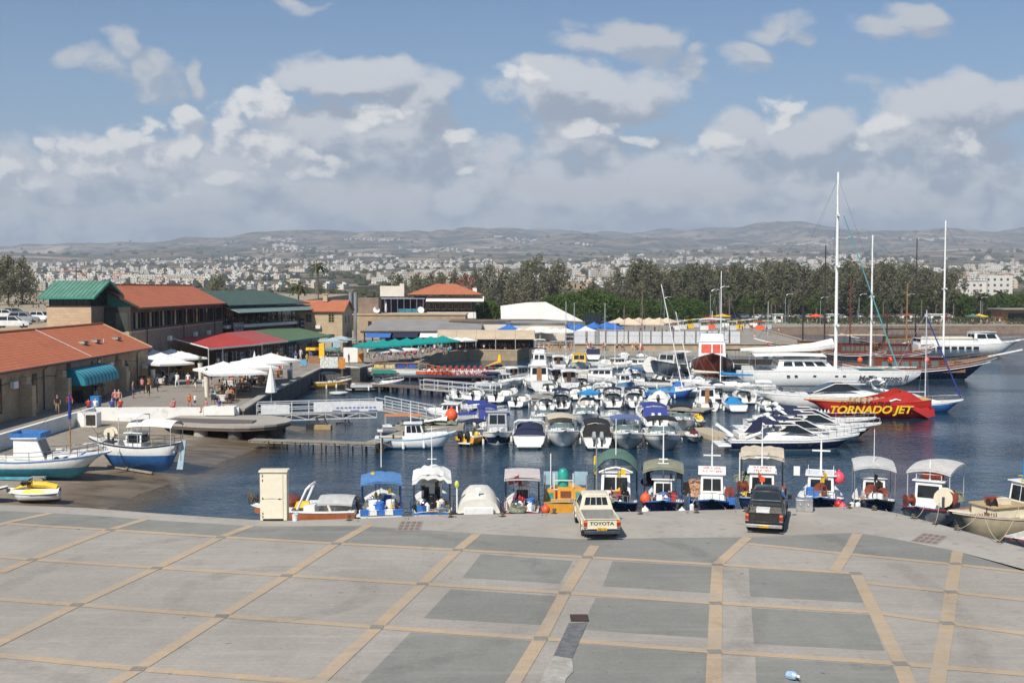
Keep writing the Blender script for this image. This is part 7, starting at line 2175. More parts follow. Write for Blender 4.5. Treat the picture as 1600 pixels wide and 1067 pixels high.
# third row: sterns to the camera
R3=[(712,622,100,4.6,'small white dinghy with a pale aqua inside at the left end of the third row',dict(hc=gel,ws=False,cuddy=False)),(743,625,85,5.6,'white boat with its single black outboard raised beside the aqua dinghy',dict(ob=1)),(790,626,70,6.2,'white boat with black outboard and two white fenders lying askew by the long pontoon',dict(ob=1)),
  (775,606,20,5.8,'white boat with a navy bimini tucked by the gangway end',dict(bim=navyc)),(876,636,88,6.0,'white boat with a navy bimini and two black outboards at the third row',dict(bim=navyc,ob=2)),(918,640,90,5.6,'white boat with a sagging beige cover in the third row',dict(cover=beigec,ob=2,obm=gel)),
  (957,634,86,6.0,'white boat with navy framed bimini and black outboard in the third row',dict(bim=navyc,ob=1)),(990,634,92,6.2,'white open boat with white outboards under a navy bimini',dict(bim=navyc,ob=2,obm=gel)),(1030,632,80,6.4,'white boat under a bulging white cover beside the short pontoon',dict(cover=whitec,ob=1)),
  (1145,640,90,5.8,'white boat with a bright azure cover and plain white transom',dict(cover=azure,ob=0)),(920,616,60,5.0,'white boat holding an azure parasol in the third row',dict(ob=1)),(835,600,80,5.2,'white boat with a white outboard beside the navy topped trawler',dict(ob=1,obm=gel)),(1000,618,84,5.4,'white boat with a dark windscreen between the two pontoons',dict(ob=1)),(1060,610,80,4.8,'low white boat under a bright blue tarpaulin near the sailing boats',dict(cover=bluec,ob=0)),
  (1183,620,175,5.2,'white centre console boat beside the catamaran bow',dict(cuddy=False,bim=whitec)),(1090,600,100,5.2,'small white boat in front of the tall red hulled yacht',dict(ob=1))]
for x,y,rz,L,lb,kw in R3:runabout(x,y,rz,L,lb,**kw)
cabin_boat(1103,638,88,6.0,'white boat with a square glazed wheelhouse seen from astern and a black outboard',h=1.6,cx=(.35,.6),ob=1,wd=.8)
FILL=[(815,634,75,5.2,'between the fender hung white boat and the navy bimini stern',dict(ob=1)),(852,640,92,5.0,'left of the two black outboards in the third row',dict(ob=1,bim=greyc)),(898,622,95,5.4,'just behind the sagging beige cover',dict(ob=1,obm=gel)),(938,622,88,5.4,'behind the azure parasol boat',dict(ob=2,arch=True)),
 (972,620,93,5.0,'behind the navy framed bimini',dict(cover=greyc,ob=1)),(1012,646,-95,5.4,'in front of the bulging white cover',dict(ob=0)),(786,592,30,5.4,'by the orange striped tail of the long speedboat',dict(ob=1,bim=bluec)),(858,614,84,5.2,'at the right end of the long pontoon',dict(ob=1,cuddy=False)),
 (908,606,88,5.4,'behind the brown windowed boat',dict(bim=beigec,ob=1)),(950,611,100,5.0,'beside the pale blue cabin boat',dict(ob=1,arch=True)),(993,598,80,5.6,'behind the crosswise black cover',dict(bim=bluec,ob=1)),(1032,600,96,5.4,'before the big grey cruiser',dict(ob=2)),(1060,598,84,5.2,'under the bow of the big grey cruiser',dict(cover=navyc,ob=1)),
 (858,570,92,6.0,'left of the yellow cabin boat',dict(ob=1,bim=greyc)),(985,586,86,5.6,'below the grey white low cabin',dict(ob=1)),(1160,628,92,5.4,'between the azure cover and the catamaran',dict(ob=1,bim=whitec)),(1172,612,176,6.0,'under the catamaran stern',dict(ob=0,ws=False)),(1198,640,90,5.2,'beside the stern of the four sports yachts',dict(ob=1)),
 (1118,622,92,5.0,'behind the square glazed wheelhouse boat',dict(ob=1,bim=navyc)),(888,588,170,6.0,'lying across below the yellow cabin boat',dict(ob=0,low=mblue)),(930,586,12,6.0,'lying across below the stacked white seats',dict(ob=1)),(725,640,160,4.6,'adrift behind the royal blue hoods',dict(ob=1,cuddy=False)),(828,590,85,5.0,'under the flank of the sport fisher',dict(ob=1,obm=hullgrey))]
for x,y,rz,L,lb,kw in FILL:runabout(x,y,rz,L,'small white boat '+lb,**kw)
p=gp(921,611,2.0);put('azpar',mk_par(azure,2.6,1.3,sq=False,rise=.4),(p.x,p.y,1.0),0,'small azure parasol opened over a boat in the third row')
# fourth row
cabin_boat(840,606,95,9.0,'grey white trawler yacht with a navy flybridge cover and stern davits',B=3.2,fly=True,top=navyc,h=1.9);cabin_boat(888,606,90,7.5,'old white boat with brown varnished cabin windows',cab=gel,h=1.5,frame=wood,top=whitec);cabin_boat(935,600,185,8.5,'low white cruiser lying broadside in the fourth row',h=1.0,cx=(.3,.66))
cabin_boat(975,608,-80,6.2,'pale blue and white cabin boat with azure bundle on its roof',lblue,h=1.2);runabout(1012,606,170,6.2,'white boat with a black cover lying crosswise in the fourth row',cover=blackc,ob=0)
cabin_boat(815,598,40,7.0,'old fishing boat with flat white canopy and blue cross by the basin wall',gel_old,h=1.4,top=whitec,cab=hullgrey);runabout(1048,622,0,6.0,'bright blue open boat with an azure cover over its bow',hc=bluec,cover=azure,ob=0)
cabin_boat(790,604,15,6.0,'small boat with azure crates and dark awning by the long pontoon',gel_old,h=1.0,top=navyc);cabin_boat(868,600,95,6.0,'white boat with navy bimini between trawler yacht and brown windowed boat',h=1.3,top=navyc)
# fifth row under the far quay
cabin_boat(843,577,-95,8.0,'white sport fisher with a tall flying bridge by the basin corner',B=3.0,fly=True,top=whitec,h=1.6);cabin_boat(872,576,90,7.0,'white cruiser with wooden trim between sport fisher and yellow cabin boat',h=1.3,top=whitec)
cabin_boat(905,577,-95,7.5,'white boat with a bright yellow glazed cabin',cab=pt((0.72,0.42,0.03),.4,name='yellow cabin paint'),h=1.6,wd=.8,B=2.9);runabout(947,575,10,7.0,'white open fishing boat with stacked white seats beside the yellow cabin boat',ob=0,ws=False)
runabout(925,561,90,7.5,'white sports boat with an arch under the far quay',arch=True,back=navyc,ob=0);cabin_boat(968,576,20,6.6,'white sloop rigged motor boat beside the white covered boat',h=.9,mastz=6);cabin_boat(1000,578,-70,6.5,'grey white boat with a low cabin left of the white covered boat',hullgrey,h=.9)
t=boat_root('covered_boat','boat wholly wrapped in a stiff white cover under the far quay','covered boat',1017,579,85)
hull(t,8.0,2.9,.9,.4,.1,.5,gel,sb=.9);MB().grid([[(-3.9+7.4*f,g*1.4*(1-.35*f**3),.9+(1.5-.4*f)*(1-abs(g)**3))for g in(-1,-.8,-.4,0,.4,.8,1)]for f in(0,.3,.6,.9,1)],False,True).build('white_cover',whitec,t,smooth=30)
cabin_boat(1046,585,-120,12.5,'big grey hulled wooden cruiser with three framed windscreen panes',hullgrey,None,pt((0.42,0.42,0.40),.5,name='grey cabin paint'),4.0,h=1.7,strp=wood_dark,cx=(.3,.62),top=whitec)
# tall red yacht
t,H=cabin_boat(1112,592,-100,14.0,'tall motor yacht with a dark red hull, white deck and orange red windscreen band',mahog,mahog,gel,5.2,h=2.0,fly=True,strp=hullgrey,top=whitec,cx=(.34,.66))
t.scale=(1.0,1.1,1.45)
for o in t.children:
 if o.name.startswith('cabin'):
  for c in o.children:
   if 'windscreen' in c.name:c.data.materials.clear();c.data.materials.append(pt((0.55,0.06,0.03),.4,name='orange red screen cover'))
# dark covered raft of boats right of it
t=boat_root('work_barge','low dark work boat under a long black awning beside the red yacht','barge',1175,578,178)
hull(t,13,3.6,.9,.3,.1,.5,darksteel,sb=.8);canopy(t,-5.5,5,3.4,3.2,.1,blackc,.05,True,.9,darksteel,npost=5);MB().box((0,0,1.2),(8,2.2,.8)).build('cargo_bench',wood_dark,t)
# sailing boats among them
sailboat(1072,620,182,7.0,12.5,'small sailing boat with a pale grey hull and a raked bare mast',low=hullgrey,tilt=-2.6);sailboat(1132,612,175,8.5,14.0,'white sailing boat with a bright blue sail cover before the red yacht',sailc=azure,low=hullgrey)
sailboat(1085,606,176,7.5,9.0,'sailing boat with a cream bundled sail on its boom',sailc=cream,tilt=-2.0)
for x,y,mh,lb in((945,572,9.6,'sailing boat with the tallest bare mast left of the covered boat'),(884,566,9.8,'sailing boat with thin grey mast behind the yellow cabin boat'),(897,562,9.5,'sailing boat with a slim mast close by the far quay steps'),(975,560,9.0,'sailing boat with a brown mast behind the white covered boat'),(1003,562,11.5,'sailing boat with a dark red sail bundle under the far quay'),(1126,556,10,'sailing boat with white mast behind the red yacht'),(1200,556,9.5,'sailing boat beside the dark work boat')):
 sailboat(x,y,85,7.0,mh,lb,sailc=None if x<990 else redc,hc=hullgrey if x>990 else gel,mm=wood if x in(975,1003)else alum)
# pontoons
for x0,y0,x1,y1,w,lb in((770,616,893,621,3.0,'long grey floating pontoon in front of the navy topped trawler'),(1005,634,1108,640,3.2,'short floating pontoon by the small sailing boat'),(1055,676,1095,676,2.0,'low floating dock behind the grey jet ski')):
 a,b=gp(x0,y0,.4),gp(x1,y1,.4);L=(b-a).length
 t=thing('pontoon',lb,'pontoon',(a.x,a.y,0),math.atan2(b.y-a.y,b.x-a.x))
 MB().box((L/2,0,.36),(L,w,.12)).build('deck',greywood,t)
 mb=MB()
 for i in range(int(L/2.4)):mb.box((1.2+i*2.4,0,.05),(1.6,w*.9,.5))
 mb.build('floats',concrete,t)
def make_cube_dock():
 t=thing('floating_dock','beige floating dock built of plastic cubes at the end of the front row','dock',gp(1112,682,0),R(-78))
 mb=MB()
 for i in range(12):
  for j in range(4):mb.box((-3.0+i*.5,-.75+j*.5,.16),(.47,.47,.46),top=.94)
 mb.build('cubes',pt((0.46,0.39,0.27),.7,name='beige dock plastic'),t)
make_cube_dock()
def jetski(px,py,rz,z,label,c1,c2,seat):
 t=boat_root('jet_ski',label,'jet ski',px,py,rz,z)
 hull(t,2.9,1.05,.42,.12,.05,.2,c1,c1,c1,blackm,sb=.75,rake=.5,cockpit=(.02,.02),crown=.18,gun=.1)
 MB().tube([(-1.3,0,.62),(-.7,0,.82),(-.1,0,.86),(.25,0,.92)],.2,8,.16).build('seat',seat,t)
 MB().grid([[(.1,y,.52)for y in(-.34,-.15,.15,.34)],[(.25,y,1.0-abs(y)*.6)for y in(-.3,-.12,.12,.3)],[(.6,y,.9-abs(y)*.6)for y in(-.28,-.1,.1,.28)],[(1.25,y,.56)for y in(-.12,-.05,.05,.12)]]).build('hood',c2,t,smooth=50)
 mb=MB();mb.beam((.3,0,.9),(.15,0,1.16),.1);mb.beam((.12,-.36,1.16),(.12,.36,1.16),.05);mb.build('handlebar',blackm,t)
 return t
jetski(1083,688,-85,.1,'grey and dark red jet ski parked on the near end of the floating dock',hullgrey,pt((0.12,0.02,0.02),.4),blackm);jetski(1092,664,-85,.1,'yellow jet ski behind the floating dock',cream,yellow,yellow)
t=jetski(52,780,188,.62,'yellow and white jet ski lying on the slipway next to the plaza edge',gel,yellow,yellow);t.scale=(1.02,)*3
MB().box((.35,0,.96),(.5,.5,.16)).build('black_cowl',blackm,t)
for s in(-1,1):MB().grid([[(-.9,s*.50,.40),(.5,s*.52,.42)],[(-.6,s*.40,.60),(.3,s*.40,.66)]]).build('yellow_flash',yellow,t);MB().tube([(-1.4,s*.46,.32),(0,s*.54,.34),(1.1,s*.34,.42)],.03,5).build('black_bumper',blackm,t)
# beached boats
def beach(px,py,rz,L,B,z,label,strp,bott,cols,fb=.9,bow=.75,sb=.45,dr=1.15,srk=0.0):
 t=boat_root('beached_boat',label,'fishing boat',px,py,rz,z)
 H=hull(t,L,B,fb,bow,.3,dr,cols,strp,bott,bott,sb=sb,rake=1.4,cockpit=(.06,.8),sole=.35,full=2.5,flare=2.2,low=cols,split=.4,gun=.14,srk=srk)
 return t,H
t,H=beach(60,757,3,9.6,2.8,1.25,'white beached fishing boat with turquoise bottom and blue trimmed wheelhouse',mblue,aqua,gel,.6,.5,.45,.72)
t.location=(-30.4,70.0,1.28)
house(t,H.x(.38),H.x(.60),1.75,1.65,.2,2.0,.7,0,.05,gel,True,2,0,1,win=(.30,.92),frame=gel_old,roofmat=gel)
mb=MB()
for a,b in(((.36,-.85),(.56,-.85)),((.56,-.85),(.56,.85)),((.56,.85),(.36,.85)),((.36,.85),(.36,-.85))):mb.beam((H.x(a[0]),a[1],2.2),(H.x(b[0]),b[1],2.2),.06,.32)
mb.build('blue_roof_rail',mblue,t)
fh=MB().box((H.x(.70),0,.6),(2.0,1.6,.7)).build('fore_house',gel,t,bev=.03)
for x in(.66,.72):MB().lathe([(.16,0),(.2,.03),(.12,.04)],(0,0,0),14).build('porthole',darksteel,fh,loc=(H.x(x),-.81,.68)).rotation_euler=(R(90),0,0)
MB().box((H.x(.81),-.15,.75),(.06,.8,.5)).build('blue_board',mblue,t);mast(t,H.x(.72),.9,4.0,.05,wood,stays=[(H.x(.97),0,1.1),(H.x(.45),.8,2.1)]);MB().tube([(H.x(.72),-.06,3.2),(H.x(.72)+.05,-.1,4.0),(H.x(.72),-.06,4.75)],.11,6,.05).build('furled_blue_flag',royal,t)
railing(t,[(H.x(f),s*(H.b(f)-.08),H.s(f))for s,fs in((-1,(.05,.2,.35,.5,.65,.8,.92)),(1,(.92,.8,.65,.5,.35,.2,.05)))for f in fs],.55,mat=darksteel,mid=True)
MB().beam((H.x(.25),-1.12,-.42),(H.x(.60),-1.12,-.45),.12,.16).build('bilge_keel',aqua,t);mb=MB();mb.tube([(H.x(.1)+.9*i,-.8+.0*i,.9+1.7*math.sin(math.pi*k/6))for i,k in((0,0),(0,2),(.3,3),(.6,4),(.6,6))],.03,5);mb.build('canopy_hoop',darksteel,t)
t,H=beach(212,712,177,6.8,2.3,1.35,'white and deep blue beached boat under a curved white canopy with a pale rudder',navy,mblue,gel,fb=.75,bow=.5,sb=.35,srk=.3,dr=1.05)
t.rotation_euler.z=R(172)
canopy(t,H.x(.05),H.x(.52),2.0,2.45,.35,whitec,.1,True,.7,alum);canopy(t,H.x(.4),H.x(.62),1.9,2.9,.15,whitec,.02,True,.7,alum)
house(t,H.x(.40),H.x(.58),1.1,1.0,.35,1.6,.1,0,.04,gel,True,1,1,1);MB().grid([[(-2.95,-.05,-.85),(-2.95,.05,-.85),(-3.38,.05,1.15),(-3.38,-.05,1.15)],[(-3.4,-.05,-.85),(-3.4,.05,-.85),(-3.66,.05,1.15),(-3.66,-.05,1.15)]],True,True).build('rudder',pt((0.34,0.46,0.54),.6,dirt=GRIME),t)
railing(t,[(H.x(f),s*(H.b(f)-.06),H.s(f))for s,fs in((1,(.05,.25,.45,.65,.85)),(-1,(.85,.65,.45,.25,.05)))for f in fs],.5,mat=darksteel,mid=True)
W_='deep blue beached boat';gear(t,W_,'winch',(H.x(.74),.3,.9),cream,0,1.1);gear(t,W_,'buoy',(H.x(.45),-.9,1.1),orange);gear(t,W_,'net',(H.x(.3),0,.5),netg);gear(t,W_,'crate',(H.x(.66),-.5,.7),gel)
t,H=runabout(102,722,20,4.6,'upturned looking grey dinghy resting by the whitewashed wall behind the big beached boat',hc=cream,ws=False,cuddy=False,ob=0,z=1.2,fend=False)
t=boat_root('dinghy','dark rubber dinghy cut by the picture edge beside the yellow jet ski','dinghy',-34,776,10,.9);hull(t,3.2,1.4,.35,.2,0,.2,blackm,sb=.8,cockpit=(.1,.8),sole=.1,gun=.2)
for x,y,w_,lb in((205,727,.7,'wooden block propping the deep blue beached boat'),(60,752,.6,'wooden block under the turquoise bottomed boat')):
 p=gp(x,y,.7);t=thing('boat_prop',lb,'block',p);MB().box((0,0,.0),(w_,.5,.5),.3,.9).build('block',greywood,t,bev=.03);MB().box((0,0,.28),(w_*1.5,.4,.06)).build('board',greywood,t)
p=gp(205,735,.5);q=gp(238,737,.45);tag(MB().beam((p.x-2,p.y+1.2,.62),(q.x,q.y,.38),.16,.12).build('timber_beam',greywood),'long timber beam lying on the slipway between the beached boats','beam')
p=gp(137,668,.9);t=thing('white_locker','small white locker with dark shelves against the whitewashed wall','locker',(p.x,94,.95));MB().box((-.5,0,.6),(.6,1.2,1.3)).build('side',gel,t);MB().box((.3,0,.6),(1.0,1.1,1.2)).build('shelves',gel_old,t);MB().box((.3,-.56,.6),(.8,.04,.9)).build('opening',wood_dark,t)
# long speedboat with red seats at the far pier, and small craft before it
p=gp(655,596,0);t=thing('excursion_speedboat','long white pointed speedboat with rows of red seats and an orange striped tail','speedboat',(p.x,p.y+3.2,.35),R(180-4))
H=hull(t,24,3.6,1.0,.5,.2,.5,gel,gel,gel,redm,sb=.85,rake=3.0,cockpit=(.06,.5),sole=.7,full=1.9)
for i in range(11):
 for s in(-.9,0,.9):MB().box((H.x(.08)+i*.85,s,1.2),(.22,.55,.75),top=.8).build('seat',redm,t)
windscreen(t,H.x(.54),2.6,1.35,.7,.9,1.2)
for s in(1,-1):
 for a,b,za,zb in((.30,.52,.55,.95),(.62,.8,.75,.9)):
  MB().grid([[(H.x(a),s*(H.b(a)*.985+.03),za-.1),(H.x(b),s*(H.b(b)*.985+.04),za+.05)],[(H.x(a),s*(H.b(a)+.03),zb-.1),(H.x(b),s*(H.b(b)+.02),zb)]]).build('orange_flash',pt((0.70,0.12,0.03),.4),t)
text_obj('name_lettering','WAVE DANCER',1.0,redm,t,facing((H.x(.28),H.b(.28)+.09,.62),(-1,0,0),(0,.1,1)),.25,.01,1.3)
MB().grid([[(H.x(.0),y,1.0)for y in(-1.5,0,1.5)],[(H.x(.03),y,2.6-abs(y)*.3)for y in(-1.3,0,1.3)],[(H.x(.12),y,1.6)for y in(-1.5,0,1.5)]]).build('tail_fairing',pt((0.78,0.40,0.04),.4),t,smooth=40);mast(t,H.x(.04),2.4,.8,.3,yellow)
t,H=runabout(519,605,25,5.2,'orange yellow inflatable boat with a blue cover moored by the harbour wall',hc=pt((0.70,0.36,0.03),.5,name='orange tube'),bim=navyc,ws=False,cuddy=False,obm=None)
runabout(590,610,18,6.8,'white speedboat with a black side stripe moored before the low pier',low=blackm,split=.5)
p=gp(529,616,0);t=thing('float_disc','small round white float drifting near the harbour wall','float',p);MB().lathe([(.4,-.1),(1.1,.1),(1.15,.25),(.9,.3),(.1,.32)],n=16).build('disc',gel,t)
t,H=runabout(640,676,10,4.8,'small tender with an orange brown folded awning behind the caique',hc=hullgrey,ws=False,cuddy=False,ob=0);canopy(t,-2.2,1.0,1.6,1.7,.1,pt((0.50,0.18,0.07),.8),0,True,.6)
p=gp(672,668,.5);t=thing('net_raft','raft of tangled nets and white sheets behind the caique','raft',p);MB().box((0,0,.1),(6,2.5,.4)).build('float',greywood,t)
MB().grid([[(-2.6+i*.5,-1.1+j*.45,.35+.5*abs(noise.noise(Vector((i*.6,j*.7,2)))))for j in range(6)]for i in range(11)]).build('nets',netg,t,smooth=0);MB().grid([[(-.5+i*.5,-.9+j*.45,.6+.6*abs(noise.noise(Vector((i*.9,j*.7,5)))))for j in range(4)]for i in range(5)]).build('white_sheet',whitec,t,smooth=0)
# ------------------------------------------------------------------ yachts at the right
def cruiser(px,py,rz,L,B,label,low=None,bim=None,roof=True):
 t=boat_root('motor_yacht',label,'motor yacht',px,py,rz)
 H=hull(t,L,B,L*.09,L*.022,.0,.6,gel,gel,gel,gel,sb=.88,rake=L*.14,cockpit=(.04,.3),sole=.7,full=2.0,low=low,split=.22 if low else None,stripe_h=.14)
 if low:
  mb=MB()
 z=H.s(.5)-.05
 w=B*.40
 st=[(.30,.95,.98),(.38,1.0,1.12),(.50,.98,1.02),(.62,.88,.62),(.76,.6,.42),(.9,.22,.16)]
 MB().grid([[(H.x(f),g*w*a,z+h*(1-abs(g)**3)*.8)for g in(-1,-.85,-.5,0,.5,.85,1)]for f,a,h in[(.24,.9,.3)]+[(f,a,h*.62)for f,a,h in st]],False,True).build('coach_roof',gel,t,smooth=50)
 # raked screen and arch
 zt=z+.75+L*.03
 for s in(-1,1):
  MB().grid([[(H.x(.36),s*w*.97,z+.62),(H.x(.62),s*w*.78,z+.40)],[(H.x(.43),s*w*.82,zt),(H.x(.50),s*w*.66,zt-.02)]]).build('side_screen',glass,t,smooth=0)
  MB().tube([(H.x(.10),s*B*.44,z+.1),(H.x(.22),s*B*.42,z+.55),(H.x(.245),s*B*.40,zt+.05),(H.x(.22),s*B*.34,zt+.3)],.17,6,.12).build('radar_arch_leg',gel,t)
  for f in(.5,.58,.66):MB().lathe([(.02,.0),(.16,.0),(.16,.03),(.02,.03)],(0,0,0),12).build('porthole',glass,t,loc=(H.x(f),s*(H.b(f)*.97+.02),H.s(f)-.42)).rotation_euler=(R(-90*s),0,0)
  MB().tube([(H.x(.33),s*w*.9,zt+.02),(H.x(.50),s*w*.68,zt+.02),(H.x(.63),s*w*.72,z+.36)],.05,5).build('screen_frame',gel,t)
 MB().grid([[(H.x(.505),g*w*.66,zt)for g in(-1,-.3,.3,1)],[(H.x(.66),g*w*.66,z+.34)for g in(-1,-.3,.3,1)]]).build('windscreen',glass,t,smooth=0)
 MB().beam((H.x(.22),-B*.34,zt+.3),(H.x(.22),B*.34,zt+.3),.3,.12).build('radar_arch',gel,t);MB().lathe([(.28,0),(.3,.1),(.2,.2),(.03,.24)],(H.x(.22),0,zt+.36),12).build('radar_dome',gel,t)
 if bim is not None:canopy(t,H.x(.17),H.x(.38),B*.58,zt+.22,.22,bim,.10,False)
 for y in(-.5,.5):MB().box((H.x(.40),y,z+.55),(.6,.6,.8),top=.85).build('helm_seat',deckm,t,bev=.05)
 MB().box((H.x(.10),0,1.15),(.8,B*.7,.5)).build('stern_bench',deckm,t,bev=.06);MB().box((H.x(0)-.45,0,.42),(1.1,B*.8,.14)).build('swim_platform',gel,t,bev=.03)
 MB().box((H.x(.74),0,z+.32),(.5,.5,.05)).build('deck_hatch',glass,t)
 bow_rail(t,H,.46,.42,.1,n=8)
 return t,H
t,H=cruiser(1240,701,1,10.6,3.4,'white sports yacht with a deep navy lower hull lying nearest the camera',navy,navyc)
MB().grid([[(H.x(.09),-1.5,1.5),(H.x(.22),-1.45,1.5)],[(H.x(.2),-1.36,2.7),(H.x(.235),-1.34,2.6)]]).build('side_curtain',navyc,t,smooth=0)
MB().beam((H.x(-.1),-.6,2.1),(H.x(.02),-1.0,1.2),.22).build('passerelle',gel,t)
cruiser(1254,693,2,10.6,3.4,'white sports yacht with a navy hood second from the camera',None,navyc);cruiser(1274,684,1,11.4,3.5,'white sports yacht with a dark hull band third from the camera',navy,navyc);cruiser(1268,675,1,11.6,3.5,'white sports yacht farthest of the four with a long navy bimini',None,navyc)
t,H=cruiser(1300,640,178,17.5,4.6,'large white motor yacht with black screens lying bow left behind the red jet boat',None,None,False)
# red jet boat
t=boat_root('jet_boat','bright red jet boat with yellow lettering and a tall scooped stern','jet boat',1350,652,180)
H=hull(t,12.2,3.4,1.55,.28,.35,.5,redm,redm,redm,redm,sb=.9,rake=2.0,cockpit=(.3,.62),sole=.7,full=1.5,deck=redm,inner=pt((0.5,0.35,0.12),.6))
for s in(-1,1):
 MB().grid([[(H.x(-.04),s*1.2,.3),(H.x(-.035),s*1.1,.9)],[(H.x(.03),s*1.58,.1),(H.x(.03),s*1.45,1.5)],[(H.x(.16),s*1.68,1.0),(H.x(.16),s*1.35,2.55)],[(H.x(.22),s*1.7,1.2),(H.x(.21),s*1.35,2.8)],[(H.x(.34),s*1.71,1.4),(H.x(.34),s*1.5,2.2)],[(H.x(.5),s*1.70,1.5),(H.x(.5),s*1.6,1.8)]]).build('stern_scoop',redm,t,smooth=40)
MB().grid([[(H.x(.05),g*1.35,1.6)for g in(-1,0,1)],[(H.x(.19),g*1.25,2.7)for g in(-1,0,1)]]).build('scoop_lining',pt((0.68,0.33,0.03),.5),t);MB().grid([[(H.x(-.04),g,.5)for g in(-1.1,0,1.1)],[(H.x(.05),g,1.6)for g in(-1.35,0,1.35)]]).build('stern_plate',redm,t)
for i in range(6):
 for s in(-.7,.7):MB().box((H.x(.33)+i*.62,s,1.45),(.35,.8,.95),top=.8).build('seat',pt((0.50,0.36,0.22),.6),t)
yb=lambda f:H.b(f)+.045
text_obj('jet_lettering','TORNADO JET',1.02,pt((0.80,0.52,0.02),.5,name='yellow lettering'),t,facing((H.x(.50),yb(.46)+.02,.92),(-1,0,0),(0,.06,1)),.28,.03,1.18,.025)
text_obj('small_lettering','EXTREME BOATING',.50,pt((0.10,0.01,0.01),.5),t,facing((H.x(.54),yb(.5)+.0,1.56),(-1,-.0,0),(0,.06,1)),.2,.03,1.1,.008)
MB().tube([(H.x(.34),1.66,1.75),(H.x(.29),1.64,1.95),(H.x(.25),1.62,1.85)],.12,5,.05).build('white_emblem',gel,t)
mb=MB()
for i in range(5):mb.poly([(H.x(.93)-i*.32,yb(.93-i*.025)+.03,.62),(H.x(.93)-i*.32-.26,yb(.91-i*.025)+.03,.62),(H.x(.93)-i*.32-.15,yb(.92-i*.025)+.04,.95)])
mb.build('bow_teeth',gel,t,smooth=0)
sailboat(1437,643,2,9.2,9.6,'blue and white sailing boat with a furled blue jib beyond the red jet boat',low=mblue,furl=royal,bott=mblue,mm=alum)
# catamaran
t=boat_root('catamaran','huge white sailing catamaran with the tallest mast and a furled turquoise jib','catamaran',1291,598,-4)
for s in(-1,1):
 root2=t
 Hc=hull(t,24,2.2,1.9,.0,.0,.5,gel,gel,gel,hullgrey,sb=.35,rake=.3,cockpit=(.3,.3),full=3.0)
 for o in[c for c in t.children if c.name.split('.')[0]in('hull','deck','rubbing_strake')and not c.location.y]:o.location=(1.2 if s>0 else-.6,s*4.2,0)
MB().box((-2,0,1.75),(11,7.6,.5)).build('bridge_deck',gel,t,bev=.08)
house(t,-7.0,.8,5.6,4.6,1.95,3.15,1.4,.3,.3,gel,True,3,4,2,win=(.35,.85))
canopy(t,-10,-.6,5.8,3.95,.25,whitec,.1,True,2.0,alum);mast(t,1.2,2.0,26.3,.24,cross=[(.22,2.6),(.52,2.2),(.78,1.4)],stays=[(-9,4,1.9),(-9,-4,1.9),(1,4.6,1.9),(1,-4.6,1.9),(10.5,0,2.0)])
MB().tube([(.8,0,5.3),(-2,0,4.8),(-7,0,4.45),(-11.5,0,4.35)],.72,8,.28).build('furled_mainsail',whitec,t);MB().cyl((9.3,0,2.4),(2.0,0,22.5),.10,.06,6).build('furled_jib',pt((0.10,0.32,0.35),.7),t)
MB().grid([[(2.0,y,1.75)for y in(-3.4,0,3.4)],[(8.8,y,1.75)for y in(-3.4,0,3.4)]]).build('net_trampoline',netg,t);MB().beam((9.2,-4.2,1.8),(9.2,4.2,1.8),.3).build('fore_beam',alum,t);MB().grid([[(2.5+i,-1.2+j*.8,1.95+.25*abs(noise.noise(Vector((i,j,3)))))for j in range(4)]for i in range(6)]).build('stowed_sail',pt((0.05,0.28,0.34),.8),t)
for f in(-6,-5,-2.6,.2,1.2,4.5):MB().box((f,-5.27,1.3),(.4,.05,.2)).build('hull_window',glass,t)
text_obj('name_lettering','Mediterraneo II',.95,pt((0.06,0.065,0.085),.5,name='grey lettering'),t,facing((6.1,-5.40,1.05),(1,.10,0),(0,-.05,1)),.25,.03,1.08,.03)
railing(t,[(x,-4.9,1.9)for x in(-10,-6,-2,2,6,10)],.7)
# gulets
def gulet(px,py,rz,L,B,label,hc,masts,mm=None,cabm=None,fbk=1.0,sprit=True,awn=None):
 t=boat_root('gulet',label,'wooden ship',px,py,rz)
 H=hull(t,L,B,L*.075*fbk,L*.075,L*.04,.6,hc,mahog,gel,bottomblu,sb=.7,rake=L*.13,cockpit=(.04,.76),sole=L*.05,full=2.3,deck=wood,inner=wood,low=hc,split=.25,rail=gel,stripe_h=.55)
 MB().tube([(H.x(f),-H.b(f)*.985-.03,H.s(f)-.58)for f in[i/14 for i in range(14)]],.06,5).build('white_strake',gel,t)
 z=L*.05
 o=house(t,H.x(.22),H.x(.66),B*.58,B*.5,z,z+2.0,.3,.1,.08,cabm or mahog,True,2,6,2,win=(.35,.75),glass_m=gglass)
 for f,h in masts:
  mast(t,H.x(f),z,h,.17,mm or gel,cross=[(.55,1.6)],stays=[(H.x(1)+L*.1,0,H.s(1)+.6),(H.x(.02),0,H.s(0)),(H.x(f),B*.48,z+.6),(H.x(f),-B*.48,z+.6)])
 if sprit:MB().beam((H.x(.93),0,H.s(.95)),(H.x(1)+L*.14,0,H.s(1)+.75),.22,.18).build('bowsprit',gel,t)
 bow_rail(t,H,.35,.8,.15,mat=wood,n=9,mid=True)
 if awn is not None:canopy(t,H.x(.1),H.x(.8),B*.9,z+3.6,.12,awn,.05,True,z+.5,wood,npost=6)
 return t,H
t,H=gulet(1432,593,0,23,5.4,'dark navy and mahogany gulet with two white masts behind the catamaran',navy,((.22,19),(.66,21)))
for f,s in((.30,-1),(.52,-1),(.12,-1)):gear(t,'dark navy gulet','buoy',(H.x(f),s*2.5,2.9),orange,0,1.5)
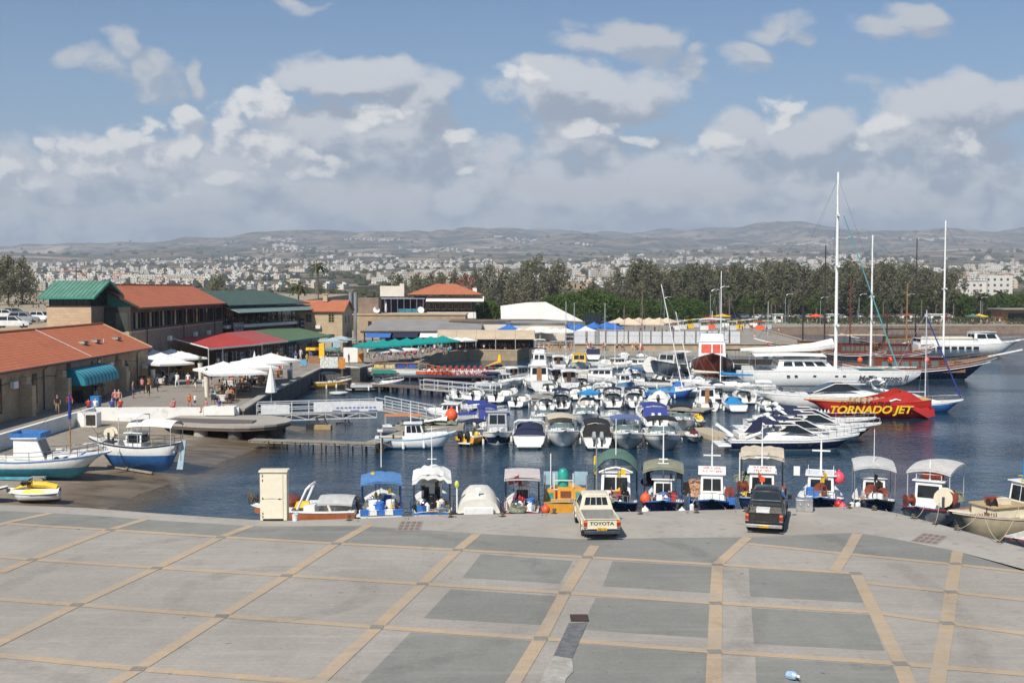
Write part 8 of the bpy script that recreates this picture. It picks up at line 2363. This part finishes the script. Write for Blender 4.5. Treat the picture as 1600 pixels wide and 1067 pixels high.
gulet(1402,548,178,18,5.4,'varnished brown gulet with dark masts and a long awning near the seawall',wood,((.3,22),(.62,14)),wood_dark,wood,awn=blackc);gulet(1268,556,178,17,4.8,'black bowed pirate style ship with two dark brown masts left of the catamaran mast',blackm,((.36,20),(.6,16)),wood_dark,wood)
t,H=gulet(1340,560,5,15,4.5,'brown gulet with an orange tan bundled awning behind the catamaran boom',wood,((.4,14),),mahog,awn=tanc);gulet(1405,560,2,13,4.0,'small brown gulet with one thin reddish mast behind the dark navy gulet',mahog,((.6,13),),wood)
# glass bottom boat
t=boat_root('excursion_boat','white excursion boat with a row of dark windows and bow deckhouse by the seawall','excursion boat',1512,557,0)
H=hull(t,20,5.0,2.3,.8,.0,.5,gel,gel,gel,bottomred,sb=.8,rake=2.6,cockpit=(.1,.1),full=2.2)
house(t,H.x(.02),H.x(.55),4.6,4.4,2.3,3.4,.2,0,.1,gel,True,0,0,2);house(t,H.x(.52),H.x(.8),4.0,3.4,2.3,4.6,1.6,.2,.3,gel,True,2,2,2,win=(.5,.85));MB().box((H.x(.3),0,3.55),(8,4,.3)).build('sun_deck',cream,t)
for i in range(7):MB().box((H.x(.12)+i*1.35,-2.50,1.75),(.95,.2,.5)).build('hull_window',glass,t)
text_obj('name_lettering','GLASS BOTTOM BOAT',.72,pt((0.08,0.12,0.22),.5),t,facing((H.x(.37),-2.56,.95),(1,0,0),(0,0,1)),0,.02,1.05);bow_rail(t,H,.5,.7,.15,n=7);MB().beam((H.x(.95),0,3.1),(H.x(1)+2.6,0,3.4),.35,.12).build('bow_pulpit',gel,t)
# ------------------------------------------------------------------ trees, palms and planting
def leaf_mat(name,a,b):
 m,T,bs=new_mat(name)
 P=world_pos(T)
 n=T.noise(P,0.35,3,0.6);n2=T.noise(P,2.2,3,0.6)
 T.l.new(T.mix(T.ramp(n2,.35,.65),T.mix(T.ramp(n,.35,.65),a,b),tuple(x*.75 for x in a)),bs.inputs['Base Color'])
 bs.inputs['Roughness'].default_value=.85;bs.inputs['Specular IOR Level'].default_value=.2
 tr=T.add('ShaderNodeBsdfTranslucent');mx=T.add('ShaderNodeMixShader');mx.inputs[0].default_value=.52;T.l.new(bs.inputs['Base Color'].links[0].from_socket,tr.inputs[0])
 T.l.new(bs.outputs[0],mx.inputs[1]);T.l.new(tr.outputs[0],mx.inputs[2]);T.l.new(mx.outputs[0],[n for n in T.n if n.type=='OUTPUT_MATERIAL'][0].inputs[0])
 return m
leaf_cas=leaf_mat('casuarina leaf',(0.245,0.240,0.150),(0.300,0.282,0.195));leaf_grn=leaf_mat('ficus leaf',(0.110,0.180,0.040),(0.165,0.220,0.070));leaf_palm=leaf_mat('palm leaf',(0.085,0.105,0.035),(0.160,0.160,0.065));leaf_scr=leaf_mat('scrub leaf',(0.090,0.105,0.045),(0.150,0.145,0.080))
bark=pt((0.13,0.10,0.075),.9,var=.3,bmp=.4,name='bark')
def leaves(mb,c,r,n,s,g):
 for _ in range(n):
  d=Vector((g.gauss(0,1),g.gauss(0,1),g.gauss(0,1))).normalized()*g.random()**.28
  p=Vector((c[0]+d.x*r[0],c[1]+d.y*r[1],c[2]+d.z*r[2]))
  a=Vector((g.uniform(-1,1),g.uniform(-1,1),g.uniform(-.7,1))).normalized()*s*g.uniform(.6,1.3);b=a.cross(Vector((g.uniform(-1,1),g.uniform(-1,1),g.uniform(-1,1)))).normalized()*s*.5
  mb.poly([p-a,p+b,p+a,p-b])
def make_tree(seed,h,spread,leafm,nclump,nleaf,ls,low=.25,upright=True):
 g=random.Random(seed)
 t=thing('casuarina_tree' if upright else 'ficus_tree','tree','tree')
 tr=MB();tr.tube([(0,0,-.3),(g.uniform(-.2,.2),0,h*.3),(g.uniform(-.5,.5),g.uniform(-.4,.4),h*.62),(g.uniform(-.6,.6),0,h*.95)],h*.018,7,.05)
 cr=MB()
 for i in range(nclump):
  f=low+(1-low)*(i+.5)/nclump
  a=i*2.4+g.uniform(-.5,.5);rr_=spread*(math.sin(math.pi*min(1,(f-low)/(1-low)*.8+.16))**.8)*g.uniform(.35,1.0)
  c=(rr_*math.cos(a),rr_*math.sin(a),h*f)
  k=spread*g.uniform(.28,.52)*(1.1-.35*f)
  leaves(cr,c,(k,k,k*(1.5 if upright else .8)),nleaf,ls,g)
  tr.tube([(0,0,h*max(.15,f-.18)),(c[0]*.5,c[1]*.5,h*(f-.07)),c],h*.006,4,.03)
 tr.build('trunk',bark,t);cr.build('crown',leafm,t,smooth=0)
 return t
def make_palm(seed,h,crown=2.2):
 g=random.Random(seed);t=thing('palm_tree','palm','palm tree')
 MB().tube([(0,0,-.3),(.05,.05,h*.4),(.15,.0,h)],.24,8,.16).build('trunk',bark,t)
 mb=MB()
 for k in range(26):
  a=k*2.4;el=g.uniform(-.5,1.2);L=crown*g.uniform(.8,1.15);P=[]
  for i in range(6):
   f=i/5;P.append(Vector((.15+math.cos(a)*math.cos(el)*L*f,math.sin(a)*math.cos(el)*L*f,h+math.sin(el)*L*f-1.1*f*f*L*.55)))
  sd=Vector((-math.sin(a),math.cos(a),0))
  for i in range(5):
   w=.42*math.sin(math.pi*(i+.6)/6)
   for s in(-1,1):mb.poly([P[i],P[i+1],P[i+1]+sd*s*w+Vector((0,0,-.18)),P[i]+sd*s*w*.8+Vector((0,0,-.14))])
 mb.build('fronds',leaf_palm,t,smooth=0)
 return t
rr=random.Random(55)
GC='grey green trees behind the far promenade'
def tree_at(key,fn,x,Y,z,label,grp,sc=1.0):put(key,fn,(px_x(x,Y),Y,z),rr.uniform(0,6.28),label,grp,(sc*rr.uniform(.9,1.12),sc*rr.uniform(.9,1.12),sc))
CT=[lambda s=s:make_tree(s,17,4.2,leaf_cas,24,66,.46)for s in range(5)]
x=985
while x<1500:
 k=rr.randrange(5);Y=rr.uniform(400,450);tree_at('cas%d'%k,CT[k],x,Y,FZ,'tall feathery grey green tree in the belt behind the far promenade',GC,rr.uniform(.95,1.22)*(1-.12*max(0,(x-1380)/120)));x+=rr.uniform(6,12)
for x,Y,s in[(745,380,.95),(765,395,1.05),(790,400,1.0),(806,390,.9),(822,385,1.12),(838,380,1.2),(856,395,.9),(872,390,1.1),(622,330,.85),(650,350,.85),(672,390,.9),(690,380,.9),(710,400,.95),(728,395,.9),(340,330,.82),(333,335,.7),(215,380,.6),(125,400,.62),(925,430,.75),(950,430,.8),(965,420,1.0),(600,430,.7),(430,420,.45),(1525,420,.55),(1570,420,.55),(520,420,.6),(500,410,.7)]:
 k=rr.randrange(5);tree_at('cas%d'%k,CT[k],x,Y,FZ,'feathery grey green tree standing apart before the white town','scattered trees before the town',s)
for x,Y,s in((14,262,.85),(35,268,.82),(-6,255,.8),(48,285,.6),(2,280,.75)):k=rr.randrange(5);tree_at('cas%d'%k,CT[k],x,Y,8.6,'dense dark tree at the left edge beyond the car park','trees beyond the car park',s*.78)
FT=[lambda s=s:make_tree(s+20,9.5,6.0,leaf_grn,26,110,.48,.2,False)for s in range(3)]
for x,Y,s in[(762,285,.72),(752,290,.6),(872,300,.85),(893,296,.9),(915,305,1.0),(936,310,.95),(955,315,.85),(860,305,.8),(985,330,.7),(1010,345,.72),(1040,350,.7),(1065,345,.75),(1085,355,.7),(905,285,.7)]:tree_at('fic%d'%(int(x)%3),FT[int(x)%3],x,Y,FZ,'round fresh green tree between the restaurants and the car park','fresh green trees behind the far quay',s)
for i in range(34):
 x=1000+i*18+rr.uniform(-6,6);Y=rr.uniform(408,425);tree_at('fic%d'%(i%3),FT[i%3],x,Y,FZ,'round dark green tree along the far seafront','low green trees along the far seafront',rr.uniform(.6,.85))
PT=[lambda s=s:make_palm(s,7.5)for s in range(2)]
for x in(1140,1178,1205,1213,1232,1255,1275,1340,1410,1440,1462,1490,1535,1560,1590,1120,1300,1380):put('palm%d'%(x%2),PT[x%2],(px_x(x,366+x%7*3),366+x%7*3,FZ),x,'palm tree in the row along the far seafront lawn','palms along the far seafront',rr.uniform(.9,1.25)*(1.25 if x==1140 else 1))
put('palmt',lambda:make_palm(9,17.0,2.8),(px_x(497,300),300,FZ),0,'tallest palm with a slim trunk behind the stone house');put('palmm',lambda:make_palm(8,11.5,2.8),(px_x(466,290),290,FZ),0,'shorter thick trunked palm behind the stone house')
mb=MB();g=random.Random(3)
for i in range(520):
 x=g.uniform(985,1620);Y=g.uniform(404,440);leaves(mb,(px_x(x,Y),Y,FZ+1.6),(2.6,2.0,2.2),26,.5,g)
for i in range(420):
 x=g.uniform(380,760);Y=g.uniform(275,420);r_=g.uniform(1,2.4);leaves(mb,(px_x(x,Y),Y,FZ+r_*.5),(r_*1.4,r_*1.2,r_),26,.5,g)
for i in range(150):
 x=g.uniform(-60,230);Y=g.uniform(235,400);r_=g.uniform(.6,1.5);leaves(mb,(px_x(x,Y),Y,8.6+r_*.3),(r_*1.5,r_*1.2,r_),18,.4,g)
for i in range(300):
 x=g.uniform(955,1620);Y=g.uniform(318,336)if x<1190 else g.uniform(352,373);leaves(mb,(px_x(x,Y),Y,FZ+.6),(2.2,1.5,.9),22,.35,g)
for i in range(170):
 x=g.uniform(1240,1640);Y=g.uniform(326,342);leaves(mb,(px_x(x,Y),Y,FZ+.7),(2.4,1.5,1.2),22,.35,g)
tag(mb.build('shrubbery',leaf_scr,smooth=0),'tangled dark green shrubs and undergrowth below the tree belt','shrubs',kind='stuff')
struct(MB().poly([(px_x(985,336),336,FZ+.01),(px_x(1345,340),340,FZ+.01),(px_x(1345,374),374,FZ+.01),(px_x(960,374),374,FZ+.01)]).build('lawn',grass_m,smooth=0))
struct(MB().poly([(px_x(920,376),376,FZ+.014),(px_x(1600,376),376,FZ+.014),(px_x(1600,406),406,FZ+.014),(px_x(920,406),406,FZ+.014)]).build('seafront_road',asphalt,smooth=0))
def make_lamp(h=9.0):
 t=thing('street_lamp','lamp','street lamp')
 MB().tube([(0,0,0),(0,0,h*.85),(.25,0,h*.96),(.9,0,h),(1.7,0,h)],.09,6,.06).build('pole',steel,t);MB().box((1.9,0,h-.02),(.8,.25,.14)).build('lamp_head',alum,t);return t
for x,h in((1132,1.25),(1118,1.15),(1235,1.0),(1350,1.0),(1425,1.0),(1290,.9),(1540,.9),(1046,.9)):put('lamp',make_lamp,(px_x(x-8,330),330,FZ),0,'tall curved street lamp on the far seafront','street lamps on the far seafront',h)
for x,zt,lb in((438,12.5,'thin tall flagpole behind the restaurant with the green roof'),(494,17.5,'thin pole beside the tallest palm'),(418,14,'slender aerial mast above the dark green roof')):
 p=px_x(x,290);t=thing('pole',lb,'pole',(p,290,FZ));MB().cyl((0,0,0),(0,0,zt),.09,.05,6).build('shaft',steel,t);MB().ball((0,0,zt),.16,6,4).build('finial',gel,t)
for x,w,c in((1462,4,gel),(1415,3,redm),(1215,2.6,gel),(1300,3,gel),(1030,3,alum)):
 t=thing('seafront_kiosk','%s kiosk at the %s'%(('small white','low red roofed','narrow white','broad white','grey')[(1462,1415,1215,1300,1030).index(x)],('foot of the palms by the excursion boat','lawn behind the dark navy gulet','end of the quay panels','middle of the lawn','back of the ivory parasols')[(1462,1415,1215,1300,1030).index(x)]),'kiosk',(px_x(x,350),350,FZ))
 MB().box((0,0,1.2),(w,2.5,2.4)).build('wall',plaster_w,t,smooth=0);MB().box((0,0,2.5),(w+.6,3.2,.2)).build('roof',c,t);MB().box((0,-1.27,1.4),(w*.6,.06,1.0)).build('hatch',glass,t)
t=thing('seafront_hall','flat roofed brown pavilion at the right end of the far seafront','building',(px_x(1590,352),352,FZ));MB().box((3,4,2),(16,8,4)).build('wall',wood,t,smooth=0);MB().box((3,3,4.1),(18,12,.35)).build('roof',grey_roof,t);MB().box((0,-.1,1.5),(6,.2,2.4)).build('doors',glass,t)
for i,(x,m_)in enumerate(((1530,yellow),(1275,orange),(1128,yellow),(1520,greenc))):put('sp'+m_.name,mk_par(m_,4.0,2.8),(px_x(x,345),345,FZ),i,'%s parasol on the far seafront promenade %s'%(m_.name.split()[0],('by the excursion boat','left of the catamaran mast','by the tall lamp','beside the right hand yellow one')[i]))
cols=[(yellow,'yellow'),(orange,'orange'),(gel,'white'),(alum,'grey')]
for i in range(14):
 x=1056+i*11;Y=284+(i%4)*7;m_,cn=cols[(2,3,0,3,2,1,3)[i%7]]
 def mkb(m_=m_):
  t=thing('market_stand','stand','stand');MB().box((0,0,.55),(2.2,.7,1.1)).build('counter',m_,t);MB().box((0,0,2.2),(2.6,1.6,.1)).build('shade',m_ if m_ is not alum else whitec,t)
  for s in(-1,1):MB().cyl((s*1.1,.5,0),(s*1.1,.5,2.2),.04,n=5).build('post',steel,t)
  return t
 put('stand'+cn,mkb,(px_x(x,Y),Y,FZ),rr.uniform(-.3,.3),cn+' stall in the cluster on the far quay behind the white panels',cn+' stalls on the far quay')
for i in range(30):
 x=rr.uniform(960,1220);Y=rr.uniform(222,282);person((px_x(x,Y),Y,FZ),rr.uniform(0,6.28),rr.choice(['walking','standing']),rr.choice(list(CL)),rr.choice(['navy','khaki','white','black']),'stroller among the stalls and parasols of the far quay','strollers among the far quay stalls')
# ------------------------------------------------------------------ the white town on the plain
def facade(name,wall,roofc):
 m,T,b=new_mat(name);P=world_pos(T);s=T.add('ShaderNodeSeparateXYZ');T.l.new(P,s.inputs[0])
 u=T.m('FRACT',T.m('MULTIPLY',T.m('ADD',s.outputs[0],s.outputs[1]),.27));tc=T.add('ShaderNodeTexCoord');so=T.add('ShaderNodeSeparateXYZ');T.l.new(tc.outputs['Object'],so.inputs[0])
 v=T.m('FRACT',T.m('MULTIPLY',so.outputs[2],.31));w=T.m('MULTIPLY',T.m('MULTIPLY',T.m('GREATER_THAN',u,.42),T.m('LESS_THAN',u,.78)),T.m('MULTIPLY',T.m('GREATER_THAN',v,.32),T.m('LESS_THAN',v,.74)))
 sn=T.add('ShaderNodeSeparateXYZ');T.l.new(T.add('ShaderNodeNewGeometry').outputs['Normal'],sn.inputs[0]);up=T.m('GREATER_THAN',sn.outputs[2],.3)
 T.l.new(T.mix(up,T.mix(w,wall,(0.06,0.06,0.06)),roofc),b.inputs['Base Color']);b.inputs['Roughness'].default_value=.9
 return m
HM=[facade('white house',(0.60,0.58,0.54),(0.44,0.41,0.36)),facade('cream house',(0.50,0.44,0.35),(0.36,0.31,0.25)),facade('tiled house',(0.58,0.54,0.48),(0.34,0.15,0.09)),facade('beige block',(0.46,0.40,0.32),(0.36,0.32,0.27))]
def house_mb(mb,g,c=(0,0,0),k=1.0,gable=False):
 w,d,h=g.choice((7,9,12,12,17,26))*g.uniform(.8,1.1)*k,g.uniform(6,10)*k,g.choice((3.2,3.4,6.0,6.0,6.2,9))*k
 a=1.4*noise.noise(Vector((c[0]/260,c[1]/260,.5)))+g.choice((0,0,1.57));mb.box((c[0],c[1],c[2]+h/2-1),(w,d,h+2),a)
 if g.random()<.7:mb.box((c[0]+g.uniform(-.25,.25)*w,c[1],c[2]+h+.9),(w*.45,d*.7,3.0*k),a)
 if gable:mb.box((c[0],c[1],c[2]+h+1.0),(w*1.05,d*1.1,2.2),a,.35)
 return w,h
HP=[]
for i in range(8):
 mb=MB();g=random.Random(i);house_mb(mb,g,gable=(i%4==2));t=mb.build('town_house',HM[i%4],None,smooth=0);HP.append(t)
hl=['white flat roofed house in the town below the hills','cream flat roofed house in the town below the hills','house with a reddish tiled roof in the town below the hills','beige block in the town below the hills']
hg=['white houses of the town','cream houses of the town','red roofed houses of the town','beige blocks of the town']
g=random.Random(101);spots=[]
def clustered(u,Y):return noise.noise(Vector((u*9,Y/420,1.7)))+.6*noise.noise(Vector((u*26,Y/150,4.4)))
while len(spots)<2300:
 u=g.uniform(-.55,.55);Y=1050*(4300/1050)**g.random()
 if clustered(u,Y)>g.uniform(-.25,.55):spots.append((Y,u))
while len(spots)<2750:
 u=g.uniform(-.3,.55);Y=g.uniform(4300,8200)
 if clustered(u,Y*.6)>.5:spots.append((Y,u))
spots.sort()
used=set();far=[MB()for _ in range(4)]
fm=MB()
for i,(Y,u)in enumerate(spots):
 x=u*Y;z=land_z(x,Y);k=g.choice((0,0,0,1,2,3,4,4,5))
 if i<270:
  o=HP[k]if k not in used else HP[k].copy()
  if k in used:COL.objects.link(o)
  used.add(k);o.location=(x,Y,z);o.rotation_euler=(0,0,1.4*noise.noise(Vector((x/260,Y/260,.5))));o.scale=(.85,)*3;tag(o,hl[k%4],'house',hg[k%4])
 else:fm.use(k%4);house_mb(fm,g,(x,Y,z),g.uniform(.8,1.3)if Y<4300 else 1.5,k==2)
for k in range(8):
 if k not in used:bpy.data.objects.remove(HP[k])
tag(fm.build('distant_town',HM,None,smooth=0),'mass of small pale houses spread over the plain and the foot of the hills','town',kind='stuff')
t=thing('hotel','long white stepped hotel above the trees at the right edge of the town','hotel',(px_x(1530,620),640,3));MB().box((0,0,7),(46,14,14)).box((-14,-6,5),(22,10,10)).box((16,-4,8.5),(14,12,17)).build('wall',HM[0],t,smooth=0);MB().box((0,0,14.2),(47,15,.5)).build('roof',plaster_w,t)
t=thing('ruined_arch','curved pale stone theatre arch among the trees left of the far tree belt','ruin',(px_x(890,470),470,4));mb=MB()
for i in range(12):a=math.pi*i/11;mb.box((-9*math.cos(a),3,4+6*math.sin(a)),(3,2,2.2),0)
mb.build('arch',stone,t,smooth=0);MB().box((0,4,3),(30,2,6)).build('wall',stone,t,smooth=0)
mb=MB();g=random.Random(64)
for i in range(3600):
 Y=470*(8500/470)**g.random();u=g.uniform(-.6,.6);x=u*Y
 if clustered(u+.31,Y*1.1)<g.uniform(-.5,.4):continue
 z=land_z(x,Y);r_=g.uniform(2,5)*(1+Y/3000)
 mb.lathe([(r_*.5,0),(r_*.95,r_*.3),(r_*.7,r_*.75),(.1,r_*g.uniform(.9,1.4))],(x,Y,z-.3),6,g.uniform(.7,1.5),1)
tag(mb.build('distant_scrub',leaf_scr,smooth=0),'dark green trees and bushes dotted between the houses of the plain','trees',kind='stuff')
# ------------------------------------------------------------------ haze in the air
hz,T,b=new_mat('haze');T.n.remove(b)
pv=T.add('ShaderNodeVolumePrincipled');pv.inputs['Color'].default_value=(0.74,0.85,1.0,1);pv.inputs['Density'].default_value=HAZE_DENSITY;pv.inputs['Anisotropy'].default_value=0.0
T.l.new(pv.outputs[0],[n for n in T.n if n.type=='OUTPUT_MATERIAL'][0].inputs['Volume'])
tag(MB().box((0,6900,400),(32000,14200,810)).build('haze',hz,None,smooth=0),'pale blue haze over the plain and hills','haze',kind='stuff')
